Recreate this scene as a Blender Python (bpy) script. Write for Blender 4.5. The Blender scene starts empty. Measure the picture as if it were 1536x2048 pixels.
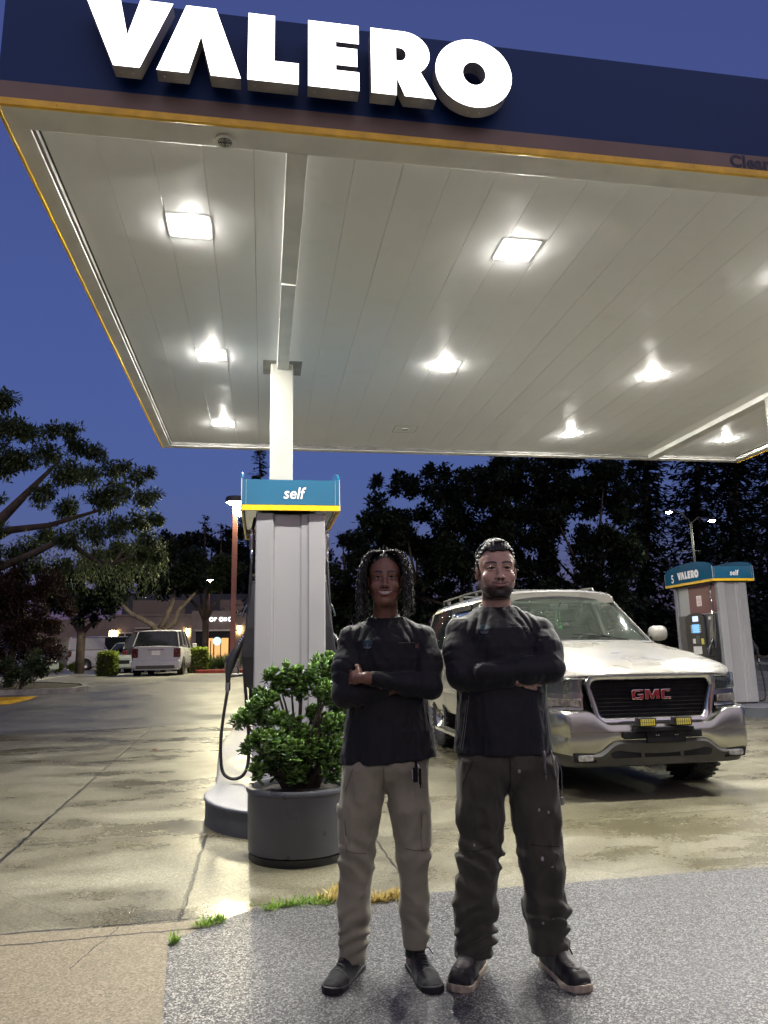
import bpy, bmesh, math, random
import numpy as np
from mathutils import Vector, Matrix, noise as mnoise
R = math.radians
SC = bpy.context.scene
C = SC.collection
# ------------------------------------------------------------------ camera
cam_d = bpy.data.cameras.new('camera'); cam = bpy.data.objects.new('camera', cam_d); C.objects.link(cam)
CAM_YAW, CAM_PITCH, CAM_ROLL = R(9.45), R(11.05), R(-1.1)
CAM_H = 1.30
_f = Vector((math.sin(CAM_YAW)*math.cos(CAM_PITCH), math.cos(CAM_YAW)*math.cos(CAM_PITCH), math.sin(CAM_PITCH)))
_r = Vector((math.cos(CAM_YAW), -math.sin(CAM_YAW), 0)); _u = _r.cross(_f)
_r2 = _r*math.cos(CAM_ROLL)+_u*math.sin(CAM_ROLL); _u2 = -_r*math.sin(CAM_ROLL)+_u*math.cos(CAM_ROLL)
m = Matrix((_r2, _u2, -_f)).transposed().to_4x4(); m.translation = (0, 0, CAM_H)
cam.matrix_world = m
cam_d.sensor_fit = 'VERTICAL'; cam_d.sensor_height = 24.0; cam_d.lens = 1457.0/2048*24.0
cam_d.clip_start = .05; cam_d.clip_end = 2000
SC.camera = cam
# ------------------------------------------------------------------ sky (dusk: sun below the horizon)
W = bpy.data.worlds.new('World'); SC.world = W; W.use_nodes = True
wn = W.node_tree; wn.nodes.clear()
sky = wn.nodes.new('ShaderNodeTexSky'); sky.sky_type = 'NISHITA'; sky.sun_disc = False
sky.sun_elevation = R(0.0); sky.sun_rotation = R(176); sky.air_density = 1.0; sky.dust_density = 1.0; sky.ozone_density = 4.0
mx = wn.nodes.new('ShaderNodeMix'); mx.data_type = 'RGBA'; mx.blend_type = 'MULTIPLY'; mx.inputs[0].default_value = 1
mx.inputs[7].default_value = (1.0, .80, .84, 1)
bg = wn.nodes.new('ShaderNodeBackground'); bg.inputs[1].default_value = SKY_STRENGTH = .27
bg2 = wn.nodes.new('ShaderNodeBackground'); bg2.inputs[0].default_value = (.095, .10, .29, 1); bg2.inputs[1].default_value = .35
ad = wn.nodes.new('ShaderNodeAddShader')
wo = wn.nodes.new('ShaderNodeOutputWorld')
wn.links.new(sky.outputs[0], mx.inputs[6]); wn.links.new(mx.outputs[2], bg.inputs[0])
# unseen sky glow added low behind the photographer to front-light the two men
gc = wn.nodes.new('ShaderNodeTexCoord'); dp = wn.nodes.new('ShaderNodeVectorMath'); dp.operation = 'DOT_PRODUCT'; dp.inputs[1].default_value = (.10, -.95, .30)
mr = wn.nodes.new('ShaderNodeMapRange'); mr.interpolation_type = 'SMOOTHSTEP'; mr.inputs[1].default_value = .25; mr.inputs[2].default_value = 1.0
bg3 = wn.nodes.new('ShaderNodeBackground'); bg3.inputs[0].default_value = (1.0, .80, .68, 1); ml = wn.nodes.new('ShaderNodeMath'); ml.operation = 'MULTIPLY'; ml.inputs[1].default_value = FILL_GLOW = .55
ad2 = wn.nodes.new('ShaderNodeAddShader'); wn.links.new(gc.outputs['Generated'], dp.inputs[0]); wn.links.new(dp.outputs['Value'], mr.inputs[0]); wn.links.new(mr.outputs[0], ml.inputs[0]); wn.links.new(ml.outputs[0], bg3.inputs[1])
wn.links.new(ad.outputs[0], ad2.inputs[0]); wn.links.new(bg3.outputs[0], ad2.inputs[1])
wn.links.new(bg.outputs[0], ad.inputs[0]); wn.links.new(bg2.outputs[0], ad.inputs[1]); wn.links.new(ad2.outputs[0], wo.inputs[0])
SC.view_settings.view_transform = 'Standard'; SC.view_settings.look = 'None'
SC.view_settings.exposure = 0.45; SC.view_settings.gamma = 1.0
SC.render.film_transparent = False
cy = SC.cycles
cy.use_denoising = True; cy.max_bounces = 7; cy.diffuse_bounces = 4; cy.glossy_bounces = 4; cy.transmission_bounces = 6
cy.sample_clamp_indirect = 6; cy.caustics_reflective = False; cy.caustics_refractive = False; cy.use_light_tree = True
LAMP = 5000.0        # radiance of the canopy lamps
# ------------------------------------------------------------------ materials
def lin(r, g, b):
    f = lambda c: (c/255)/12.92 if c/255 <= .04045 else ((c/255+.055)/1.055)**2.4
    return (f(r), f(g), f(b))
MATS = {}
class NT:
    def __init__(s, name):
        s.m = bpy.data.materials.new(name); s.m.use_nodes = True; s.t = s.m.node_tree
        s.p = s.t.nodes['Principled BSDF']; s.out = s.t.nodes['Material Output']; s._c = None
    def n(s, typ, ins=None, **kw):
        nd = s.t.nodes.new(typ)
        for k, v in kw.items(): setattr(nd, k, v)
        for k, v in (ins or {}).items():
            if isinstance(v, (bpy.types.NodeSocket,)): s.t.links.new(v, nd.inputs[k])
            else: nd.inputs[k].default_value = v
        return nd
    def co(s):
        if s._c is None: s._c = s.n('ShaderNodeTexCoord').outputs['Object']
        return s._c
    def noise(s, scale, detail=3, rough=.55, vec=None, dist=0):
        return s.n('ShaderNodeTexNoise', {'Vector': vec or s.co(), 'Scale': scale, 'Detail': detail, 'Roughness': rough, 'Distortion': dist}).outputs['Fac']
    def ramp(s, fac, stops):
        nd = s.n('ShaderNodeValToRGB', {0: fac}); cr = nd.color_ramp
        while len(cr.elements) < len(stops): cr.elements.new(.5)
        for e, (p, c) in zip(cr.elements, stops):
            e.position = p; e.color = (c, c, c, 1) if isinstance(c, (int, float)) else (*c[:3], 1)
        return nd.outputs[0]
    def math(s, op, a, b=0, c=None, clamp=False):
        nd = s.n('ShaderNodeMath', {0: a, 1: b}, operation=op, use_clamp=clamp)
        if c is not None:
            if isinstance(c, bpy.types.NodeSocket): s.t.links.new(c, nd.inputs[2])
            else: nd.inputs[2].default_value = c
        return nd.outputs[0]
    def mix(s, fac, a, b, mode='MIX'):
        nd = s.n('ShaderNodeMix', data_type='RGBA', blend_type=mode)
        for k, v in ((0, fac), (6, a), (7, b)):
            if isinstance(v, bpy.types.NodeSocket): s.t.links.new(v, nd.inputs[k])
            else: nd.inputs[k].default_value = v if k == 0 else (*v[:3], 1)
        return nd.outputs[2]
    def set(s, **kw):
        for k, v in kw.items():
            k = {'col': 'Base Color', 'rough': 'Roughness', 'metal': 'Metallic', 'nor': 'Normal', 'coat': 'Coat Weight', 'coatr': 'Coat Roughness',
                 'spec': 'Specular IOR Level', 'trans': 'Transmission Weight', 'ior': 'IOR', 'alpha': 'Alpha', 'sheen': 'Sheen Weight',
                 'emit': 'Emission Color', 'estr': 'Emission Strength', 'sss': 'Subsurface Weight'}[k]
            if isinstance(v, bpy.types.NodeSocket): s.t.links.new(v, s.p.inputs[k])
            else: s.p.inputs[k].default_value = (*v, 1) if isinstance(v, tuple) and len(v) == 3 else v
        return s
    def bump(s, h, strength=.3, dist=.01):
        return s.n('ShaderNodeBump', {'Height': h, 'Strength': strength, 'Distance': dist}).outputs[0]
def pmat(name, col, rough=.5, metal=0, var=.12, vs=6, bump=0, bs=60, rv=.1, **kw):
    if name in MATS: return MATS[name]
    t = NT(name); nz = t.noise(vs, 4)
    c2 = tuple(min(1, x*(1+var*2)) for x in col); c1 = tuple(x*(1-var*2) for x in col)
    t.set(col=t.ramp(nz, [(.3, c1), (.7, c2)]), metal=metal)
    t.set(rough=t.n('ShaderNodeMapRange', {0: t.noise(vs*2.3, 3), 1: .3, 2: .7, 3: max(0, rough-rv), 4: min(1, rough+rv)}).outputs[0])
    if bump: t.set(nor=t.bump(t.noise(bs, 3), bump, .005))
    t.set(**kw); MATS[name] = t.m; return t.m
def emat(name, col, st):
    if name in MATS: return MATS[name]
    t = NT(name); t.set(col=(.02, .02, .02), emit=col, estr=st, rough=.4); MATS[name] = t.m; return t.m
# ------------------------------------------------------------------ objects
def link(o, parent=None):
    C.objects.link(o)
    if parent is not None: o.parent = parent
    return o
def tag(o, label=None, cat=None, group=None, kind=None):
    for k, v in (('label', label), ('category', cat), ('group', group), ('kind', kind)):
        if v: o[k] = v
    return o
def thing(name, label, cat, loc=(0, 0, 0), rz=0, group=None):
    o = bpy.data.objects.new(name, None); o.empty_display_size = .2; link(o)
    o.location = loc; o.rotation_euler = (0, 0, rz)
    return tag(o, label, cat, group)
class MB:
    def __init__(s): s.v = []; s.f = []; s.mi = []; s.m = 0; s.X = None; s.cols = None
    def add(s, vs, fs, m=None):
        b = len(s.v)
        if s.X is not None: vs = [tuple(s.X @ Vector(v)) for v in vs]
        s.v += [tuple(v) for v in vs]; s.f += [tuple(i+b for i in f) for f in fs]; s.mi += [s.m if m is None else m]*len(fs)
        return s
    def box(s, x0, x1, y0, y1, z0, z1, m=None):
        return s.add([(x0,y0,z0),(x1,y0,z0),(x1,y1,z0),(x0,y1,z0),(x0,y0,z1),(x1,y0,z1),(x1,y1,z1),(x0,y1,z1)],
                     [(0,3,2,1),(4,5,6,7),(0,1,5,4),(1,2,6,5),(2,3,7,6),(3,0,4,7)], m)
    def rbox(s, x0, x1, y0, y1, z0, z1, r=.02, m=None, seg=3):
        # box rounded on its vertical (z) edges and with a small chamfer top and bottom
        r = min(r, (x1-x0)/2.01, (y1-y0)/2.01); pts = []
        for cx, cy, a0 in ((x1-r, y1-r, 0), (x0+r, y1-r, 90), (x0+r, y0+r, 180), (x1-r, y0+r, 270)):
            for k in range(seg+1):
                a = R(a0+90*k/seg); pts.append((cx+r*math.cos(a), cy+r*math.sin(a)))
        cxm, cym = (x0+x1)/2, (y0+y1)/2; c = min(r, (z1-z0)/3)*.5
        def ring(z, ins): return [(p[0]+(cxm-p[0])*ins/max(1e-6, abs(cxm-x0)), p[1]+(cym-p[1])*ins/max(1e-6, abs(cym-y0)), z) for p in pts]
        return s.loft([ring(z0, c), ring(z0+c, 0), ring(z1-c, 0), ring(z1, c)], cap=True, m=m)
    def loft(s, rings, closed=True, cap=False, m=None):
        n = len(rings[0]); vs = [p for r in rings for p in r]; fs = []
        for i in range(len(rings)-1):
            for j in range(n if closed else n-1):
                a, b = i*n+j, i*n+(j+1) % n; fs.append((a, b, b+n, a+n))
        if cap: fs.append(tuple(range(n-1, -1, -1))); fs.append(tuple(range(len(vs)-n, len(vs))))
        return s.add(vs, fs, m)
    def tube(s, pts, r, seg=8, m=None, cap=True):
        pts = [Vector(p) for p in pts]; rr = r if isinstance(r, (list, tuple)) else [r]*len(pts); rings = []; up = None
        for i, p in enumerate(pts):
            d = (pts[min(i+1, len(pts)-1)]-pts[max(i-1, 0)])
            if d.length < 1e-9: d = Vector((0, 0, 1))
            d.normalize()
            if up is None:
                up = Vector((0, 0, 1)) if abs(d.z) < .9 else Vector((1, 0, 0))
            a = d.cross(up)
            if a.length < 1e-4: a = d.cross(Vector((1, .3, 0)))
            a.normalize(); b = a.cross(d).normalized(); up = b
            rings.append([tuple(p+(a*math.cos(2*math.pi*k/seg)+b*math.sin(2*math.pi*k/seg))*rr[i]) for k in range(seg)])
        return s.loft(rings, cap=cap, m=m)
    def lathe(s, prof, axis='z', c=(0, 0, 0), seg=24, m=None, a0=0, a1=360):
        full = abs(a1-a0) >= 360; n = seg if full else seg+1; rings = []
        for r, h in prof:
            ring = []
            for k in range(n):
                a = R(a0+(a1-a0)*k/seg); x, y = r*math.cos(a), r*math.sin(a)
                p = {'z': (x, y, h), 'y': (x, h, y), 'x': (h, x, y)}[axis]; ring.append((p[0]+c[0], p[1]+c[1], p[2]+c[2]))
            rings.append(ring)
        return s.loft(rings, closed=full, m=m)
    def prism(s, pts, h0, h1, axis='y', m=None):
        # polygon (u,v) swept along axis
        f = {'y': lambda u, v, h: (u, h, v), 'z': lambda u, v, h: (u, v, h), 'x': lambda u, v, h: (h, u, v)}[axis]
        n = len(pts); vs = [f(u, v, h0) for u, v in pts]+[f(u, v, h1) for u, v in pts]
        fs = [(i, (i+1) % n, (i+1) % n+n, i+n) for i in range(n)]+[tuple(range(n-1, -1, -1)), tuple(range(n, 2*n))]
        return s.add(vs, fs, m)
    def build(s, name, mats, parent=None, smooth=None, bevel=0, bseg=2, sub=0, solid=0, fixn=True):
        me = bpy.data.meshes.new(name); me.from_pydata(s.v, [], s.f)
        mats = mats if isinstance(mats, (list, tuple)) else [mats]
        for mt in mats: me.materials.append(mt)
        me.polygons.foreach_set('material_index', s.mi)
        if fixn:
            b = bmesh.new(); b.from_mesh(me); bmesh.ops.recalc_face_normals(b, faces=b.faces); b.to_mesh(me); b.free()
        o = link(bpy.data.objects.new(name, me), parent)
        if smooth: 
            me.polygons.foreach_set('use_smooth', [True]*len(me.polygons))
            if smooth is not True: me.set_sharp_from_angle(angle=R(smooth))
        if solid:
            md = o.modifiers.new('s', 'SOLIDIFY'); md.thickness = solid; md.offset = -1
        if bevel:
            md = o.modifiers.new('b', 'BEVEL'); md.width = bevel; md.segments = bseg; md.limit_method = 'ANGLE'; md.angle_limit = R(35); md.harden_normals = False
        if sub:
            md = o.modifiers.new('u', 'SUBSURF'); md.levels = sub; md.render_levels = sub
        return o
def text(name, body, size, loc, rot, mat, parent=None, extrude=.002, offset=0, shear=0, sx=1.0, align='CENTER', space=1.0):
    cu = bpy.data.curves.new(name, 'FONT'); cu.body = body; cu.size = size; cu.extrude = extrude; cu.offset = offset
    cu.shear = shear; cu.align_x = align; cu.align_y = 'CENTER'; cu.space_character = space; cu.resolution_u = 3
    o = bpy.data.objects.new(name+'_tmp', cu); C.objects.link(o)
    dg = bpy.context.evaluated_depsgraph_get(); me = bpy.data.meshes.new_from_object(o.evaluated_get(dg))
    bpy.data.objects.remove(o); me.materials.clear(); me.materials.append(mat); me.name = name
    r = link(bpy.data.objects.new(name, me), parent); r.location = loc; r.rotation_euler = rot; r.scale = (sx, 1, 1)
    return r
def dup(root, loc=None, rz=None, label=None):
    r = root.copy(); C.objects.link(r)
    if loc is not None: r.location = loc
    if rz is not None: r.rotation_euler = (0, 0, rz)
    if label: r['label'] = label
    for ch in root.children:
        c = ch.copy(); C.objects.link(c); c.parent = r
        for g in ch.children:
            d = g.copy(); C.objects.link(d); d.parent = c
    return r
# camera helpers used only to measure where things stand
def ray(px, py):
    d = _f + _r2*((px-768)/1457) - _u2*((py-1024)/1457); return d.normalized()
def zg(y):
    # ground height: level forecourt, then a gentle rise to the car park
    t = min(1, max(0, (y-14.5)/16.0)); return .66*(t*t*(3-2*t))
def gpt(px, py):
    d = ray(px, py); lo, hi = .5, 400
    for _ in range(60):
        t = (lo+hi)/2; z = CAM_H+d.z*t
        if z > zg(d.y*t): lo = t
        else: hi = t
    return Vector((d.x*lo, d.y*lo, zg(d.y*lo)))
def ypt(px, py, Y):
    d = ray(px, py); t = Y/d.y; return Vector((d.x*t, Y, CAM_H+d.z*t))
# ================================================================== GROUND
def lines_mask(t, x, y, specs, nz):
    # specs: list of ('x'|'y', a, b, lo, hi, width): line x = a + b*y for y in lo..hi (or y = a + b*x)
    acc = None
    for ax, a, b, lo, hi, w in specs:
        p, q = (x, y) if ax == 'x' else (y, x)
        d = t.math('SUBTRACT', p, t.math('MULTIPLY_ADD', q, b, a))
        d = t.math('ABSOLUTE', t.math('ADD', d, nz))
        mk = t.math('SUBTRACT', 1, t.math('DIVIDE', d, w), clamp=True)
        mk = t.math('MULTIPLY', mk, t.math('MULTIPLY', t.math('GREATER_THAN', q, lo), t.math('LESS_THAN', q, hi)))
        acc = mk if acc is None else t.math('MAXIMUM', acc, mk)
    return t.math('MULTIPLY', acc, 2.2, clamp=True)
def ground_mat(name, kind):
    t = NT(name); xyz = t.n('ShaderNodeSeparateXYZ', {0: t.co()}); x, y = xyz.outputs[0], xyz.outputs[1]
    vor = t.n('ShaderNodeTexVoronoi', {'Vector': t.co(), 'Scale': 165 if kind == 'near' else 130}, feature='F1')
    cellc = t.n('ShaderNodeSeparateColor', {0: vor.outputs['Color']}).outputs[0]
    big = t.noise(.55, 5, .6); mid = t.noise(2.2, 5, .6); fine = t.noise(34, 3, .6); fine2 = t.noise(95, 2, .6)
    nzl = t.math('MULTIPLY', t.math('SUBTRACT', t.noise(7, 6, .72), .5), .060)
    if kind == 'concrete':
        st = t.n('ShaderNodeMapping', {0: t.co(), 3: (.55, 1.25, 1)}).outputs[0]
        streak = t.noise(1.1, 5, .62, vec=st)
        base = t.ramp(streak, [(.28, (.125, .112, .070)), (.48, (.215, .197, .138)), (.72, (.33, .31, .235))])
        base = t.mix(t.ramp(mid, [(.35, .0), (.75, .55)]), base, (.20, .185, .12))
        sp = t.ramp(t.math('ADD', t.math('MULTIPLY', cellc, .6), t.math('MULTIPLY', fine2, .5)), [(.2, (.30, .30, .30)), (.52, (1, 1, 1)), (.9, (2.3, 2.3, 2.3))])
        base = t.mix(.75, base, sp, 'MULTIPLY')
        slab = t.math('MULTIPLY', t.math('GREATER_THAN', x, -1.88), t.math('LESS_THAN', y, 9.4))
        wetf = t.ramp(t.math('ADD', t.math('MULTIPLY', streak, .6), t.math('MULTIPLY', t.noise(.7, 4, .6), .4)), [(.38, 1), (.60, 0)])
        L = [('x', -.40, 0, 4.0, 5.95, .014), ('x', -1.47, -.042, 3.5, 17, .018), ('y', 6.08, .10, -12, -.45, .012), ('y', 7.15, .08, -1.9, -.5, .006), ('y', 4.14, .03, -9, 3.0, .012),
             ('y', 9.1, .12, -9, -.6, .009), ('y', 10.1, .12, -1.9, -.6, .009), ('y', 5.65, .03, 1.0, 9, .010), ('y', 7.9, 0, .9, 9, .008), ('y', 9.6, 0, .9, 9, .008),
             ('x', .92, -.02, 4.2, 9, .010), ('x', 2.15, 0, 5.65, 12, .009), ('x', 5.6, .0, 4.2, 16, .012), ('y', 12.2, .05, -9, 9, .012), ('x', 3.3, .55, 4.2, 5.6, .004), ('y', 3.2, -1.1, -1.6, -.9, .004), ('x', -3.9, .02, 4, 14, .012)]
        lm = lines_mask(t, x, y, L, nzl)
        cr = t.n('ShaderNodeTexVoronoi', {'Vector': t.n('ShaderNodeMix', {0: .10, 4: t.co(), 5: t.n('ShaderNodeTexNoise', {'Vector': t.co(), 'Scale': 2.5}).outputs[1]}, data_type='VECTOR').outputs[1], 'Scale': .42}, feature='DISTANCE_TO_EDGE').outputs[0]
        crm = t.math('MULTIPLY', t.ramp(cr, [(0, 1), (.004, 0)]), t.ramp(big, [(.5, 0), (.58, .7)]))
        lm = t.math('MAXIMUM', lm, crm)
        spots = t.n('ShaderNodeTexVoronoi', {'Vector': t.n('ShaderNodeMapping', {0: t.co(), 3: (1.0, 1.8, 1)}).outputs[0], 'Scale': 3.1}, feature='F1')
        sr = t.n('ShaderNodeSeparateColor', {0: spots.outputs['Color']}).outputs[1]
        sm = t.math('MULTIPLY', t.math('LESS_THAN', spots.outputs['Distance'], t.math('MULTIPLY', t.math('SUBTRACT', sr, .45), .17)), .75)
        base = t.mix(sm, base, (.035, .03, .022))
        base = t.mix(t.math('MULTIPLY', wetf, .32), base, (.075, .065, .038))
        base = t.mix(lm, base, (.02, .018, .012))
        rough = t.math('ADD', t.math('MULTIPLY', wetf, -.36), t.math('MULTIPLY_ADD', fine, .20, .42))
        t.set(col=t.mix(1.0, base, (.60, .60, .57), 'MULTIPLY'), rough=t.math('MAXIMUM', rough, .19), spec=.5)
        h = t.math('ADD', t.math('MULTIPLY', cellc, t.math('MULTIPLY_ADD', wetf, -.75, .9)), t.math('MULTIPLY', lm, -3))
        t.set(nor=t.bump(h, .35, .004))
    elif kind == 'apron':
        base = t.ramp(t.math('ADD', t.math('MULTIPLY', cellc, .45), t.math('MULTIPLY', fine2, .6)), [(.25, (.19, .15, .09)), (.55, (.40, .33, .22)), (.85, (.62, .54, .40))])
        base = t.mix(t.ramp(mid, [(.3, 0), (.8, .4)]), base, (.30, .25, .16))
        L = [('y', 3.98, .035, -9, -.2, .010), ('x', -1.7, .25, 3.6, 4.2, .004)]
        lm = lines_mask(t, x, y, L, nzl)
        base = t.mix(lm, base, (.03, .025, .018))
        t.set(col=t.mix(1.0, base, (.45, .45, .43), 'MULTIPLY'), rough=.62, spec=.4, nor=t.bump(t.math('ADD', cellc, t.math('MULTIPLY', lm, -3)), .5, .004))
    elif kind == 'near':
        k = t.math('ADD', t.math('MULTIPLY', cellc, .62), t.math('MULTIPLY', fine2, .42))
        base = t.ramp(k, [(.28, (.007, .007, .009)), (.47, (.024, .024, .027)), (.62, (.070, .069, .071)), (.84, (.33, .325, .315))])
        base = t.mix(t.ramp(mid, [(.35, .35), (.7, 0)]), base, (.07, .07, .08))
        lm = lines_mask(t, x, y, [('y', 3.83, .03, .1, 9, .007)], t.math('MULTIPLY', nzl, 2.2))
        base = t.mix(lm, base, (.03, .03, .03))
        t.set(col=base, rough=t.ramp(cellc, [(.2, .60), (.8, .30)]), spec=.42, nor=t.bump(t.math('ADD', cellc, fine), .9, .005))
    else:
        k = t.math('ADD', t.math('MULTIPLY', cellc, .5), t.math('MULTIPLY', fine2, .4))
        base = t.ramp(k, [(.2, (.085, .082, .075)), (.7, (.20, .195, .18))])
        base = t.mix(t.ramp(big, [(.42, .6), (.62, 0)]), base, (.09, .088, .082))
        t.set(col=base, rough=t.ramp(big, [(.35, .32), (.6, .62)]), spec=.45, nor=t.bump(cellc, .35, .004))
    return t.m
M_conc = ground_mat('wet concrete', 'concrete'); M_apron = ground_mat('tan concrete', 'apron')
M_near = ground_mat('speckled asphalt', 'near'); M_lot = ground_mat('car park asphalt', 'lot')
def structure(o): o['kind'] = 'structure'; return o
def sheet(name, xl, xr, ys, dz, mat, nx=2):
    b = MB(); rows = []
    for y in ys:
        a, c = xl(y), xr(y); rows.append([(a+(c-a)*k/nx, y, zg(y)+dz) for k in range(nx+1)])
    b.loft(rows, closed=False); o = b.build(name, mat, fixn=False)
    if o.data.polygons[0].normal.z < 0:
        o.data.flip_normals()
    return structure(o)
def frange(a, b, s): 
    n = max(1, int(round((b-a)/s))); return [a+(b-a)*i/n for i in range(n+1)]
sheet('ground', lambda y: -260, lambda y: 260, [-30, -4]+frange(-3, 14.5, 2.5)+frange(15, 31, .5)+[35, 60, 120, 400], 0, M_lot, 4)
# concrete forecourt and its ragged far edge
def padl(y): return -14
sheet('forecourt_concrete', lambda y: -14 if y < 12.6 else -14+(y-12.6)*4.6, lambda y: 12.2, frange(4.05, 15.6, .35), .004, M_conc)
sheet('tan_apron_pavement', lambda y: -14, lambda y: -.355+(max(0, y-3.83)*1.02) if y > 3.83 else -.33-.1*(y-3.0)/.83*.85, frange(-2, 3.83, .4)+[3.95, 4.08], .008, M_apron)
rj = random.Random(5); b = MB(); rows = []
for k in range(241):      # broken edge towards the concrete
    x = -.42+14.4*k/240; j = lambda a: rj.uniform(-a, a)
    yt = min(4.225+.006*x, 3.83+(x+.42)*.92)+j(.008)+.012*math.sin(x*3.1)
    rows.append([(x+max(0, 3.83-yy)*.096*max(0, 1-k/20), yy, .012) for yy in (-2, 1, 2.5, 3.4, min(yt-.03, 3.78+max(0, x+.42)*.8) if k < 12 else 4.0, yt)])
b.loft(rows, closed=False)
for k in range(8): pass
apo = b.build('asphalt_pavement', M_near, fixn=False); structure(apo)
if apo.data.polygons[0].normal.z < 0: apo.data.flip_normals()
b = MB(); rows = []
for k in range(61):
    y = -2+5.83*k/60; rows.append([(-.33-.08*max(0, (y-3.0))/.83+rj.uniform(-.006, .006), y, .0125), (-.30, y, .0125)])
b.loft(rows, closed=False); ape = b.build('asphalt_edge', M_near, fixn=False); structure(ape)
if ape.data.polygons[0].normal.z < 0: ape.data.flip_normals()
M_line = pmat('worn white paint', (.42, .42, .40), .6, var=.25, vs=9)
def strip(name, p, q, w, mat, dz=.006):
    d = (q-p); d.z = 0; n = Vector((-d.y, d.x, 0)).normalized()*w/2; b = MB(); rows = []
    k = max(2, int(d.length/1.0))
    for i in range(k+1):
        c = p+(q-p)*(i/k); rows.append([(c.x-n.x, c.y-n.y, zg(c.y)+dz), (c.x+n.x, c.y+n.y, zg(c.y)+dz)])
    b.loft(rows, closed=False); o = b.build(name, mat, fixn=False)
    if o.data.polygons[0].normal.z < 0: o.data.flip_normals()
    return structure(o)
strip('road_marking', gpt(75, 1361), gpt(138, 1351), .12, M_line)
strip('road_marking', gpt(160, 1375), gpt(312, 1366), .14, M_line)
strip('road_marking', gpt(228, 1352), gpt(266, 1345), .12, M_line)
# ================================================================== CANOPY
M_white = None
def white_panel():
    t = NT('aged white panel'); n1 = t.noise(.7, 5, .65); n2 = t.noise(5, 4)
    c = t.mix(t.ramp(n1, [(.38, 0), (.72, .3)]), (.90, .905, .91), (.85, .855, .855))
    c = t.mix(t.ramp(n2, [(.58, 0), (.8, .12)]), c, (.50, .49, .45))
    t.set(col=c, rough=t.ramp(n1, [(.3, .28), (.7, .45)]), spec=.4); t.set(nor=t.bump(t.noise(1.4, 2), .12, .05)); return t.m
M_white = white_panel()
M_trim = pmat('white trim metal', (.74, .73, .70), .38, var=.05, vs=3, bump=.05)
M_trimd = pmat('grimy white trim', (.22, .215, .205), .5, var=.14, vs=7)
M_groove = pmat('dark groove', (.10, .10, .095), .7)
def blue_panel():
    t = NT('navy fascia panel'); n = t.noise(.5, 3)
    t.set(col=t.ramp(n, [(.3, (.003, .028, .115)), (.7, (.005, .036, .145))]), rough=.55, spec=.25, nor=t.bump(t.noise(.9, 2), .25, .05)); return t.m
M_navy = blue_panel()
M_taupe = pmat('taupe fascia band', (.16, .105, .085), .45, var=.08, vs=2)
M_yel = pmat('yellow edge trim', (.85, .50, .03), .42, var=.10, vs=8, bump=.1)
M_gray = pmat('letter return grey', (.42, .42, .44), .45, var=.06)
M_face = emat('lit letter face', (1.0, .97, .98), 3.4)
M_lens = emat('lamp lens', (1.0, .965, .885), LAMP)
M_lamph = pmat('lamp housing', (.20, .20, .19), .4)
X0, X1, Y0, Y1, ZB, ZC = -1.53, 7.95, 3.89, 10.92, 4.40, 4.45
can = thing('canopy', 'large flat petrol station canopy with white ceiling and navy fascia over the pumps', 'canopy', (0, 0, 0))
b = MB()
# ceiling strips running away from the camera with hairline gaps
xs = [-1.37, -1.06, -.74, -.42, -.10, .225]+[.225+.322*k for k in range(1, 24)]
xs = [x for x in xs if x < 7.79]+[7.80]
for a, c in zip(xs[:-1], xs[1:]): b.box(a+.0011, c-.0011, Y0+.21, Y1-.13, ZC, ZC+.03)
b.build('ceiling', M_white, can, bevel=.001, bseg=1)
b = MB(); b.box(X0+.1, X1-.1, Y0+.1, Y1-.1, ZC+.045, ZC+.07); b.build('ceiling_deck', M_groove, can)
b = MB()
b.box(X0+.012, X1-.012, Y0+.012, Y0+.207, ZB, ZB+.045); b.box(X0+.012, X1-.012, Y1-.127, Y1-.0, ZB+.0, ZB+.045)
b.box(X0+.012, X0+.127, Y0+.207, Y1-.127, ZB, ZB+.045); b.box(X1-.127, X1-.012, Y0+.207, Y1-.127, ZB, ZB+.045)
b.build('soffit_border', M_trim, can, bevel=.004)
b = MB(); b.box(X0+.127, X0+.15, Y0+.21, Y1-.13, ZB+.012, ZB+.05); b.box(X0+.127, X1-.127, Y1-.16, Y1-.128, ZB+.012, ZB+.05)
b.build('inner_trim', M_trimd, can, bevel=.003)
b = MB()
b.box(X0, X1, Y0, Y0+.012, 4.548, 5.165); b.box(X0, X0+.012, Y0+.012, Y1, 4.548, 5.165); b.box(X1-.012, X1, Y0+.012, Y1, 4.548, 5.165)
b.build('fascia', M_navy, can)
b = MB(); b.box(X0-.003, X1+.003, Y0-.003, Y0+.01, 4.435, 4.546); b.box(X0-.003, X0+.01, Y0+.01, Y1, 4.435, 4.546); b.box(X1-.01, X1+.003, Y0+.01, Y1, 4.435, 4.546)
b.build('fascia_band', M_taupe, can)
b = MB(); b.box(X0-.01, X1+.01, Y0-.012, Y0+.011, 4.388, 4.433); b.box(X0-.01, X0+.011, Y0+.011, Y1, 4.388, 4.433); b.box(X1-.011, X1+.01, Y0+.011, Y1, 4.388, 4.433)
for k in range(14):
    xx = -1.2+k*.66; b.lathe([(.001, Y0-.016), (.006, Y0-.0155), (.006, Y0-.012)], 'y', (xx, 0, 4.411), 8)
b.build('yellow_edge', M_yel, can, bevel=.003)
b = MB(); b.box(X0+.012, X1-.012, Y0+.012, Y1, 5.10, 5.14); b.box(X0+.012, X1-.012, Y1-.02, Y1, 4.45, 5.10); b.build('roof_deck', M_trimd, can)
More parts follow.
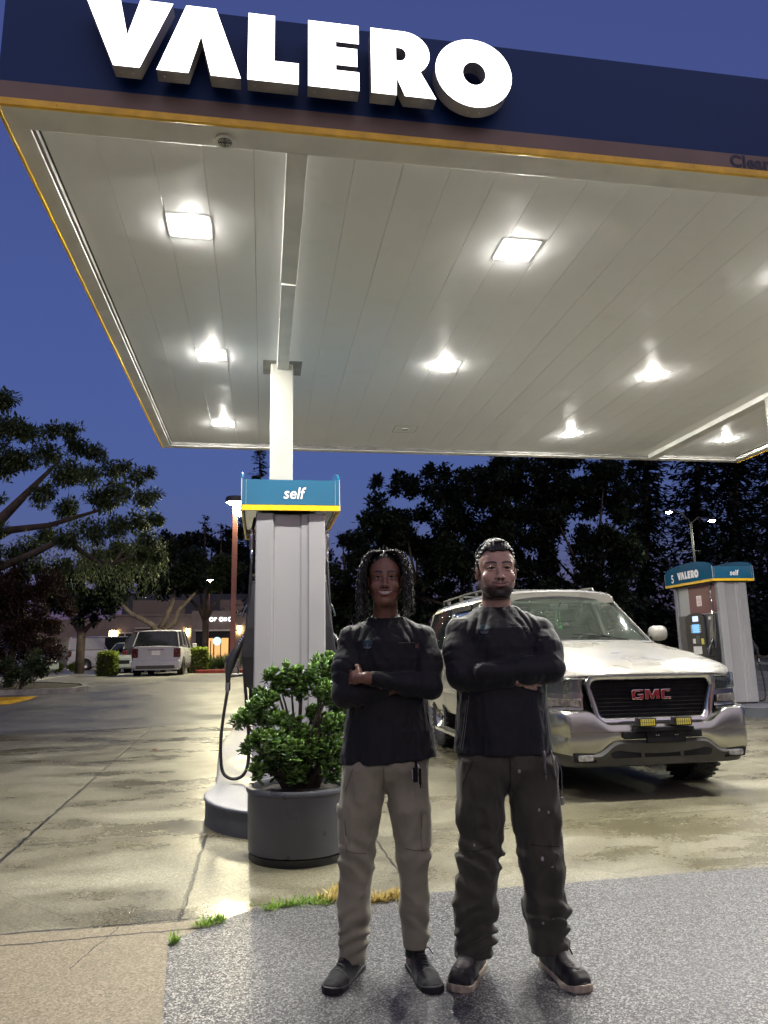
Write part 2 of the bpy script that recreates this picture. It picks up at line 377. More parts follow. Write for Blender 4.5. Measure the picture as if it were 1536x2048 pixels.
# lowered beam covers
b = MB(); b.box(.105, .24, Y0+.20, 5.728, ZC-.055, ZC+.01); b.box(.110, .235, 5.732, 7.66, ZC-.07, ZC+.01); b.build('beam_cover', M_trim, can, bevel=.003)
b = MB(); b.box(6.22, 6.38, Y0+.21, Y1-.17, ZC-.07, ZC-.001); b.build('beam_cover', M_trim, can, bevel=.003)
b = MB(); b.box(-.04, .10, 7.52, 7.92, ZC-.006, ZC-.001); b.box(.24, .38, 7.52, 7.92, ZC-.006, ZC-.001); b.build('column_collar', M_trimd, can)
M_col = pmat('painted steel column', (.36, .36, .32), .42, var=.05, vs=2)
b = MB(); b.box(.045, .285, 7.60, 7.84, .20, ZC-.002); b.build('column', M_col, can, bevel=.012, bseg=3)
b = MB(); b.box(6.18, 6.42, 7.60, 7.84, 0.0, ZC-.072); b.build('column', M_col, can, bevel=.012, bseg=3)
# speaker
b = MB(); b.lathe([(.0, .0), (.062, .0), (.066, .006), (.062, .012), (.045, .012), (.045, .008)], 'z', (-.27, 4.03, ZB-.014), 32); b.build('speaker', M_trim, can, smooth=40)
b = MB(); b.m = 0
for k in range(1, 4): b.tube([(-.27+.013*k*math.cos(a*.3927), 4.03+.013*k*math.sin(a*.3927), ZB-.014) for a in range(17)], .0032, 5)
b.box(-.31, -.23, 4.027, 4.033, ZB-.018, ZB-.012); b.box(-.273, -.267, 3.99, 4.07, ZB-.018, ZB-.012)
b.build('speaker_grille', M_groove, can)
# ceiling lamps: one builder, the dead one has an unlit lens
M_dead = pmat('unlit lamp lens', (.62, .62, .60), .2)
def rrect_(cx, cy_, h, r):
    P = []
    for sx, sy, a0 in ((1, 1, 0), (-1, 1, 90), (-1, -1, 180), (1, -1, 270)):
        for k in range(5): a = R(a0+22.5*k); P.append((cx+sx*(h-r)+r*math.cos(a), cy_+sy*(h-r)+r*math.sin(a)))
    return P
for ix, lx in enumerate((-.58, 1.96, 4.47, 7.0)):
    for iy, ly in enumerate((5.07, 7.45, 9.80)):
        dead = (ix == 1 and iy == 2)
        z = ZC
        f = MB(); o_ = rrect_(lx, ly, .165, .03); i_ = rrect_(lx, ly, .158, .027); f.loft([[(x, y, z+.003) for x, y in o_], [(x, y, z-.0008) for x, y in o_], [(x, y, z-.0008) for x, y in i_], [(x, y, z+.003) for x, y in i_]])
        fo = f.build('ceiling_light', M_lamph, can)
        if dead: fo['label'] = 'unlit ceiling lamp near the back edge'
        l = MB(); l.rbox(lx-.046, lx+.046, ly-.046, ly+.046, z-.0085, z-.0012, .03); l.build('lens', M_dead if dead else M_lens, fo)
# lit channel letters: flat extruded outlines, front face glowing, grey returns, standing off the fascia
def arc(cx, cz, rx, rz, a0, a1, n): return [(cx+rx*math.cos(R(a0+(a1-a0)*i/n)), cz+rz*math.sin(R(a0+(a1-a0)*i/n))) for i in range(n+1)]
LET = {
 'V': [[(-1.055, 5.045), (-.861, 5.045), (-.811, 4.797), (-.748, 5.045), (-.565, 5.045), (-.735, 4.592), (-.878, 4.592)]],
 'A': [[(-.490, 5.045), (-.322, 5.045), (-.170, 4.592), (-.340, 4.592), (-.401, 4.850), (-.466, 4.592), (-.642, 4.592)]],
 'L': [[(-.133, 5.045), (.021, 5.045), (.021, 4.735), (.163, 4.735), (.163, 4.592), (-.133, 4.592)]],
 'E': [[(.219, 5.045), (.523, 5.045), (.523, 4.917), (.384, 4.917), (.384, 4.880), (.512, 4.880), (.512, 4.757), (.384, 4.757), (.384, 4.720), (.523, 4.720), (.523, 4.592), (.219, 4.592)]],
 'R': [[(.596, 5.045), (.76, 5.045)]+arc(.80, 4.892, .160, .153, 90, -52, 12)+[(.992, 4.592), (.800, 4.592), (.752, 4.712), (.748, 4.592), (.596, 4.592)],
       [(.750, 4.925)]+arc(.775, 4.880, .038, .045, 90, -90, 8)+[(.750, 4.835)]],
 'O': [arc(1.237, 4.805, .243, .240, 0, 351, 39), arc(1.239, 4.803, .073, .082, 0, 345, 23)]}
for ch, loops in LET.items():
    cu = bpy.data.curves.new('letter', 'CURVE'); cu.dimensions = '2D'; cu.fill_mode = 'BOTH'; cu.extrude = .044
    for lp in loops:
        sp = cu.splines.new('POLY'); sp.points.add(len(lp)-1); sp.use_cyclic_u = True
        for p, (u, v) in zip(sp.points, lp): p.co = (u, v, 0, 1)
    o = bpy.data.objects.new('t', cu); C.objects.link(o)
    me = bpy.data.meshes.new_from_object(o.evaluated_get(bpy.context.evaluated_depsgraph_get())); bpy.data.objects.remove(o)
    me.name = 'letter'; me.materials.clear(); me.materials.append(M_gray); me.materials.append(M_face)
    me.transform(Matrix.Rotation(R(90), 4, 'X'))     # (u,v,0) -> (u,0,v)
    me.transform(Matrix.Translation((0, 3.784, 0)))
    for p in me.polygons: p.material_index = 1 if (abs(p.normal.y) > .9 and p.center.y < 3.78) else 0
    lo = link(bpy.data.objects.new('letter', me), can)
    d = MB()                                          # drain screws on the underside
    zs = min(v for lp in loops for u, v in lp); us = [u for u, v in loops[0] if v < zs+.012]
    for u in ((min(us)+.04, max(us)-.04) if len(us) > 1 and max(us)-min(us) > .1 else (sum(us)/len(us),)):
        d.lathe([(.0, zs-.005), (.0045, zs-.004), (.0045, zs+.001)], 'z', (u, 3.784, 0), 8)
    d.build('drain_screw', M_trim, lo)
text('clearance_lettering', "Clearance", .122, (3.30, Y0-.0045, 4.487), (R(90), 0, 0), pmat('dark navy lettering', (.005, .008, .04), .5), can, .001, .0045, 0, 1.0, 'CENTER', 1.08)
# ================================================================== ISLANDS, PUMPS, PLANTER
def island_mat():
    t = NT('worn grey paint'); n = t.noise(3.0, 5, .7, vec=t.n('ShaderNodeMapping', {0: t.co(), 3: (1, .35, 1)}).outputs[0]); g = t.noise(60, 3)
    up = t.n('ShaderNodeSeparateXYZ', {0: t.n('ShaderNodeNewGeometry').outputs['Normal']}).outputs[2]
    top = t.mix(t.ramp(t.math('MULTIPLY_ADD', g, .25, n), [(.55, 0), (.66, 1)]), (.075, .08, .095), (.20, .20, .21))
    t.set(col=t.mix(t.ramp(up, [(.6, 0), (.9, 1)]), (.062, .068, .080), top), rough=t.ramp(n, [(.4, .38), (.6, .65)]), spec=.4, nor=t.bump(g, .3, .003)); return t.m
M_isl = island_mat()
def island(name, label, cx, y0, y1, w, wob):
    b = MB(); pts = []
    n = 16
    for k in range(n+1):
        a = R(180+180*k/n); pts.append((cx+w*math.cos(a), y0+.95+.95*math.sin(a)))
    side = [(y0+.95+(y1-.95-y0-.95)*k/14) for k in range(1, 14)]
    f = lambda y: w+wob*math.sin((y-y0-1.2)/(y1-y0)*2*math.pi*1.15-1.3)*.5-.01
    pts += [(cx+f(y), y) for y in side]
    for k in range(n+1):
        a = R(180*k/n); pts.append((cx+w*math.cos(a), y1-.95+.95*math.sin(a)))
    pts += [(cx-f(y), y) for y in reversed(side)]
    def ring(z, ins):
        out = []
        for i, (x, y) in enumerate(pts):
            x0, y0_ = pts[i-1]; x1, y1_ = pts[(i+1) % len(pts)]; d = Vector((x1-x0, y1_-y0_)); d.normalize(); out.append((x-d.y*ins, y+d.x*ins, z))
        return out
    b.loft([ring(0, 0), ring(.168, 0), ring(.175, -.012), ring(.188, -.013), ring(.198, -.004), ring(.20, .015)], cap=True)
    o = b.build(name, M_isl, smooth=50); return tag(o, label, 'island')
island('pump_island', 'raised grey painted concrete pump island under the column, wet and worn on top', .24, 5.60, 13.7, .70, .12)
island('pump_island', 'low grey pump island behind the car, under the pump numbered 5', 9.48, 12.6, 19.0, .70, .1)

M_clad = pmat('glossy grey cladding', (.25, .25, .262), .14, var=.02, vs=1.2, coat=.4, rv=.05)
def valance_mat():
    t = NT('teal valance panel'); t.set(col=t.ramp(t.noise(1.5, 3), [(.3, (.003, .080, .155)), (.7, (.004, .105, .20))]), rough=.13, spec=.6, coat=.5); return t.m
M_val = valance_mat()
M_yst = pmat('yellow stripe', (.78, .47, .01), .3, var=.03)
M_blk = pmat('black pump plastic', (.014, .014, .016), .38, var=.15)
M_dgr = pmat('dark grey pump plastic', (.07, .07, .078), .42)
M_mar = pmat('maroon panel', (.17, .07, .075), .3, var=.01, rv=.02)
M_sil = pmat('silver panel', (.40, .41, .43), .3, metal=.1, var=.01, rv=.02)
M_chr = pmat('bright metal', (.72, .72, .72), .18, metal=1, var=.03)
M_rub = pmat('black rubber hose', (.012, .012, .013), .35, var=.1)
M_wht = pmat('white lettering', (.80, .80, .82), .4, var=.02)
M_scr = emat('pump screen', (.16, .48, 1.0), 1.0); M_scr2 = emat('pump price screen', (.50, .66, 1.0), 1.3)
M_stk = pmat('paper sticker', (.72, .70, .68), .5, var=.1, vs=30)
M_pink = pmat('pink sticker', (.70, .30, .36), .5); M_key = pmat('yellow sticker', (.7, .6, .1), .5)
M_bluep = pmat('blue panel', (.02, .14, .45), .4)
def fuel_pump(label, loc, number):
    t = thing('fuel_pump', label, 'fuel pump', loc)
    # end cladding front and back: faceted plan profile
    prof = [(-.325, .10), (-.325, .012), (-.315, 0), (-.17, -.012), (-.155, .012), (-.145, .040), (.09, .046), (.105, .030), (.165, .026), (.172, .004), (.318, .0), (.328, .010), (.328, .10)]
    for s in (1, -1):
        b = MB(); P = [(x, -.82+y) if s > 0 else (-x, .82-y) for x, y in prof]
        b.prism([(x, y) for x, y in P], .03, 2.43, 'z'); b.build('end_cladding', M_clad, t, bevel=.006)
    b = MB(); b.box(-.27, .27, -.72, .72, 0, 2.43); b.box(-.30, .30, -.80, .80, 0, .028); b.build('body', M_blk, t)
    for s in (-1, 1):
        x0 = .272*s; q = lambda a, c: (min(a, c), max(a, c))
        b = MB(); a, c = q(x0, x0+.01*s); b.box(a, c, -.70, .70, 1.80, 2.43); b.build('upper_panel', M_sil, t)
        b = MB(); pts = [(-.68, 1.82), (-.68, 2.40), (.28, 2.40), (.28, 1.82)]; pts = [(-.66, 1.82), (-.66, 2.41), (.30, 2.41), (.30, 1.82)]
        a, c = q(x0+.011*s, x0+.015*s); b.prism(pts, a, c, 'x'); b.build('maroon_panel', M_mar, t)
        b = MB(); a, c = q(x0+.016*s, x0+.019*s); b.box(a, c, -.16, .02, 1.98, 2.20); sk = b.build('sticker', M_stk, t)
        b = MB(); a, c = q(x0+.0195*s, x0+.0205*s)
        for k in range(6): b.box(a, c, -.145, .005-.02*(k % 3), 2.0+.03*k, 2.012+.03*k)
        b.build('printed_lines', M_pink, sk)
        b = MB(); a, c = q(x0, x0+.05*s); b.rbox(a, c, -.72, .72, .06, 1.80, .02); b.build('dispenser_face', M_dgr, t)
        # console with arched head
        b = MB(); y0, y1 = -.30, .40; a, c = q(x0+.05*s, x0+.10*s)
        pts = [(y0, .50), (y0, 1.72)]+[(y0+(y1-y0)*(.5-.5*math.cos(math.pi*k/10)), 1.72+.12*math.sin(math.pi*k/10)) for k in range(1, 10)]+[(y1, 1.72), (y1, .50)]
        b.prism(pts, a, c, 'x'); con = b.build('console', M_blk, t, bevel=.01)
        a, c = q(x0+.101*s, x0+.106*s)
        b = MB(); b.box(a, c, -.10, .10, 1.66, 1.77); b.build('screen', M_scr2, con)
        b = MB(); b.box(a, c, -.12, .14, 1.42, 1.60); b.build('screen', M_scr, con)
        b = MB(); a2, c2 = q(x0+.1065*s, x0+.108*s)
        for k in range(4): b.box(a2, c2, -.10, .12-.05*(k % 2), 1.45+.036*k, 1.457+.036*k)
        b.build('screen_lines', M_wht, con)
        b = MB()
        for k in range(4):
            b.box(a, c, -.17, -.145, 1.43+.042*k, 1.455+.042*k); b.box(a, c, .165, .19, 1.43+.042*k, 1.455+.042*k)
        b.build('button_column', M_stk, con)
        b = MB(); a3, c3 = q(x0+.101*s, x0+.125*s); b.rbox(a3, c3, -.12, .0, 1.20, 1.36, .01); b.build('card_reader', M_dgr, con)
        b = MB(); b.box(a, c, -.14, .16, .98, 1.14); b.build('instruction_plate', M_stk, con)
        b = MB(); b.box(a, c, .06, .16, 1.20, 1.30); b.build('keypad', M_stk, con)
        b = MB(); b.box(a, c, -.24, -.15, 1.18, 1.30); b.build('warning_sticker', M_key, con)
        b = MB(); a, c = q(x0+.051*s, x0+.055*s); b.box(a, c, -.52, -.40, 1.68, 1.74); b.box(a, c, -.50, -.42, 1.38, 1.46); b.build('sticker', M_stk, t)
        b = MB(); b.box(a, c, -.50, -.42, 1.05, 1.36); b.build('grade_panel', M_bluep, t)
        # nozzle boot: black tapering housing on the near end
        X = lambda v: x0+s*v
        b = MB()
        rings = []
        for z, o, wd in ((.78, .06, .07), (.84, .12, .09), (1.10, .17, .11), (1.36, .135, .10), (1.62, .10, .075), (1.80, .085, .05)):
            a, c = q(X(0), X(o)); rings.append([(a, -.60-wd, z), (c, -.60-wd, z), (c, -.60+wd, z), (a, -.60+wd, z)])
        b.loft(rings, cap=True); b.build('nozzle_boot', M_blk, t, bevel=.012)
        b = MB(); b.tube([(X(.085), -.60, 1.80), (X(.075), -.60, 1.86), (X(.02), -.60, 1.87)], .012, 6); b.tube([(X(.09), -.64, 1.62), (X(.14), -.62, 1.56), (X(.165), -.60, 1.47)], .008, 6); b.build('boot_bracket', M_chr, t)
        # nozzle
        b = MB(); P = [(X(.13), 1.32), (X(.19), 1.20), (X(.235), 1.12), (X(.27), 1.02), (X(.285), .93), (X(.285), .86)]
        b.tube([(x, -.62, z) for x, z in P], [.016, .030, .046, .040, .026, .022], 10)
        b.tube([(X(.235), -.62, 1.12), (X(.285), -.62, 1.08), (X(.30), -.62, 1.05)], [.03, .034, .022], 8)
        b.build('nozzle', M_blk, t, smooth=60)
        b = MB()
        for k in range(4): b.tube([(X(.150+.012*k), -.62, 1.285-.02*k), (X(.154+.012*k), -.62, 1.279-.02*k)], .027, 12)
        b.tube([(X(.285), -.62, .87), (X(.287), -.62, .80)], .024, 12); b.build('nozzle_collar', M_chr, t, smooth=40)
        b = MB(); b.tube([(X(.27), -.62, .93), (X(.20), -.62, .935), (X(.14), -.62, .94)], .014, 8); b.tube([(X(.255), -.62, 1.0), (X(.21), -.62, 1.02), (X(.19), -.62, .98), (X(.20), -.62, .94)], .007, 6)
        b.build('nozzle_trigger', M_blk, t, smooth=60)
        # hose: drops from the valance, through the silver breakaway, loops up to the nozzle
        b = MB(); b.tube([(X(.06), -.62, 2.42), (X(.085), -.62, 2.30)], .016, 8)
        lower = [(X(.085), 1.86), (X(.10), 1.62), (X(.12), 1.35), (X(.125), 1.05), (X(.105), .75), (X(.085), .50), (X(.05), .30), (X(-.02), .14), ]
        hp = [(X(.287), .80), (X(.315), .60), (X(.335), .42), (X(.335), .24), (X(.315), .10), (X(.265), .045), (X(.20), .032), (X(.14), .055), (X(.10), .12), (X(.085), .24), (X(.09), .42), (X(.12), .75), (X(.14), 1.05), (X(.115), 1.45), (X(.095), 1.80), (X(.087), 2.02)]
        pts = [Vector((x, -.62-.05*math.sin(i/len(hp)*3.1), z)) for i, (x, z) in enumerate(hp)]; sm = []
        for i in range(len(pts)-1):
            p0, p1, p2, p3 = pts[max(0, i-1)], pts[i], pts[i+1], pts[min(len(pts)-1, i+2)]
            for k in range(4):
                u = k/4; sm.append(.5*((2*p1)+(p2-p0)*u+(2*p0-5*p1+4*p2-p3)*u*u+(3*p1-p0-3*p2+p3)*u**3))
        sm.append(pts[-1]); b.tube(sm, .0155, 10); b.build('hose', M_rub, t, smooth=True)
        b = MB(); b.lathe([(.0, 2.30), (.017, 2.30), (.017, 2.27), (.013, 2.265), (.026, 2.255), (.027, 2.12), (.020, 2.11), (.013, 2.10), (.019, 2.09), (.019, 2.06), (.016, 2.02), (.0, 2.02)], 'z', (X(.087), -.62, 0), 14)
        b.build('hose_coupler', M_chr, t, smooth=40)
    # valance: flat self ends, arched long sides
    VX, VY, zb, zt = .462, .90, 2.44, 2.735
    b = MB()
    for s in (-1, 1):
        a, c = sorted((VY*s, (VY-.02)*s)); b.box(-VX+.001, VX-.001, a, c, zb+.052, zt)
        arch = [(-VY+.001, zb+.052), (VY-.001, zb+.052), (VY-.001, zt-.02)]+[(VY*math.cos(math.pi*k/16)*.999, zt-.02+.19*math.sin(math.pi*k/16)**.8) for k in range(1, 16)]+[(-VY+.001, zt-.02)]
        a, c = sorted((VX*s, (VX-.02)*s)); b.prism(arch, a, c, 'x')
    b.box(-VX+.02, VX-.02, -VY+.02, VY-.02, zb+.06, zb+.075)
    val = b.build('valance', M_val, t, bevel=.004)
    b = MB()
    for s in (-1, 1):
        a, c = sorted(((VY+.003)*s, (VY-.018)*s)); b.box(-VX-.003, VX+.003, a, c, zb, zb+.050)
        a, c = sorted(((VX+.003)*s, (VX-.018)*s)); b.box(a, c, -VY+.018, VY-.018, zb, zb+.050)
    b.build('yellow_stripe', M_yst, val)
    b = MB()
    for sx in (-1, 1):
        for sy in (-1, 1): b.box(sx*(VX-.045)-.001, sx*(VX-.045)+.001, sy*(VY+.002)-.001, sy*(VY+.002)+.001, zb+.052, zt); b.box(min(sx*VX, sx*(VX-.008)), max(sx*VX, sx*(VX-.008)), min(sy*(VY+.004), sy*(VY-.004)), max(sy*(VY+.004), sy*(VY-.004)), zb, zt+.008)
    b.build('corner_trim', M_sil, val)
    for s in (-1, 1):
        text('lettering', 'self', .155, (0.02 if s < 0 else -.02, (VY+.004)*s, 2.60), (R(90), 0, 0 if s < 0 else R(180)), M_wht, val, .0015, .0018, .18 if number == '4' else .05, .92, 'CENTER', 1.0)
        rz = R(-90) if s < 0 else R(90)
        text('lettering', number, .25, ((VX+.003)*s, .58*(1 if s < 0 else -1), 2.61), (R(90), 0, rz), M_wht, val, .0015, .004, 0, .85)
        cu = bpy.data.curves.new('lettering', 'CURVE'); cu.dimensions = '2D'; cu.fill_mode = 'BOTH'; cu.extrude = .0015
        for loops in LET.values():
            for lp in loops:
                sp = cu.splines.new('POLY'); sp.points.add(len(lp)-1); sp.use_cyclic_u = True
                for p_, (u_, v_) in zip(sp.points, lp): p_.co = ((u_-.21)*.315, (v_-4.81)*.36, 0, 1)
        o = bpy.data.objects.new('t', cu); C.objects.link(o); me = bpy.data.meshes.new_from_object(o.evaluated_get(bpy.context.evaluated_depsgraph_get())); bpy.data.objects.remove(o)
        me.materials.clear(); me.materials.append(M_wht); lo = link(bpy.data.objects.new('lettering', me), val); lo.location = ((VX+.003)*s, -.02*(1 if s < 0 else -1), 2.65); lo.rotation_euler = (R(90), 0, rz)
    return t
fuel_pump('fuel pump with tall grey cladding rising around the canopy column, behind the potted shrub', (.24, 7.65, .20), '4')
fuel_pump('fuel pump numbered 5 with lit blue screens, standing behind the beige car', (9.46, 14.42, .20), '5')
# ------------------------------------------------------------------ planter
M_plt = pmat('grey planter', (.062, .066, .074), .34, var=.08, vs=3, bump=.05, bs=20)
M_soil = pmat('dark soil', (.018, .013, .009), .9, var=.3, vs=40, bump=.6)
PX, PY = .255, 5.215
pl = thing('planter', 'big round grey planter standing at the front end of the pump island', 'planter', (PX, PY, 0))
b = MB(); b.lathe([(.0, .05), (.325, .05), (.340, .06), (.348, .42), (.356, .425), (.358, .44), (.352, .452), (.325, .455), (.318, .44), (.315, .40)], 'z', (0, 0, 0), 64); b.build('pot', M_plt, pl, smooth=40)
b = MB(); b.lathe([(.0, 0), (.328, 0), (.334, .008), (.334, .049), (.0, .049)], 'z', (0, 0, 0), 48); b.build('shadow_gap_ring', M_rub, pl, smooth=40)  # black band stands in for the shaded gap under the pot
b = MB(); rings = []
for i in range(9):
    r = .314*i/8; rings.append([(r*math.cos(a*.196), r*math.sin(a*.196), .405+.02*mnoise.noise(Vector((r*math.cos(a*.196)*9, r*math.sin(a*.196)*9, 1)))+(.03*(1-i/8))) for a in range(32)])
b.loft(rings); b.build('soil', M_soil, pl, smooth=True)
# ------------------------------------------------------------------ jade shrub in the planter
def leaf_mat(name, c1, c2, rough=.3, spec=.5, trans=.15):
    t = NT(name); oi = t.n('ShaderNodeAttribute', attribute_name='tint', attribute_type='GEOMETRY').outputs['Fac']
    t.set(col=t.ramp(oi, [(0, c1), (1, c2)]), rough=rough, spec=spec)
    if trans:
        tr = t.n('ShaderNodeBsdfTranslucent', {0: (*c2, 1)}); mxs = t.n('ShaderNodeMixShader', {0: trans})
        t.t.links.new(t.p.outputs[0], mxs.inputs[1]); t.t.links.new(tr.outputs[0], mxs.inputs[2]); t.t.links.new(mxs.outputs[0], t.out.inputs[0])
    return t.m
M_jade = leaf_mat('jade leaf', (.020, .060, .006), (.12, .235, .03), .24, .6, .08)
M_bark = pmat('dark bark', (.055, .040, .028), .8, var=.3, vs=14, bump=.5)
rng = np.random.default_rng(7)
def mesh_np(name, V, F, mat, parent=None, tint=None, smooth=False):
    me = bpy.data.meshes.new(name); V = np.asarray(V, np.float32); F = np.asarray(F, np.int32); k = F.shape[1]
    me.vertices.add(len(V)); me.vertices.foreach_set('co', V.ravel()); me.loops.add(F.size); me.loops.foreach_set('vertex_index', F.ravel())
    me.polygons.add(len(F)); me.polygons.foreach_set('loop_start', np.arange(0, F.size, k, dtype=np.int32)); me.update(calc_edges=True)
    if smooth: me.polygons.foreach_set('use_smooth', np.ones(len(F), bool))
    if tint is not None:
        at = me.attributes.new('tint', 'FLOAT', 'POINT'); at.data.foreach_set('value', np.asarray(tint, np.float32))
    for mt in (mat if isinstance(mat, (list, tuple)) else [mat]): me.materials.append(mt)
    return link(bpy.data.objects.new(name, me), parent)
def frames(D):
    D = D/np.linalg.norm(D, axis=1, keepdims=True); ref = np.where(np.abs(D[:, 2:3]) < .9, [[0, 0, 1.]], [[1., 0, 0]])
    A = np.cross(D, ref); A /= np.linalg.norm(A, axis=1, keepdims=True); return D, A, np.cross(A, D)
def fat_leaves(P, D, L, Wd, T, tint):
    # thick oval leaves: 8 outline points on two faces
    D, A, B = frames(D); th = np.linspace(0, 2*np.pi, 8, endpoint=False); V = []; n = len(P)
    cu, cv = (1-np.cos(th))/2, np.sin(th)*(.62+.38*(1-np.cos(th))/2)
    for sgn in (1, -1):
        V.append(P[:, None]+D[:, None]*(cu[None, :, None]*L[:, None, None])+A[:, None]*(cv[None, :, None]*Wd[:, None, None]/2)+B[:, None]*((sgn*.22*T)[:, None, None]+.25*L[:, None, None]*(cu**2)[None, :, None]))
        V.append((P+D*(.55*L)[:, None]+B*(.25*L*.3+sgn*.75*T)[:, None])[:, None])
    V = np.concatenate(V, 1); F = []   # 0-7 ring top, 8 apex top, 9-16 ring bottom, 17 apex bottom
    for k in range(8):
        j = (k+1) % 8; F += [(k, j, 8), (9+j, 9+k, 17), (k, 9+k, 9+j), (k, 9+j, j)]
    F = (np.array(F)[None]+np.arange(n)[:, None, None]*18).reshape(-1, 3)
    return V.reshape(-1, 3), F, np.repeat(tint, 18)
jade = thing('jade_shrub', 'bushy green jade plant with fleshy leaves growing out of the round grey planter', 'shrub', (PX, PY, .40))
CL = [(650, 1332, .09), (672, 1350, .08), (632, 1352, .09), (605, 1365, .07), (580, 1348, .075), (560, 1372, .08), (600, 1385, .06), (650, 1385, .08), (675, 1400, .08), (545, 1352, .05), (520, 1392, .055),
      (536, 1400, .06), (512, 1420, .07), (490, 1437, .06), (478, 1442, .04), (525, 1440, .07), (555, 1440, .07), (580, 1455, .08), (610, 1470, .08), (640, 1455, .07), (670, 1450, .09), (500, 1492, .05), (520, 1480, .07),
      (545, 1490, .09), (575, 1500, .09), (605, 1510, .09), (640, 1500, .10), (670, 1500, .10), (530, 1525, .08), (560, 1535, .09), (595, 1545, .08), (635, 1535, .09), (668, 1540, .07), (515, 1545, .05), (625, 1425, .05), (690, 1430, .08), (700, 1480, .08), (690, 1380, .07)]
P = []; D = []; TT = []; SZ = []; nb = MB(); base0 = [Vector((.02, 0, .0)), Vector((-.07, .03, 0)), Vector((.10, .02, 0))]
for ci, (px, py, r) in enumerate(CL):
    dy = rng.uniform(-.13, .16)+(-.06 if py > 1480 else 0); c = ypt(px, py, PY+dy)-Vector((PX, PY, .40)); r *= 1.08
    n = int(26*(r/.08)**2)+9
    q = base0[ci % 3]; mid = q.lerp(c, .5)+Vector((rng.uniform(-.04, .04), rng.uniform(-.04, .04), rng.uniform(-.05, .05)))
    nb.tube([q+Vector((0, 0, -.04)), q.lerp(mid, .5)+Vector((rng.uniform(-.02, .02), 0, .02)), mid, mid.lerp(c, .6)+Vector((0, 0, .01)), c], [.017, .014, .011, .008, .005], 6)
    for k in range(n):
        d = rng.normal(size=3); d /= np.linalg.norm(d); rad = r*rng.uniform(.35, 1.0); tip = np.array(c)+d*rad*np.array([1, 1, .85])
        # a little rosette of leaves at the tip
        for j in range(rng.integers(3, 6)):
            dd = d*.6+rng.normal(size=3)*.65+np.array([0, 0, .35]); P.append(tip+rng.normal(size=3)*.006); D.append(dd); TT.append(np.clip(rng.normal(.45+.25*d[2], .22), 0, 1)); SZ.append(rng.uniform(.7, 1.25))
P = np.array(P); D = np.array(D); SZ = np.array(SZ); V, F, tn = fat_leaves(P, D, .043*SZ, .043*SZ, .006*SZ, np.array(TT))
mesh_np('foliage', V, F, M_jade, jade, tn, True)
nb.build('stem', M_bark, jade, smooth=True)
# ================================================================== BEIGE CAR (large sport utility)
def wet_paint(name, col, metal=.35, rough=.22):
    t = NT(name); v = t.n('ShaderNodeTexVoronoi', {'Vector': t.co(), 'Scale': 95.0, 'Randomness': 1.0}, feature='F1')
    keep = t.math('GREATER_THAN', t.n('ShaderNodeSeparateColor', {0: v.outputs['Color']}).outputs[0], .72)
    dr = t.math('MULTIPLY', keep, t.ramp(v.outputs['Distance'], [(.0, 1), (.30, .6), (.42, 0)]))
    t.set(col=t.mix(t.ramp(t.noise(.8, 3), [(.35, 0), (.8, .2)]), col, tuple(c*.8 for c in col)), metal=metal, rough=t.ramp(t.noise(1.5, 3), [(.3, rough*.8), (.7, rough*1.3)]), coat=.6, coatr=.08,
          nor=t.bump(dr, .55, .003)); return t.m
M_paint = wet_paint('wet pearl beige paint', (.20, .193, .172), .15, .28)
M_bump = pmat('bumper chrome', (.40, .40, .36), .25, metal=1.0, var=.03, vs=1, rv=.04)
M_chrome = pmat('chrome trim', (.50, .50, .50), .14, metal=1, var=.03, rv=.04)
M_gr = pmat('matte grey plastic', (.045, .045, .042), .55, var=.12)
M_blackp = pmat('black plastic', (.004, .004, .005), .75, spec=.25)
M_tyre = pmat('tyre rubber', (.012, .012, .012), .8, var=.2, vs=20)
M_gred = pmat('red emblem', (.11, .006, .009), .3)
def lamp_glass(name, col, rough=.12):
    t = NT(name); w = t.n('ShaderNodeTexWave', {'Vector': t.co(), 'Scale': 14.0, 'Distortion': .6, 'Detail': 1.0}, bands_direction='X'); v = t.noise(26, 3)
    t.set(col=t.mix(t.ramp(v, [(.4, 0), (.6, .7)]), col, tuple(c*.25 for c in col)), metal=.75, rough=rough, coat=1.0, coatr=.03, nor=t.bump(w.outputs[1], .5, .01)); return t.m
M_lampg = lamp_glass('clear lamp glass', (.55, .55, .53)); M_ambg = lamp_glass('marker lamp glass', (.45, .41, .36), .2); M_yled = emat('yellow lamp face', (1, .78, .02), .30)
M_refl = pmat('dull reflector', (.40, .40, .40), .28, metal=1, var=.15, vs=30)
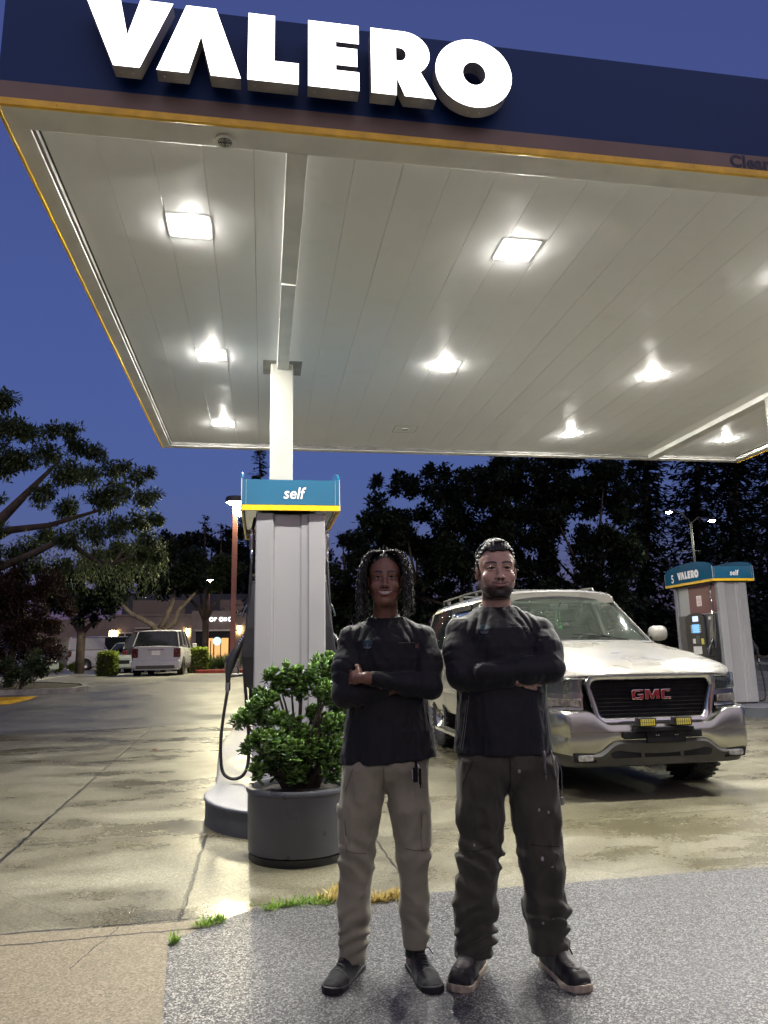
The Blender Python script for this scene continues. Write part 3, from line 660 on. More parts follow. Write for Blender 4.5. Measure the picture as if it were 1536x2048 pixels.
def car_glass(name, tint, alpha, dr=.5):
    t = NT(name); v = t.n('ShaderNodeTexVoronoi', {'Vector': t.co(), 'Scale': 80.0}, feature='F1')
    keep = t.math('GREATER_THAN', t.n('ShaderNodeSeparateColor', {0: v.outputs['Color']}).outputs[0], .6)
    d = t.math('MULTIPLY', keep, t.ramp(v.outputs['Distance'], [(.0, 1), (.3, .7), (.42, 0)]))
    gl = t.n('ShaderNodeBsdfGlossy', {0: (.9, .95, .92, 1), 1: .04, 'Normal': t.bump(d, dr, .004)})
    tr = t.n('ShaderNodeBsdfTransparent', {0: (*tint, 1)}); df = t.n('ShaderNodeBsdfDiffuse', {0: (.30, .36, .32, 1)})
    m1 = t.n('ShaderNodeMixShader', {0: t.math('ADD', alpha, t.math('MULTIPLY', d, .10))}); t.t.links.new(tr.outputs[0], m1.inputs[1]); t.t.links.new(df.outputs[0], m1.inputs[2])
    fr = t.n('ShaderNodeFresnel', {0: 1.5}); m2 = t.n('ShaderNodeMixShader', {0: t.math('MULTIPLY_ADD', fr.outputs[0], 1.0, .02)})
    t.t.links.new(m1.outputs[0], m2.inputs[1]); t.t.links.new(gl.outputs[0], m2.inputs[2]); t.t.links.new(m2.outputs[0], t.out.inputs[0]); return t.m
M_lens2 = car_glass('clear lens glass', (.82, .84, .84), .02, .15); M_ws = car_glass('windscreen glass', (.62, .74, .67), .035); M_dkg = car_glass('tinted side glass', (.10, .12, .12), .03, .8)
M_int = pmat('grey car interior', (.055, .06, .055), .7); M_intd = pmat('dark car interior', (.03, .03, .03), .7); M_dash = pmat('pale dashboard top', (.16, .18, .15), .5)
def boolean_cut(o, cutters):
    for c in cutters:
        md = o.modifiers.new('c', 'BOOLEAN'); md.object = c; md.operation = 'DIFFERENCE'; md.solver = 'EXACT'
    me = bpy.data.meshes.new_from_object(o.evaluated_get(bpy.context.evaluated_depsgraph_get()))
    o.modifiers.clear(); o.data = me
    for c in cutters: bpy.data.objects.remove(c)
def interp(tab, y):
    for (a, va), (b_, vb) in zip(tab[:-1], tab[1:]):
        if y <= b_:
            t = max(0, min(1, (y-a)/(b_-a))); t = t*t*(3-2*t)*.35+t*.65
            return va+(vb-va)*t if not isinstance(va, tuple) else tuple(p+(q-p)*t for p, q in zip(va, vb))
    return tab[-1][1]
car = thing('sport_utility_car', 'large wet pearl beige car with chrome grille and yellow bumper lamps, behind the two men', 'car', (3.47, 6.17, 0))
TOP = [(.16, 1.085), (.24, 1.125), (.5, 1.19), (1.0, 1.285), (1.6, 1.375), (1.9, 1.38), (5.3, 1.36), (5.52, 1.32)]
WID = [(.16, .89), (.25, .945), (.5, .98), (.9, 1.0), (4.8, 1.0), (5.3, .975), (5.5, .93)]
CRN = [(.16, .012), (.5, .035), (1.2, .05), (1.6, .045), (1.9, .0), (5.5, .0)]
b = MB(); rings = []
ys = [.345, .36, .42, .55, .7, .9, 1.1, 1.3, 1.5, 1.62, 1.75, 2.0, 2.5, 3.0, 3.5, 4.0, 4.5, 4.9, 5.15, 5.3, 5.42, 5.5]
for y in ys:
    w, zt, cr = interp(WID, y), interp(TOP, y), interp(CRN, y); bot = .50
    half = [(.80*w, bot-.03), (.945*w, bot), (.985*w, bot+.12), (1.0*w, max(.84, bot+.2)), (.992*w, 1.0), (.975*w, min(zt-.07, 1.15)), (.958*w, zt-.045), (.925*w, zt-.012), (.86*w, zt+.003), (.70*w, zt+cr*.35), (.62*w, zt+cr*.75), (.35*w, zt+cr*.95), (0, zt+cr)]
    ring = [(x, y, z) for x, z in half]+[(-x, y, z) for x, z in reversed(half[:-1])]
    rings.append(ring)
b.loft(rings, cap=True)
body = b.build('body', [M_paint, M_blackp], car, smooth=40)
cut = []
FA, RA, WR = 1.05, 4.36, .405
for yy in (FA, RA):
    for s in (-1, 1):
        c = MB(); c.lathe([(0, s*.62), (.475, s*.62), (.475, s*1.2), (0, s*1.2)], 'x', (0, yy, .47), 28); cut.append(c.build('cut', M_blackp))
boolean_cut(body, cut)
b = MB(); rings = []
for y in (.15, .16, .19, .24, .30, .352):
    w, zt, cr = interp(WID, max(.16, y))*(1 if y > .155 else .985), interp(TOP, max(.16, y))-(.012 if y < .155 else 0), interp(CRN, max(.16, y)); yo = lambda x: y+.17*max(0, (abs(x)-.55)/.4)**2*(1-(y-.15)/.202)
    half = [(.93*w, zt-.045), (.955*w, zt-.03), (.925*w, zt-.012), (.86*w, zt+.003), (.70*w, zt+cr*.35), (.62*w, zt+cr*.75), (.35*w, zt+cr*.95), (0, zt+cr)]
    top = [(x, yo(x), z) for x, z in half]+[(-x, yo(x), z) for x, z in reversed(half[:-1])]
    rings.append(top+[(x, yy_+.0, z-.03) for x, yy_, z in reversed(top)])
b.loft(rings, cap=True); hd = b.build('hood_lip', M_paint, car, smooth=40)
try: body.data.set_sharp_from_angle(angle=R(40))
except Exception: pass
bv = body.modifiers.new('b', 'BEVEL'); bv.width = .006; bv.segments = 2; bv.limit_method = 'ANGLE'; bv.angle_limit = R(40)
b = MB(); b.box(-.75, .75, .25, 5.35, .34, .60); b.box(-.62, .62, .5, 5.2, .28, .36); b.box(-.9, .9, 1.0, 1.1, .37, .43); b.box(-.9, .9, 4.3, 4.4, .37, .43); b.build('chassis', M_blackp, car)
# roof and pillars
b = MB(); rings = []
for y, dz, w in ((2.20, -.035, .72), (2.26, -.012, .755), (2.4, 0, .775), (2.8, .012, .79), (3.6, .018, .79), (4.6, .01, .785), (5.15, -.01, .775), (5.36, -.05, .76)):
    half = [(w*.90, 1.885+dz*.6), (w+.02, 1.90+dz), (w+.004, 1.945+dz), (w-.035, 1.985+dz), (w-.12, 2.008+dz), (w*.5, 2.028+dz), (0, 2.036+dz)]
    rings.append([(x, y-.06*(1-(x/.8)**2) if y < 2.3 else y, z) for x, z in half]+[(-x, y-.06*(1-(x/.8)**2) if y < 2.3 else y, z) for x, z in reversed(half[:-1])])
b.loft(rings, cap=True); b.build('roof', M_paint, car, smooth=40)
def bar(b, p, q, w, d, s):
    # flat bar p->q; w along y, d along x (thickness inwards)
    (x0, y0, z0), (x1, y1, z1) = p, q
    b.add([(s*x0, y0-w/2, z0), (s*x0, y0+w/2, z0), (s*(x0-d), y0+w/2, z0), (s*(x0-d), y0-w/2, z0), (s*x1, y1-w/2, z1), (s*x1, y1+w/2, z1), (s*(x1-d), y1+w/2, z1), (s*(x1-d), y1-w/2, z1)],
          [(0, 1, 2, 3), (7, 6, 5, 4), (0, 4, 5, 1), (1, 5, 6, 2), (2, 6, 7, 3), (3, 7, 4, 0)])
for s in (-1, 1):
    for (p, q, w) in (((.945, 1.72, 1.36), (.785, 2.33, 1.90), .075), ((.955, 2.86, 1.36), (.812, 2.92, 1.91), .075), ((.955, 3.92, 1.36), (.812, 3.92, 1.91), .075), ((.945, 5.38, 1.34), (.80, 5.22, 1.90), .14)):
        b = MB(); bar(b, p, q, w, .06, s); b.build('pillar', M_paint, car, bevel=.008)
    for (y0, y1, t0, t1) in ((1.78, 2.81, 2.36, 2.87), (2.90, 3.87, 2.96, 3.88), (3.97, 5.29, 3.97, 5.14)):
        b = MB(); b.add([(s*.945, y0, 1.365), (s*.945, y1, 1.365), (s*.806, t1, 1.895), (s*.806, t0, 1.895)], [(0, 1, 2, 3)]); b.build('side_window', M_dkg, car)
        if y0 < 3.9:
            v = MB(); v.add([(s*.845, t0-.02, 1.84), (s*.845, t1+.0, 1.84), (s*.832, t1, 1.915), (s*.825, t0+.03, 1.915)], [(0, 1, 2, 3)]); v.build('wind_deflector', M_blackp, car, solid=.004)
    # side details
    b = MB(); xs_ = s*1.004; a, c = sorted((s*.985, s*1.016)); b.box(a, c, 1.56, 3.88, .76, .83); b.build('side_moulding', M_paint, car, bevel=.008)
    b = MB(); a, c = sorted((s*1.014, s*1.019)); b.box(a, c, 1.58, 2.84, .782, .812); b.box(a, c, 2.88, 3.86, .782, .812); b.build('chrome_strip', M_chrome, car)
    b = MB()
    for yy in (1.66, 2.86, 3.90):
        w, zt = interp(WID, yy), interp(TOP, yy); P = [(.945*w, .50), (.985*w, .62), (1.0*w, .84), (.992*w, 1.0), (.975*w, 1.15), (.958*w, zt-.045), (.925*w, zt-.012)]
        b.loft([[(s*(x+.0015), yy+e, z) for x, z in P] for e in (-.003, .003)], closed=False)
    b.build('door_gap', M_blackp, car)
    for yy in (2.68, 3.72):
        b = MB(); a, c = sorted((s*.985, s*1.012)); b.rbox(a, c, yy-.09, yy+.09, 1.08, 1.12, .008); b.build('door_handle', M_paint, car)
    b = MB(); a, c = sorted((s*.99, s*1.15)); b.box(a, c, 1.62, 3.85, .285, .33); b.build('running_board', M_gr, car, bevel=.015)
    b = MB()
    for k in range(4): a, c = sorted((s*(1.02+.032*k), s*(1.032+.032*k))); b.box(a, c, 1.66, 3.81, .331, .337)
    a, c = sorted((s*1.145, s*1.158)); b.box(a, c, 1.62, 3.85, .30, .335); b.build('running_board_trim', M_chrome, car)
    # roof rails
    b = MB(); b.tube([(s*.66, 2.55, 2.035), (s*.67, 2.62, 2.075), (s*.68, 3.6, 2.095), (s*.68, 5.0, 2.085), (s*.67, 5.08, 2.04)], .016, 8)
    for yy in (3.2, 4.0, 4.7): b.box(s*.68-.015, s*.68+.015, yy-.04, yy+.04, 2.02, 2.09)
    b.build('roof_rail', M_gr, car, smooth=50)
    # mirror
    b = MB(); cx = s*1.13; rings = []
    for y, k in ((1.84, .35), (1.855, .75), (1.885, .95), (1.93, 1.0), (1.965, .96)):
        rings.append([(cx+k*.105*math.copysign(abs(math.cos(a))**.7, math.cos(a)), y, 1.485+k*.090*math.copysign(abs(math.sin(a))**.7, math.sin(a))) for a in [2*math.pi*i/20 for i in range(20)]])
    b.loft(rings, cap=True); mr = b.build('wing_mirror', M_paint, car, smooth=40)
    b = MB(); a, c = sorted((s*.93, s*1.02)); b.box(a, c, 1.86, 1.95, 1.39, 1.45); b.build('mirror_bracket', M_blackp, mr, bevel=.01)
for yy in (3.1, 4.2):
    b = MB(); b.box(-.66, .66, yy-.03, yy+.03, 2.085, 2.105); b.build('roof_crossbar', M_gr, car, bevel=.006)
b = MB(); b.add([(-.84, 5.50, 1.40), (.84, 5.50, 1.40), (.72, 5.36, 1.88), (-.72, 5.36, 1.88)], [(0, 1, 2, 3)]); b.build('rear_window', M_dkg, car)
# windscreen
def wsp(u, v, off=0):   # u -1..1, v 0..1
    hb, ht = .905, .755; x = u*(hb+(ht-hb)*v); yb = 1.50+.19*abs(u)**2.2; yt = 2.165+.11*abs(u)**2.2
    return (x, yb+(yt-yb)*v-off, 1.395-.02*abs(u)**2+(1.915+.022*(1-u*u)-1.395)*v+off*.6)
b = MB(); b.loft([[wsp(-1+2*i/16, v/6) for i in range(17)] for v in range(7)], closed=False); b.build('windscreen', M_ws, car, smooth=True)
b = MB()
for v0, v1 in ((-.02, .05), (.955, 1.02)): b.loft([[wsp(-1+2*i/16, v, .004) for i in range(17)] for v in (v0, v1)], closed=False)
for u0, u1 in ((-1.02, -.96), (.96, 1.02)): b.loft([[wsp(u, v/6, .004) for v in range(7)] for u in (u0, u1)], closed=False)
b.build('windscreen_seal', M_blackp, car)
b = MB()
for k, (u0, u1, dz) in enumerate(((.62, -.10, .10), (-.30, -.86, .10))):
    b.tube([wsp(u0, .02, .02), wsp(u0-.2, .05, .03), wsp((u0+u1)/2, .10, .03)], .008, 6); p0 = Vector(wsp(u0-.62*(1 if k == 0 else .5), .06, .022)); b.tube([wsp(u0+.02, .03, .02), wsp((u0+u1)/2, .09, .024), wsp(u1, .13, .022)], [.006, .010, .005], 6)
b.build('wiper', M_blackp, car, smooth=True)
b = MB(); b.loft([[(x, 1.46+.2*abs(x/.9)**2+dy, 1.395-.015*abs(x)+dz) for x in [-.88+1.76*i/12 for i in range(13)]] for dy, dz in ((-.10, -.003), (-.03, .012), (.02, .004))], closed=False); b.build('cowl_grille', M_gr, car, solid=.01)
# interior
b = MB(); b.loft([[(x, y, z) for x in [-.86+1.72*i/8 for i in range(9)]] for y, z in ((1.66, 1.36), (1.85, 1.40), (2.05, 1.37), (2.1, 1.2))], closed=False); b.build('dashboard', M_dash, car, smooth=60)
b = MB(); b.box(-.90, .90, 1.7, 5.3, .62, .66); b.build('cabin_floor', M_intd, car)
for sx in (-.38, .38):
    for yy in (2.75, 3.75):
        b = MB(); b.rbox(sx-.27, sx+.27, yy-.45, yy+.02, .95, 1.10, .06); b.rbox(sx-.26, sx+.26, yy, yy+.14, 1.06, 1.62, .05); b.rbox(sx-.13, sx+.13, yy+.02, yy+.12, 1.66, 1.82, .04); b.box(sx-.06, sx-.05, yy+.06, yy+.07, 1.6, 1.68); b.box(sx+.05, sx+.06, yy+.06, yy+.07, 1.6, 1.68)
        b.build('seat', M_int, car, bevel=.02)
b = MB(); b.tube([(.38+.19*math.cos(a*.2618), 2.12+.06*math.sin(a*.2618), 1.32+.17*math.sin(a*.2618)) for a in range(25)], .014, 8, cap=False); b.tube([(.38, 2.12, 1.32), (.38, 1.95, 1.25)], .03, 8); b.tube([(.20, 2.12, 1.32), (.56, 2.12, 1.32)], .014, 6); b.build('steering_wheel', M_intd, car, smooth=True)
b = MB(); b.rbox(-.12, .12, 2.13, 2.16, 1.78, 1.85, .012); b.tube([(0, 2.13, 1.82), (0, 2.06, 1.86)], .01, 6); b.build('rear_view_mirror', M_intd, car)
b = MB(); b.tube([(.01, 2.12, 1.78), (.0, 2.12, 1.70), (.01, 2.12, 1.60)], .004, 5); b.tube([(-.03, 2.12, 1.78), (-.05, 2.12, 1.66), (-.03, 2.12, 1.58), (.0, 2.12, 1.56)], .004, 5); b.lathe([(0, -.02), (.02, -.012), (.02, .012), (0, .02)], 'z', (.01, 2.12, 1.57), 10); b.build('hanging_ornament', pmat('green cord', (.03, .20, .06), .5), car)
# front: backing, grille, lamps
def fy(x): return .165+.02*min(1, abs(x)/.6)+(.18*max(0, (abs(x)-.6)/.36)**1.8)
b = MB(); b.loft([[(x, fy(x)+.05, z) for x in [-.95+1.9*i/24 for i in range(25)]] for z in (.66, 1.09)], closed=False); b.build('front_backing', M_blackp, car)
def rrect(x0, x1, z0, z1, r, n=6, tap=0):
    P = []
    for cx, cz, a0 in ((x1-r, z1-r, 0), (x0+r, z1-r, 90), (x0+r+tap, z0+r*1.3, 180), (x1-r-tap, z0+r*1.3, 270)):
        for k in range(n+1):
            a = R(a0+90*k/n); P.append((cx+r*math.cos(a), cz+(r if a0 < 180 else r*1.3)*math.sin(a)))
    return P
o1 = rrect(-.635, .635, .655, 1.078, .075, tap=.06); o2 = rrect(-.60, .60, .69, 1.045, .07, tap=.06); o3 = rrect(-.575, .575, .71, 1.03, .065, tap=.06)
b = MB(); b.loft([[(x, .175, z) for x, z in o1], [(x, .135, z) for x, z in o1], [(x*.99, .118, z*.99+.009) for x, z in o1], [(x, .118, z) for x, z in o2], [(x, .14, z) for x, z in o3], [(x, .19, z) for x, z in o3]]); b.build('grille_frame', M_chrome, car, smooth=60)
b = MB(); b.prism(o3, .195, .20, 'y')
for k in range(9): b.box(-.565, .565, .180, .192, .728+.034*k, .734+.034*k)
b.build('grille', M_blackp, car)
def mark(polys, x0, z0, w, h, y, mats, name, parent):
    b = MB()
    for k, (ins, dy, mi) in enumerate(((0, 0, 1), (.012, -.006, 0))):
        for P in polys:
            cx = sum(p[0] for p in P)/len(P)
            b.prism([(x0+p[0]*w, z0+p[1]*h) for p in P], y+dy, y+.008+dy*.5, 'y', m=mi) if k == 0 else None
    # red face: inset polygons through bmesh
    o = b.build(name, mats, parent)
    bm = bmesh.new(); bm.from_mesh(o.data); fs = [f for f in bm.faces if f.normal.y < -.9]
    bmesh.ops.inset_individual(bm, faces=fs, thickness=.0045, depth=.0015); [setattr(f, 'material_index', 0) for f in fs]; bm.to_mesh(o.data); bm.free(); return o
Gp = [(0, .12), (.03, 0), (.27, 0), (.30, .1), (.30, .55), (.15, .55), (.15, .40), (.20, .40), (.20, .22), (.09, .22), (.09, .78), (.30, .78), (.30, 1), (.04, 1), (0, .86)]
Mp = [(.34, 0), (.43, 0), (.43, .62), (.50, .0), (.54, .0), (.62, .62), (.62, 0), (.71, 0), (.71, 1), (.59, 1), (.525, .48), (.46, 1), (.34, 1)]
Cp = [(.75, .12), (.78, 0), (1.0, 0), (1.0, .22), (.84, .22), (.84, .78), (1.0, .78), (1.0, 1), (.78, 1), (.75, .86)]
mark([Gp, Mp, Cp], -.185, .855, .38, .088, .150, [M_gred, M_chrome], 'grille_emblem', car)
for s in (-1, 1):
    def lampm(x0, x1, z0, z1, dy, mat, name, sk=0, inner=.0):
        b = MB(); n = 10; rows = []
        for z in (z0, z0+.008, z1-.008, z1):
            e = -.0 if z in (z0, z1) else -.014
            rows.append([(s*(x0+(x1-x0)*i/n), fy(x0+(x1-x0)*i/n)-.02+dy+e, z+sk*(i/n)*(1 if z > (z0+z1)/2 else 0)) for i in range(n+1)])
        b.loft(rows, closed=False); return b.build(name, mat, car, smooth=35, solid=.02)
    hl = lampm(.650, .955, .925, 1.062, 0, M_lens2, 'headlight', .012)
    rf = lampm(.655, .950, .930, 1.060, .045, M_refl, 'reflector', .012); rf.parent = hl
    for hx, rr_ in ((.725, .052), (.845, .046)):
        b = MB(); yq = fy(hx)+.012; b.lathe([(0, yq+.03), (rr_*.35, yq+.028), (rr_*.75, yq+.012), (rr_, yq-.008), (rr_*1.12, yq-.006)], 'y', (s*hx, 0, .993), 20); b.lathe([(0, yq-.006), (.012, yq-.002), (.012, yq+.02)], 'y', (s*hx, 0, .993), 10); q_ = b.build('reflector_bowl', M_chrome, hl, smooth=60)
    ml = lampm(.665, .955, .808, .882, .004, M_ambg, 'marker_light')
    b = MB(); b.loft([[(s*x, fy(x)-.012, z) for x in [.64+.32*i/8 for i in range(9)]] for z in (.888, .92)], closed=False); b.build('lamp_divider', M_chrome, car, solid=.01)
    b = MB(); b.loft([[(s*x, fy(x)+.0, z) for x in [.64+.32*i/8 for i in range(9)]] for z in (.78, 1.075)], closed=False); b.build('lamp_surround', M_chrome, car, solid=.01)
# bumper
def by(x):
    a = abs(x); return .0+.05*(a/1.0)**2+(.30*((a-.81)/.18)**2 if a > .81 else 0)
def ztop(x): a = abs(x); t = min(1, max(0, (a-.46)/.22)); t = t*t*(3-2*t); return .665+.115*t
def zlow(x): a = abs(x); t = min(1, max(0, (a-.42)/.20)); t = t*t*(3-2*t); return .505-.10*t+(.0 if a < .8 else .03*(a-.8)/.2)
xs2 = [-.99+1.98*i/60 for i in range(61)]
prof = lambda x: [(by(x)+.16, ztop(x)-.005), (by(x)+.05, ztop(x)+.004), (by(x)+.018, ztop(x)-.012), (by(x)+.006, ztop(x)-.05), (by(x)+.004, .60), (by(x)+.016, .592), (by(x)+.014, .55), (by(x)+.02, zlow(x)+.03), (by(x)+.04, zlow(x)), (by(x)+.12, zlow(x)-.003)]
b = MB(); b.loft([[(x, y, z) for y, z in prof(x)] for x in xs2], closed=False); b.build('front_bumper', M_bump, car, smooth=45)
b = MB(); b.loft([[(x*.965, by(x)+.03, zlow(x)+.02), (x*.955, by(x)+.012, zlow(x)-.012), (x*.92, by(x)+.06, .31), (x*.88, by(x)+.14, .29)] for x in xs2], closed=False); b.build('lower_valance', M_gr, car, smooth=40)
b = MB(); b.prism(rrect(-.48, .48, .375, .455, .035), .035, .06, 'y'); b.build('lower_air_intake', M_blackp, car)
b = MB(); b.box(-.20, -.17, .030, .036, .375, .455); b.box(.17, .20, .030, .036, .375, .455); b.build('intake_divider', M_gr, car)
for s in (-1, 1):
    b = MB(); b.prism([(s*.61, .345), (s*.80, .352), (s*.82, .425), (s*.62, .42)], .045, .10, 'y'); b.build('fog_lamp_recess', M_blackp, car)
    b = MB(); b.prism(rrect(min(s*.64, s*.785), max(s*.64, s*.785), .358, .412, .02), .036, .07, 'y'); b.build('fog_lamp', M_lampg, car, bevel=.006)
b = MB(); b.box(-.37, .37, -.012, .02, .535, .60); b.build('plate_recess', M_blackp, car, bevel=.01)
b = MB(); b.box(-.275, .275, -.045, .01, .598, .632); b.box(-.165, .20, -.03, .0, .50, .595); b.build('plate_bracket', M_blackp, car, bevel=.004)
b = MB(); [b.box(x-.006, x+.006, -.034, -.03, .560, .568) for x in (-.08, -.06, .10, .12)]; b.build('plate_screws', M_chr, car)
for x in (-.172, .165):
    b = MB(); b.rbox(x-.085, x+.085, -.07, .0, .640, .715, .012); al = b.build('auxiliary_lamp', M_blackp, car, bevel=.005)
    b = MB(); b.rbox(x-.066, x+.066, -.076, -.069, .651, .704, .006)
    b.build('lamp_face', M_yled, al)
    b = MB()
    for k in range(6): b.box(x-.060+.021*k, x-.054+.021*k, -.080, -.0765, .651, .704)
    b.box(x-.066, x+.066, -.079, -.0765, .675, .680); b.build('lamp_rib', M_gr, al)
# wheels
def wheel(parent, x, y, s, label=None):
    b = MB(); n = 36; P = [(.235, -.12), (.33, -.135), (.385, -.13), (.405, -.105), (.405, .105), (.385, .13), (.33, .135), (.235, .12)]
    b.lathe(P, 'x', (0, 0, 0), 48)
    for k in range(n):
        for sg in (-1, 1):
            a = R(360*k/n+(5 if sg > 0 else 0)); ca, sa = math.cos(a), math.sin(a); r0, r1 = .398, .417; hw = .014
            vs = [(sg*xx, rr*ca-h*sa, rr*sa+h*ca) for xx in (.055, .134) for rr in (r0, r1) for h in (-hw, hw)]
            b.add(vs, [(0, 1, 3, 2), (4, 6, 7, 5), (0, 4, 5, 1), (2, 3, 7, 6), (0, 2, 6, 4), (1, 5, 7, 3)])
            vs = [(sg*xx, rr*ca-h*sa, rr*sa+h*ca) for xx in (.004, .045) for rr in (r0, r1-.002) for h in (-hw*1.3, hw*.9)]
            b.add(vs, [(0, 1, 3, 2), (4, 6, 7, 5), (0, 4, 5, 1), (2, 3, 7, 6), (0, 2, 6, 4), (1, 5, 7, 3)])
    w = bpy.data.objects.new('wheel', None); link(w, parent); w.location = (x, y, WR+.008)
    b.build('tyre', M_tyre, w)
    b = MB(); b.lathe([(.0, s*.05), (.06, s*.06), (.07, s*.03), (.20, s*.04), (.225, s*.10), (.240, s*.12), (.240, -s*.1), (0, -s*.1)], 'x', (0, 0, 0), 32)
    for k in range(5):
        a = R(72*k); ca, sa = math.cos(a), math.sin(a); b.add([(s*xx, rr*ca-h*sa, rr*sa+h*ca) for xx in (.03, .085) for rr in (.05, .225) for h in (-.03, .03)], [(0, 1, 3, 2), (4, 6, 7, 5), (0, 4, 5, 1), (2, 3, 7, 6), (0, 2, 6, 4), (1, 5, 7, 3)])
    b.build('rim', M_chrome, w, smooth=40); return w
for yy in (FA, RA):
    for s in (-1, 1): wheel(car, s*.845, yy, s)
# ================================================================== implicit surface tools (numpy) for the two people
def hash3(i, j, k, seed):
    h = (i*374761393+j*668265263+k*2147483647+seed*1274126177) & 0xffffffff
    h = ((h ^ (h >> 13))*1274126177) & 0xffffffff
    return ((h ^ (h >> 16)) & 0xffff)/65535.0
def vnoise(P, scale=(1, 1, 1), seed=0):
    Q = P*np.asarray(scale, float); I = np.floor(Q).astype(np.int64); Fr = Q-I; Fr = Fr*Fr*(3-2*Fr); r = 0
    for a in (0, 1):
        for b in (0, 1):
            for c in (0, 1):
                w = (Fr[..., 0] if a else 1-Fr[..., 0])*(Fr[..., 1] if b else 1-Fr[..., 1])*(Fr[..., 2] if c else 1-Fr[..., 2])
                r = r+w*hash3(I[..., 0]+a, I[..., 1]+b, I[..., 2]+c, seed)
    return r*2-1
def smin(a, b, k):
    h = np.clip(.5+.5*(b-a)/k, 0, 1); return b*(1-h)+a*h-k*h*(1-h)
def smax(a, b, k): return -smin(-a, -b, k)
def ell(P, c, r, rot=None):
    Q = P-np.asarray(c, float)
    if rot is not None: Q = Q@np.asarray(rot)
    r = np.asarray(r, float); q = Q/r; k0 = np.sqrt((q*q).sum(-1)); k1 = np.sqrt(((q/r)**2).sum(-1))+1e-9
    return k0*(k0-1)/k1
def cap(P, a, b, ra, rb=None, sq=None):
    rb = ra if rb is None else rb; a = np.asarray(a, float); b = np.asarray(b, float); d = b-a
    Q = P-a; t = np.clip((Q@d)/(d@d), 0, 1); E = Q-t[..., None]*d
    if sq is not None: E = E*np.asarray(sq)
    return np.sqrt((E*E).sum(-1))-(ra+(rb-ra)*t)
def chain(P, pts, rs, k=.01, sq=None):
    d = None
    for i in range(len(pts)-1):
        e = cap(P, pts[i], pts[i+1], rs[i], rs[i+1], sq); d = e if d is None else smin(d, e, k)
    return d
def loftd(P, zs, cx, cy, ax, ay):
    # stacked ellipses
    z = P[..., 2]; X = np.interp(z, zs, cx); Y = np.interp(z, zs, cy); A = np.interp(z, zs, ax); B = np.interp(z, zs, ay)
    q = np.sqrt(((P[..., 0]-X)/A)**2+((P[..., 1]-Y)/B)**2)+1e-9
    return (q-1)*np.minimum(A, B)*(.6+.4/np.maximum(q, .6))
def grid(lo, hi, h):
    n = [int(math.ceil((hi[i]-lo[i])/h))+1 for i in range(3)]
    ax = [lo[i]+h*np.arange(n[i]) for i in range(3)]
    return np.stack(np.meshgrid(*ax, indexing='ij'), -1)
def nets(Fd, lo, h):
    # naive surface nets: returns vertices and quads
    S = Fd < 0; nx, ny, nz = Fd.shape
    acc = np.zeros((nx-1, ny-1, nz-1, 3)); cnt = np.zeros((nx-1, ny-1, nz-1))
    for ax in range(3):
        o1, o2 = [a for a in range(3) if a != ax]
        for u in (0, 1):
            for v in (0, 1):
                s0 = [None]*3; s1 = [None]*3; nn = (nx, ny, nz)
                s0[ax] = slice(0, nn[ax]-1); s1[ax] = slice(1, nn[ax])
                for o, w in ((o1, u), (o2, v)): s0[o] = s1[o] = slice(w, nn[o]-1+w)
                a, b_ = Fd[tuple(s0)], Fd[tuple(s1)]; cr = (a < 0) != (b_ < 0)
                t = np.where(cr, a/np.where(cr, a-b_, 1), 0); p = np.zeros(acc.shape)
                p[..., ax] = t; p[..., o1] = u; p[..., o2] = v
                acc += p*cr[..., None]; cnt += cr
    act = cnt > 0; idx = -np.ones(act.shape, np.int64); idx[act] = np.arange(act.sum())
    V = (np.argwhere(act)+acc[act]/cnt[act][:, None])*h+np.asarray(lo); Q = []
    for ax in range(3):
        o1, o2 = [(1, 2), (2, 0), (0, 1)][ax]; s0 = [slice(1, -1)]*3; s1 = [slice(1, -1)]*3
        s0[ax] = slice(0, -1); s1[ax] = slice(1, None)
        a, b_ = S[tuple(s0)], S[tuple(s1)]; m_ = a != b_; E = np.argwhere(m_); E[:, o1] += 1; E[:, o2] += 1
        if len(E) == 0: continue
        fl = a[m_]
        def g(d1, d2):
            K = E.copy(); K[:, o1] += d1; K[:, o2] += d2; return idx[K[:, 0], K[:, 1], K[:, 2]]
        q = np.stack([g(-1, -1), g(0, -1), g(0, 0), g(-1, 0)], 1); q[~fl] = q[~fl][:, ::-1]; Q.append(q)
    Q = np.concatenate(Q); Q = Q[(Q >= 0).all(1)]
    return V, Q
def isosurf(f, lo, hi, h, relax=1):
    G = grid(lo, hi, h); Fd = np.empty(G.shape[:3])
    for i in range(0, G.shape[0], 24): Fd[i:i+24] = f(G[i:i+24])
    Fd[0] = np.maximum(Fd[0], h); Fd[-1] = np.maximum(Fd[-1], h); Fd[:, 0] = np.maximum(Fd[:, 0], h); Fd[:, -1] = np.maximum(Fd[:, -1], h); Fd[:, :, 0] = np.maximum(Fd[:, :, 0], h); Fd[:, :, -1] = np.maximum(Fd[:, :, -1], h)
    V, Q = nets(Fd, lo, h)
    for _ in range(relax):
        s = np.zeros_like(V); c = np.zeros(len(V))
        for a in range(4):
            i, j = Q[:, a], Q[:, (a+1) % 4]; np.add.at(s, i, V[j]); np.add.at(c, i, 1); np.add.at(s, j, V[i]); np.add.at(c, j, 1)
        V = V*.5+.5*s/np.maximum(c, 1)[:, None]
    return V, Q
def obj_from(name, V, Q, mat, parent=None, cols=None, smooth=True):
    o = mesh_np(name, V, Q, mat, parent, smooth=smooth)
    if cols is not None:
        at = o.data.color_attributes.new('col', 'FLOAT_COLOR', 'POINT'); c = np.ones((len(V), 4), np.float32); c[:, :3] = cols; at.data.foreach_set('color', c.ravel())
    return o
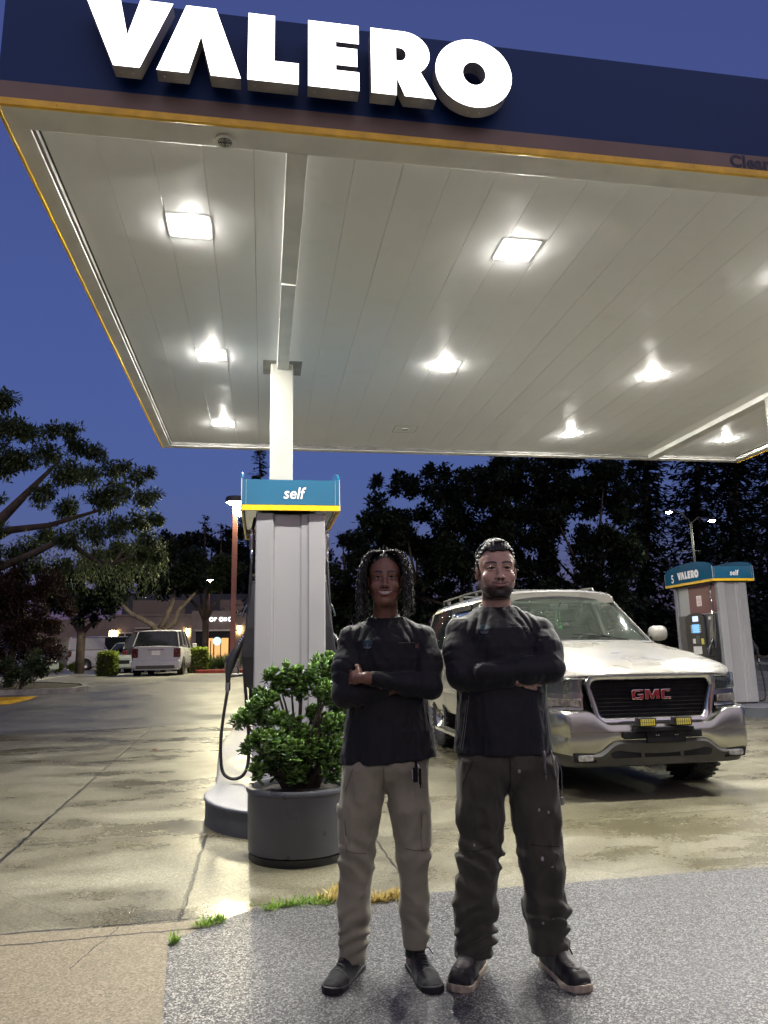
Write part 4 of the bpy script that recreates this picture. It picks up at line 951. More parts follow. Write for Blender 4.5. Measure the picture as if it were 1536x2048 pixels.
# ================================================================== PEOPLE
FWD = Vector((math.sin(CAM_YAW), math.cos(CAM_YAW), 0)); RGT = Vector((math.cos(CAM_YAW), -math.sin(CAM_YAW), 0))
def fabric(name, c1, c2, rough=.75, vs=9, weave=900, sheen=.15, spots=None):
    t = NT(name); n = t.noise(vs, 5, .6); col = t.ramp(n, [(.32, c1), (.68, c2)])
    if spots:
        v = t.n('ShaderNodeTexVoronoi', {'Vector': t.n('ShaderNodeMapping', {0: t.co(), 3: (1, 1, .7)}).outputs[0], 'Scale': 26.0}, feature='F1'); sc = t.n('ShaderNodeSeparateColor', {0: v.outputs['Color']})
        mk = t.math('LESS_THAN', v.outputs['Distance'], t.math('MULTIPLY', t.math('SUBTRACT', sc.outputs[0], .62), .50))
        v2 = t.n('ShaderNodeTexVoronoi', {'Vector': t.co(), 'Scale': 9.0}, feature='F1'); s2 = t.n('ShaderNodeSeparateColor', {0: v2.outputs['Color']})
        mk2 = t.math('LESS_THAN', t.math('ADD', v2.outputs['Distance'], t.math('MULTIPLY', t.noise(60, 2), .15)), t.math('MULTIPLY', t.math('SUBTRACT', s2.outputs[1], .80), 1.1))
        col = t.mix(t.math('MULTIPLY', t.math('MAXIMUM', mk, mk2), .75), col, spots)
    t.set(col=col, rough=rough, sheen=sheen, spec=.3, nor=t.bump(t.noise(weave, 2), .25, .0006)); return t.m
M_shirt = fabric('black knit', (.0022, .0030, .0046), (.0045, .0052, .0070), .66, sheen=.10)
M_shirt2 = fabric('dark charcoal knit', (.0030, .0038, .0055), (.0058, .0064, .0082), .62, sheen=.12)
M_khaki = fabric('khaki cotton', (.185, .176, .125), (.27, .255, .185), .85, 5)
M_olive = fabric('dirty dark work cotton', (.028, .027, .021), (.072, .067, .050), .85, 4, spots=(.42, .38, .38))
M_tanhem = fabric('dusty tan cotton', (.10, .09, .06), (.17, .15, .10), .85, 9)
def skin_mat(name):
    t = NT(name); a = t.n('ShaderNodeVertexColor', layer_name='col').outputs[0]
    c = t.mix(t.ramp(t.noise(60, 3), [(.35, .0), (.75, .22)]), a, (.0, .0, .0)); t.set(col=c, rough=.42, spec=.45, sss=.06, nor=t.bump(t.noise(260, 2), .12, .0006))
    t.p.inputs['Subsurface Radius'].default_value = (.01, .004, .002); return t.m
M_skinL = skin_mat('dark brown skin'); M_skinR = skin_mat('light tan skin')
M_hair = pmat('black hair', (.009, .007, .006), .46, var=.3, vs=80, bump=.3, bs=400, spec=.4)
M_sneak = fabric('black sneaker mesh', (.004, .0045, .006), (.009, .0095, .012), .7, 20, 500)
M_sole = pmat('black sneaker sole', (.006, .006, .007), .6); M_lace = pmat('black lace', (.01, .01, .011), .8)
M_boot = fabric('dark worn leather', (.006, .0055, .005), (.022, .019, .017), .5, 12, 300); M_bsole = pmat('cream boot sole', (.36, .30, .22), .6, var=.2, vs=18); M_bvamp = fabric('scuffed leather', (.03, .028, .026), (.13, .12, .11), .5, 22, 300)
M_metal = pmat('small metal fitting', (.5, .5, .52), .25, metal=1)
def seg(p, q, t): return tuple(np.asarray(p)*(1-t)+np.asarray(q)*t)
def head_fn(hp):
    S = hp['s']; wd = hp['w']; smile = hp['smile']
    def f(P):
        Q = (P-np.array(hp['c']))/S; Q = Q.copy(); ax = np.abs(Q[..., 0]/wd); M = np.stack([ax, Q[..., 1], Q[..., 2]], -1)   # mirrored
        d = ell(M, (0, .015, .036), (.076, .096, .086))
        d = smin(d, ell(M, (0, -.040, .030), (.060, .052, .056)), .03)
        d = smin(d, ell(M, (0, -.036, -.038), (.060, .055, .062)), .03)
        d = smin(d, cap(M, (.054, .006, -.052), (.020, -.062, -.100), .019*hp['jaw'], .016), .03)
        d = smin(d, ell(M, (0, -.045, -.082), (.046, .042, .032)), .025)
        d = smin(d, ell(M, (0, -.080, -.103), (.020, .014, .014)), .016)
        d = smin(d, ell(M, (.040, -.066, -.034), (.025, .019, .021)), .018)
        d = smin(d, cap(M, (.046, -.070, .021), (.012, -.086, .017), .009, .008), .014)
        d = smax(d, -ell(M, (.031, -.106, .001), (.019, .020, .011)), .012)
        d = smin(d, ell(M, (.031, -.076, .001), (.0145, .0135, .0125)), .003)
        d = smin(d, cap(M, (.018, -.087, .0065), (.032, -.0925, .0085), .0032, .0036), .004)       # upper lid
        d = smin(d, cap(M, (.032, -.0925, .0085), (.045, -.084, .0045), .0036, .003), .004)
        d = smin(d, cap(M, (.019, -.087, -.0055), (.042, -.086, -.0065), .0028, .003), .004)     # lower lid
        d = smin(d, cap(M, (0, -.086, .010), (0, -.110, -.032), .0075, .0100), .012)
        d = smin(d, ell(M, (0, -.112, -.036), (.0125*hp['nose'], .0105, .0095)), .008)
        d = smin(d, ell(M, (.0135*hp['nose'], -.101, -.040), (.0085, .0095, .0075)), .006)
        d = smax(d, -ell(M, (.0075, -.108, -.0475), (.0042, .005, .0042)), .003)
        d = smin(d, ell(M, (0, -.078, -.062), (.033, .024, .022)), .018)
        # nasolabial fold from smiling
        d = smax(d, -(cap(M, (.021, -.103, -.042), (.036, -.090, -.064), .0035, .003)), .008)
        cz = -.060+smile*.006; mw = .028
        if hp['open']:
            # crescent of teeth between lips
            zc = lambda x: -.067+6.5*x*x
            d = smin(d, chain(M, [(0, -.1005, -.0575), (.012, -.099, -.0565), (.024, -.093, -.0545), (.034, -.084, -.051)], [.0044, .0042, .0034, .002], .003), .003)
            d = smin(d, chain(M, [(0, -.0995, -.0760), (.012, -.098, -.0745), (.024, -.092, -.066), (.034, -.084, -.053)], [.0055, .0050, .0034, .002], .003), .003)
            cre = smax(ell(M, (0, -.098, -.064), (.0305, .013, .0085)), -(M[..., 2]+.0735-5.0*M[..., 0]**2), .002)
            d = smax(d, -(cre+.0005), .0015)
            d = smin(d, smax(ell(M, (0, -.081, -.064), (.029, .0130, .009)), -(M[..., 2]+.078), .001), .0015)
        else:
            up = 5.5*smile
            L1 = [(0, -.1015, -.0605), (.008, -.1015, -.0595), (.018, -.097, -.0610+.0008*up), (.0295, -.0875, -.0610+.0017*up)]
            L2 = [(0, -.1005, -.0700), (.010, -.099, -.0690), (.020, -.0935, -.0655), (.0295, -.0870, -.0612+.0017*up)]
            d = smin(d, chain(M, L1, [.0038, .0042, .0034, .0016], .003), .003); d = smin(d, chain(M, L2, [.0054, .0050, .0036, .0016], .003), .003)
            d = smax(d, -chain(M, [(0, -.1065, -.0648), (.018, -.101, -.0640), (.031, -.0905, -.0600+.0012*up)], [.0014, .0014, .0014], .001), .0018)
            d = smax(d, -ell(M, (.034, -.092, -.058), (.004, .005, .006)), .005)
        d = smax(d, -ell(M, (0, -.103, -.086), (.018, .008, .005)), .008)
        # ears
        e = ell(M, (.077, .012, -.008), (.0085, .019, .031)); e = smax(e, -ell(M, (.086, .008, -.006), (.006, .010, .018)), .004); d = smin(d, e, .006)
        # neck
        d2 = cap((P-np.array(hp['c'])), np.array((0, .030, -.075))*S, np.array(hp['neck_to']), hp['nr'], hp['nr']*1.12, None)
        return smin(d*S, d2, .022)
    return f
def head_colors(V, hp):
    Q = (V-np.array(hp['c']))/hp['s']; x = Q[:, 0]/hp['w']; ax = np.abs(x); y, z = Q[:, 1], Q[:, 2]; col = np.tile(np.array(hp['skin']), (len(V), 1)); n = len(V)
    ns = vnoise(V, (90, 90, 90), 3); front = y < -.03
    def put(mask, c, a=1.0):
        a = np.clip(mask*a, 0, 1)[:, None]; col[:] = col*(1-a)+np.array(c)*a
    blush = np.exp(-((ax-.042)**2+(z+.034)**2)/.0005)*front; put(blush, hp['blush'], .35)
    # brows
    bz = .0225+.004*np.sin(np.clip((ax-.012)/.042, 0, 1)*math.pi)+hp.get('browz', 0); thick = .0048*np.clip(1.25-(ax-.012)/.06, .35, 1)
    put(((np.abs(z-bz) < thick) & (ax > .010) & (ax < .053) & front).astype(float), (.012, .009, .007), hp['brow'])
    put(((ax < .038) & (ax > .012) & (np.abs(z-.012) < .007) & front).astype(float), tuple(c*.55 for c in hp['skin']), .35)
    # eyes
    ez = z-.0008; eo = hp['eye_open']; al = (np.abs(ez) < eo*np.clip(1-((ax-.031)/.0145)**2, 0, 1)) & front
    put(al.astype(float), (.30, .28, .27), .9); put((al & (np.hypot(ax-.031, ez) < .0062)).astype(float), (.008, .006, .005), 1)
    lash = (np.abs(ez-eo*np.clip(1-((ax-.031)/.0155)**2, 0, 1)-.0010) < .0016) & (np.abs(ax-.031) < .0160) & front; put(lash.astype(float), (.010, .007, .006), .9)
    # nostrils, lips
    put(((np.hypot(ax-.0078, z+.0455) < .0045) & (y < -.095)).astype(float), (.01, .006, .005), .9)
    if hp['open']:
        up_ = (-.0615+2.0*ax**2*0); zlo = -.0725+13*ax**2; th = (z < -.0580) & (z > zlo) & (ax < .0300) & (y < -.066)
        lipz = ((z < -.0535) & (z > -.0835+15*ax**2) & (ax < .034) & (y < -.08)); put(lipz.astype(float), hp['lip'], .85)
        put(th.astype(float), (.74, .69, .62), 1); put((th & (np.abs((ax*1000+3.5) % 7.5-3.5) < .5)).astype(float), (.35, .3, .28), .5)
        put(((np.abs(z-zlo) < .0014) & (ax < .028) & (y < -.066)).astype(float), (.02, .008, .006), .8)
    else:
        lipz = ((z < -.0570+.0) & (z > -.0750+12*ax**2) & (ax < .029) & (y < -.084)); put(lipz.astype(float), hp['lip'], .75)
        put(((np.abs(z+.0646-6*ax**2) < .0014) & (ax < .031) & (y < -.082)).astype(float), (.03, .012, .010), .8)
    if hp['beard']:
        sf = lambda v, a, b: np.clip((v-a)/(b-a), 0, 1)
        jaw = sf(-z, .056, .078)*(y < .02); side = sf(ax, .050, .062)*sf(-z, .005, .045)*(y < .014)*(y > -.062)
        chin = sf(-z, .074, .090)*sf(.062-ax, 0, .02); must = np.exp(-((z+.0555+2.0*ax**2)/.0034)**2)*(ax < .030)*(y < -.08)*sf(ax, .001, .006)
        goat = np.exp(-((ax-.031)/.006)**2)*sf(-z, .056, .068)
        a = np.clip(np.maximum.reduce([jaw*.93, side*.72, chin*1.05, must*.88, goat*.8])*(1-.85*(lipz*1.0))*(.97+.08*ns), 0, 1); put(a*np.clip((z+.128)/.012, 0, 1)*(y < .03), (.008, .006, .005), .99)
    return col
def hand_fn(wrist, dirn, palm_n, s=1.0, curl=.5, side=1):
    # wrist point, direction of the fingers, palm normal (the palm side), thumb on 'side'
    w = np.array(wrist, float); d = np.array(dirn, float); d /= np.linalg.norm(d); n = np.array(palm_n, float); n -= d*(n@d); n /= np.linalg.norm(n); a = np.cross(d, n)*side
    def f(P):
        Rm = np.stack([d, a, n], 1); Q = P-w
        q = Q@Rm
        r = ell(q, (.045*s, 0, 0), (.050*s, .040*s, .016*s)); r = smin(r, cap(q, (-.03*s, 0, 0), (.02*s, 0, 0), .026*s, .026*s, (1, 1, 1.25)), .012)
        for k, (off, L) in enumerate(((.030, .92), (.010, 1.0), (-.011, .95), (-.030, .78))):
            p = np.array((.085*s, off*s, 0)); an = 0; cur = curl*(1+.12*k)
            for j, (ln, rr) in enumerate(((.044, .0095), (.028, .0085), (.022, .0072))):
                an += cur*(.55 if j == 0 else .8); q2 = p+np.array((math.cos(an), 0, math.sin(an)))*ln*L*s; e = cap(q, p, q2, rr*s, rr*s*.9); r = smin(r, e, .004); p = q2
        r = smin(r, chain(q, [(.015*s, .030*s, .004), (.045*s, .055*s, .012*s), (.070*s, .062*s, .020*s), (.088*s, .060*s, .024*s)], [.014*s, .012*s, .0105*s, .009*s], .004), .010)
        return r
    return f
def person(label, s0, cfg):
    org = FWD*3.27+RGT*s0
    J = cfg['J']; hp = cfg['head']; t0 = hp['c']
    # ---- body: one continuous skin surface, with a finer pass where head and hands show
    hands = [hand_fn(*h) for h in cfg['hands']]; hfn = head_fn(hp)
    sh = J['sh']; el = J['el']; wr = J['wr']
    def body_fn(P):
        T = cfg['torso']; d = loftd(P, T['z'], T['cx'], T['cy'], [a*.80 for a in T['ax']], [a*.78 for a in T['ay']]); d = smax(d, P[..., 2]-T['z'][-1]+.02, .02); d = smax(d, .83-P[..., 2], .02)
        for i in (0, 1):
            d = smin(d, chain(P, [sh[i], el[i], wr[i]], [cfg['ra']*.70, cfg['ra']*.58, .027], .03), .03)
            hpj = (J['hip'][i]); d = smin(d, chain(P, [hpj, J['kn'][i], J['an'][i]], [.068, .048, .028], .03), .04)
            d = smin(d, chain(P, [(J['an'][i][0], J['an'][i][1], .075), (J['an'][i][0], J['an'][i][1], .05), J['toe'][i]], [.022, .022, .018], .01), .01)
            d = smin(d, hands[i](P), .01)
        return smin(d, hfn(P), .015)
    lo = np.array((-.36, -.30, .0)); hi = np.array((.36, .20, t0[2]+.16))
    zc = t0[2]-.165
    V1, Q1 = isosurf(lambda P: smax(body_fn(P), P[..., 2]-zc, .001), (-.34, -.30, .02), (.34, .18, zc+.02), .010)
    V2, Q2 = isosurf(lambda P: smax(hfn(P), (zc-.02)-P[..., 2], .001), (t0[0]-.115, t0[1]-.14, zc-.03), (t0[0]+.115, t0[1]+.14, t0[2]+.145), .0020)
    Vs, Qs, off = [V1, V2], [Q1, Q2+len(V1)], len(V1)+len(V2); cols = [np.tile(hp['skin'], (len(V1), 1)), head_colors(V2, hp)]
    for h, hf in zip(cfg['hands'], hands):
        w = np.array(h[0]); Vh, Qh = isosurf(hf, w-.19, w+.19, .003); Vs.append(Vh); Qs.append(Qh+off); off += len(Vh); cols.append(np.tile(hp['skin'], (len(Vh), 1)))
    skin = obj_from('person', np.concatenate(Vs), np.concatenate(Qs), cfg['skinmat'], None, np.concatenate(cols))
    skin.location = org; skin.rotation_euler = (0, 0, -CAM_YAW); tag(skin, label, 'person')
    # ---- shirt
    T = cfg['torso']; hem = cfg['hem']; ra = cfg['ra']
    def wrk(P):
        # soft cloth relief: ridged noise stretched along the pull of the fabric
        a_ = vnoise(P, (15, 15, 9), 5); r1 = 1-np.abs(vnoise(P+.02*a_[..., None], (26, 26, 13), 6)); r2 = 1-np.abs(vnoise(P, (48, 48, 26), 7))
        return .0030*a_-.0036*(r1**2-.4)-.0018*(r2**2-.4)
    def folds(P):
        o = 0
        for i, sg in ((0, -1), (1, 1)):
            S_, E_, W_ = np.array(sh[i]), np.array(el[i]), np.array(wr[i])
            # creases gathered in the crook of the elbow and round the sleeve
            for A_, B_, amp, f_, c0, wd in ((S_, E_, .0050, 115, .62, .30), (E_, W_, .0048, 125, .30, .34), (S_, E_, .0030, 90, .15, .22)):
                d_ = B_-A_; L_ = np.linalg.norm(d_); Q_ = P-A_; t_ = (Q_@(d_/L_))/L_; near = np.exp(-(((Q_-t_[..., None]*d_)**2).sum(-1))/(.09**2))
                ph = vnoise(P, (9, 9, 9), 60+i)*3.2+P[..., 0]*sg*22
                o = o+amp*near*np.exp(-((t_-c0)/wd)**2)*np.clip(.45+vnoise(P, (12, 12, 12), 64+i)*1.3, 0, 1.2)*(1-2*np.abs(np.sin((t_*L_*f_+ph)*.5))**.8)*.8
            # pull lines from the shoulder down across the chest
            c = (P[..., 0]*sg)*.86-(P[..., 2]-1.40)*-.35; m_ = np.exp(-((P[..., 0]*sg-.105)/.050)**2-((P[..., 2]-(T['z'][-1]-.07))/.085)**2)*(P[..., 1] < .05)
            o = o+.0045*m_*(1-2*np.abs(np.sin((c*190+2.5*vnoise(P, (10, 10, 6), 68))*.5))**.8)
        return o
    def drape(P):
        z = P[..., 2]; k = np.clip((1.12-z)/.25, 0, 1)
        return k*(.007*np.sin(P[..., 0]*38+3*vnoise(P, (5, 5, 2), 21))+.004*np.sin(P[..., 0]*75+4*vnoise(P, (6, 6, 3), 22)))+(1-k)*.004*vnoise(P, (16, 16, 5), 23)
    def shirt_fn(P):
        d = loftd(P, T['z'], T['cx'], T['cy'], T['ax'], T['ay'])
        d = smax(d, P[..., 2]-(T['z'][-1]), .012); d = d+drape(P)
        # trapezius to shoulders
        for i in (0, 1):
            d = smin(d, cap(P, (sh[i][0]*.28+t0[0]*.7, .025, cfg['trap']), (sh[i][0]*.95, sh[i][1], sh[i][2]-.004), .044, ra*.92), .055)
            up = chain(P, [sh[i], seg(sh[i], el[i], .5), el[i]], [ra, ra*1.02, ra*.86], .05)
            fo = chain(P, [el[i], seg(el[i], wr[i], .35), seg(wr[i], el[i], .10)], [ra*.84, ra*.76, ra*.56], .05)
            if i == 1 and cfg.get('cuff_ext'): fo = smin(fo, cap(P, wr[i], cfg['cuff_ext'], ra*.56, ra*.55), .02)
            d = smin(d, smin(up, fo, .03), .014)
        hz = hem[0]+hem[1]*P[..., 0]+.006*vnoise(P, (8, 8, 8), 31)
        d = d+wrk(P)+folds(P)
        d = smax(d, hz-P[..., 2], .006)
        # hollow below so the hem reads as an edge of cloth
        inner = loftd(P, T['z'], T['cx'], T['cy'], [a-.012 for a in T['ax']], [a-.012 for a in T['ay']])+drape(P)+wrk(P); inner = smax(inner, P[..., 2]-(hem[0]+.05), .01)
        d = smax(d, -inner, .002)
        return d
    Vt, Qt = isosurf(shirt_fn, (-.36, -.32, hem[0]-.03), (.36, .20, t0[2]-.10), .0040, 0)
    sho = obj_from('shirt', Vt, Qt, cfg['shirtmat'], skin)
    # collar ring
    cb = MB(); cz, rr = cfg['collar']; P_ = []
    for k in range(33):
        a = 2*math.pi*k/32; P_.append((t0[0]+cfg['nrx']*math.cos(a), .030+t0[1]*.3+(cfg['nrx']*1.02)*math.sin(a), cz+.030*math.sin(a)-.0+.012*abs(math.cos(a))))
    cb.tube(P_, rr, 8, cap=False); cb.build('collar', cfg['shirtmat'], sho, smooth=True)
    # ---- trousers
    K = cfg['legs']; wr_a = cfg['pwr']
    def pants_fn(P):
        x, z = P[..., 0], P[..., 2]; d = ell(P, K['pc'], K['pr'])
        for i in (0, 1):
            pts = K['pts'][i]; d = smin(d, chain(P, pts, K['rs'][i], .03), .018 if True else 0)
        # folds: bunching near ankles and knees
        for i in (0, 1):
            an = np.array(K['pts'][i][-1]); kn = np.array(K['pts'][i][2]); m_ = (x-K['mid'])*(1 if i else -1) > 0
            ka = np.exp(-((z-an[2]-.11)/.11)**2); kk = np.exp(-((z-kn[2])/.10)**2); n1 = vnoise(P, (7, 7, 9), 40+i)
            sg = 1 if i else -1; n2 = np.clip(.35+vnoise(P, (11, 11, 13), 44+i)*1.5, 0, 1.2)
            d = d+np.where(m_, wr_a*n2*(ka*.0075*np.sin(z*88+n1*6+x*30*sg+P[..., 1]*18)+kk*.0050*np.sin(z*70+n1*6-x*46*sg)), 0)
            d = d-np.where(m_, (.005+wr_a*.0035)*((1-np.abs(vnoise(P, (16, 16, 8), 46+i)))**3-.25), 0)
        d = d+wr_a*(.0055*vnoise(P, (15, 15, 4), 50)+.004*vnoise(P, (24, 24, 15), 51))
        lim = np.where(x < K['mid'], K['cuff'][0], K['cuff'][1])+.35*0; d = smax(d, lim+.006*vnoise(P, (10, 10, 10), 52)-.25*(P[..., 1]+.03)*0-z, .006)
        up = loftd(P, T['z'], T['cx'], T['cy'], [a-.022 for a in T['ax']], [a-.022 for a in T['ay']]); d = smax(d, np.where(z > hem[0]-.045, up-np.clip((hem[0]+.015-z), 0, .06)*.5, -1), .004)
        return smax(d, z-(hem[0]+.07), .01)
    Vp, Qp = isosurf(pants_fn, (-.30, -.20, .02), (.30, .22, hem[0]+.08), .0055)
    po = obj_from('trousers', Vp, Qp, cfg['pantmat'], skin)
    return skin, sho, po
from mathutils.bvhtree import BVHTree
def bvh_of(o):
    me = o.data; return BVHTree.FromPolygons([v.co[:] for v in me.vertices], [p.vertices[:] for p in me.polygons])
def decal(name, tris, bv, mat, parent, off=.0022):
    V, F = [], []
    for poly in tris:
        i0 = len(V); ok = True; pts = []
        for x, z in poly:
            h = bv.ray_cast(Vector((x, -.6, z)), Vector((0, 1, 0)), 1.2)[0]
            if h is None: ok = False; break
            pts.append((x, h.y-off, z))
        if ok: V += pts; F.append(tuple(range(i0, i0+len(pts))))
    me = bpy.data.meshes.new(name); me.from_pydata(V, [], F); me.materials.append(mat); return link(bpy.data.objects.new(name, me), parent)
def disk(cx, cz, r, z0=-1, z1=1, n=20, m=10):
    T = []
    for i in range(m):
        for k in range(n):
            a0, a1 = 2*math.pi*k/n, 2*math.pi*(k+1)/n; r0, r1 = r*i/m, r*(i+1)/m
            P = [(cx+r0*math.cos(a0), cz+r0*math.sin(a0)), (cx+r1*math.cos(a0), cz+r1*math.sin(a0)), (cx+r1*math.cos(a1), cz+r1*math.sin(a1)), (cx+r0*math.cos(a1), cz+r0*math.sin(a1))]
            zc = (sum(p[1] for p in P)/4-cz)/r
            if z0 <= zc <= z1: T.append(P)
    return T
def bars(x0, x1, z0, z1, n, seed):
    rr = random.Random(seed); T = []; w = (x1-x0)/n
    for i in range(n):
        if rr.random() < .12: continue
        a = x0+w*i; k = rr.random()
        T.append([(a, z0), (a+w*.28, z0), (a+w*.28, z1), (a, z1)])
        if k > .3: T.append([(a+w*.28, z1-.0014), (a+w*.75, z1-.0014), (a+w*.75, z1), (a+w*.28, z1)])
        if k < .6: T.append([(a+w*.28, z0), (a+w*.75, z0), (a+w*.75, z0+.0014), (a+w*.28, z0+.0014)])
    return T
M_teal = pmat('teal print', (.012, .040, .048), .6, var=.1); M_pale = pmat('pale print', (.07, .095, .12), .6); M_dimt = pmat('dim print', (.018, .020, .026), .6); M_redt = pmat('faded red tag', (.10, .025, .025), .6); M_stitch = pmat('pale stitching', (.12, .11, .11), .7)
def shirt_marks(sho, cx, cz, px, pz):
    bv = bvh_of(sho); r = .0225
    decal('printed_emblem', disk(cx, cz, r, -.30, 1), bv, M_teal, sho)
    decal('printed_emblem_base', disk(cx, cz, r, -1, -.50)+[[(cx-.004, cz-.012), (cx+.004, cz-.012), (cx+.002, cz-.004), (cx-.002, cz-.004)], [(cx-.002, cz-.005), (cx+.002, cz-.005), (cx+.006, cz+.004), (cx+.003, cz+.004)], [(cx-.002, cz-.005), (cx+.002, cz-.005), (cx-.003, cz+.005), (cx-.006, cz+.004)]], bv, M_pale, sho, .0032)
    decal('printed_roof_mark', [[(cx-.013, cz+.026), (cx, cz+.036), (cx, cz+.034), (cx-.012, cz+.0245)], [(cx+.013, cz+.026), (cx, cz+.036), (cx, cz+.034), (cx+.012, cz+.0245)]], bv, M_dimt, sho)
    decal('printed_text', bars(cx-.036, cx+.036, cz-.036, cz-.029, 14, 3)+bars(cx-.024, cx+.024, cz-.046, cz-.0405, 10, 4), bv, M_dimt, sho)
    decal('pocket_seam', [[(px-.055+.012*i, pz+.004), (px-.043+.012*i, pz+.004), (px-.043+.012*i, pz+.0062), (px-.055+.012*i, pz+.0062)] for i in range(6)], bv, M_stitch, sho)
    decal('pocket_tag', [[(px+.018, pz-.018), (px+.032, pz-.018), (px+.032, pz+.0), (px+.018, pz+.0)]], bv, M_redt, sho)
def foot(kind, heel, toe, parent):
    h = np.array([heel[0], heel[1], 0.]); t = np.array([toe[0], toe[1], 0.]); L = np.linalg.norm(t-h); u = (t-h)/L; v = np.array([-u[1], u[0], 0]); Rm = np.stack([u, v, [0, 0, 1]], 1)
    big = kind == 'boot'; W_ = 1.12 if big else 1.0; st = .030 if big else .026
    hw = lambda q: W_*np.interp(q/L, [0, .06, .2, .45, .70, .88, .96, 1.0], [.020, .031, .034, .036, .047, .044, .032, .014])
    asym = lambda q: np.interp(q/L, [0, .5, .75, 1], [0, .002, .004, .006])
    def outline(q, v_, e=0): return np.sqrt(np.maximum(np.abs(v_-asym(q))-hw(q)-e, 0)**2+np.maximum(np.maximum(-q, q-L)-e, 0)**2)+np.minimum(np.maximum(np.abs(v_-asym(q))-hw(q)-e, np.maximum(-q, q-L)-e), 0)
    def sole(P):
        Q = (P-h)@Rm; q, w, z = Q[..., 0], Q[..., 1], Q[..., 2]; lift = .010*np.clip((q/L-.8)/.2, 0, 1)**2; dz = np.maximum(lift+.002-z, z-(st+lift*1.2+(.0 if big else .006*np.sin(q/L*9)))); d = smax(outline(q, w, .005 if big else .003), dz, .004)
        return d+(.0012*np.sin(q*520) if big else 0)*(z < .012)
    def upper(P):
        Q = (P-h)@Rm; q, w, z = Q[..., 0]/L, Q[..., 1]-asym(Q[..., 0]), Q[..., 2]
        top = np.interp(q, [-.05, .02, .2, .34, .46, .60, .75, .88, .97, 1.02], ([.10, .125, .135, .135, .118, .096, .085, .078, .060, .03] if big else [.07, .092, .098, .104, .098, .080, .066, .054, .040, .02]))
        W2 = hw(Q[..., 0])-(.0 if big else .001); sl = np.clip((z-st)/np.maximum(top-st, .01), 0, 1.5); nw = W2*np.sqrt(np.clip(1-(sl*.93)**(2.6 if big else 2.2), .0, 1))
        d = np.maximum(np.abs(w)-nw, z-top)*.6; d = smax(d, st-.012-z, .004); d = smax(d, np.maximum(-Q[..., 0], Q[..., 0]-L+.004), .012)
        return d+.0014*vnoise(P, (40, 40, 60), 70)
    c = (h+t)/2; lo = c-np.array([L*.5+.06, L*.5+.06, 0]); hi = c+np.array([L*.5+.06, L*.5+.06, .16]); lo[2] = -.01
    V, Q = isosurf(upper, lo, hi, .0040); o = obj_from('boot' if big else 'sneaker', V, Q, M_boot if big else M_sneak, parent)
    V, Q = isosurf(sole, lo, np.array([hi[0], hi[1], .06]), .0034); obj_from('sole', V, Q, M_bsole if big else M_sole, o)
    def at(q, w, z): p = h+u*q*L+v*w; return (p[0], p[1], z)
    b = MB()
    if big:
        b.tube([at(.985-.0*k, 0, 0) for k in range(1)]+[at(1, 0, st+.010)], .001, 4) if False else None
        ring = []
        for k in range(25):
            a = math.pi*(k/24)-math.pi/2; q = .60+.40*math.cos(a); ring.append(at(min(.99, q), float(hw(q*L))*math.sin(a)*1.03+.004, st+.008+.004*math.cos(a)))
        b.tube(ring, .0045, 6, cap=True); b.build('welt', M_sole, o, smooth=True)
        def vamp(P):
            d = upper(P); Qv = (P-h)@Rm; q = Qv[..., 0]/L; w = Qv[..., 1]-.004; e = np.sqrt(((q-.66)/.21)**2+(w/.034)**2)-1
            return smax(d-.0035, e*.03, .003)
        V, Q = isosurf(vamp, lo, hi, .0036); obj_from('moc_toe_panel', V, Q, M_bvamp, o)
        b = MB(); zt = lambda q: float(np.interp(q, [.34, .46, .60], [.135, .118, .098]))
        for k in range(3):
            q = .40+.06*k; b.tube([at(q, -.026, zt(q)-.016), at(q+.006, -.012, zt(q)+.002), at(q+.006, .012, zt(q)+.002), at(q, .026, zt(q)-.016)], .0034, 6)
        b.tube([at(.43, .0, .128), at(.46, .018, .137), at(.50, .034, .118), at(.53, .042, .092)], .003, 6); b.tube([at(.43, .0, .128), at(.47, -.022, .134), at(.52, -.036, .106)], .003, 6); b.build('lace', M_lace, o, smooth=True)
    else:
        zt = lambda q: float(np.interp(q, [.34, .46, .60, .75], [.107, .101, .083, .069]))
        for k in range(5):
            q = .40+.055*k; w = .026-.001*k; b.tube([at(q, -w, zt(q)-.014), at(q+.01, -w*.4, zt(q)), at(q+.025, w*.5, zt(q+.02)), at(q+.03, w, zt(q)-.018)], .0030, 6)
        b.tube([at(.40, 0, .112), at(.38, .02, .122), at(.36, .045, .108), at(.38, .060, .086)], .0022, 6); b.tube([at(.40, 0, .112), at(.44, -.022, .118), at(.40, -.034, .100)], .0022, 6)
        b.build('lace', M_lace, o, smooth=True)
        def trim(P):
            d = upper(P); Qv = (P-h)@Rm; q = Qv[..., 0]/L; e = np.abs(q-.70)-.016; return smax(d-.002, e*.1, .002)
        V, Q = isosurf(trim, lo, hi, .0042)
        obj_from('overlay', V, Q, M_sneak2, o)
    # sock / ankle
    b = MB(); b.tube([at(.20, 0, .07), at(.20, 0, .17)], [.043, .039], 14); b.build('sock', M_lace, parent, smooth=True)
    return o
M_sneak2 = pmat('grey sneaker overlay', (.030, .033, .038), .5)
def strand(b, P0, D0, n, step, r, curl, grav, rs, r1=None):
    p = np.array(P0, float); d = np.array(D0, float); d /= np.linalg.norm(d); pts = [tuple(p)]
    for k in range(n):
        d = d+np.array((0, 0, -grav))+np.array([rs.normal(), rs.normal(), rs.normal()])*curl; d /= np.linalg.norm(d); p = p+d*step; pts.append(tuple(p))
    b.tube(pts, [r+(((r1 if r1 is not None else r))-r)*i/n for i in range(n+1)], 5)
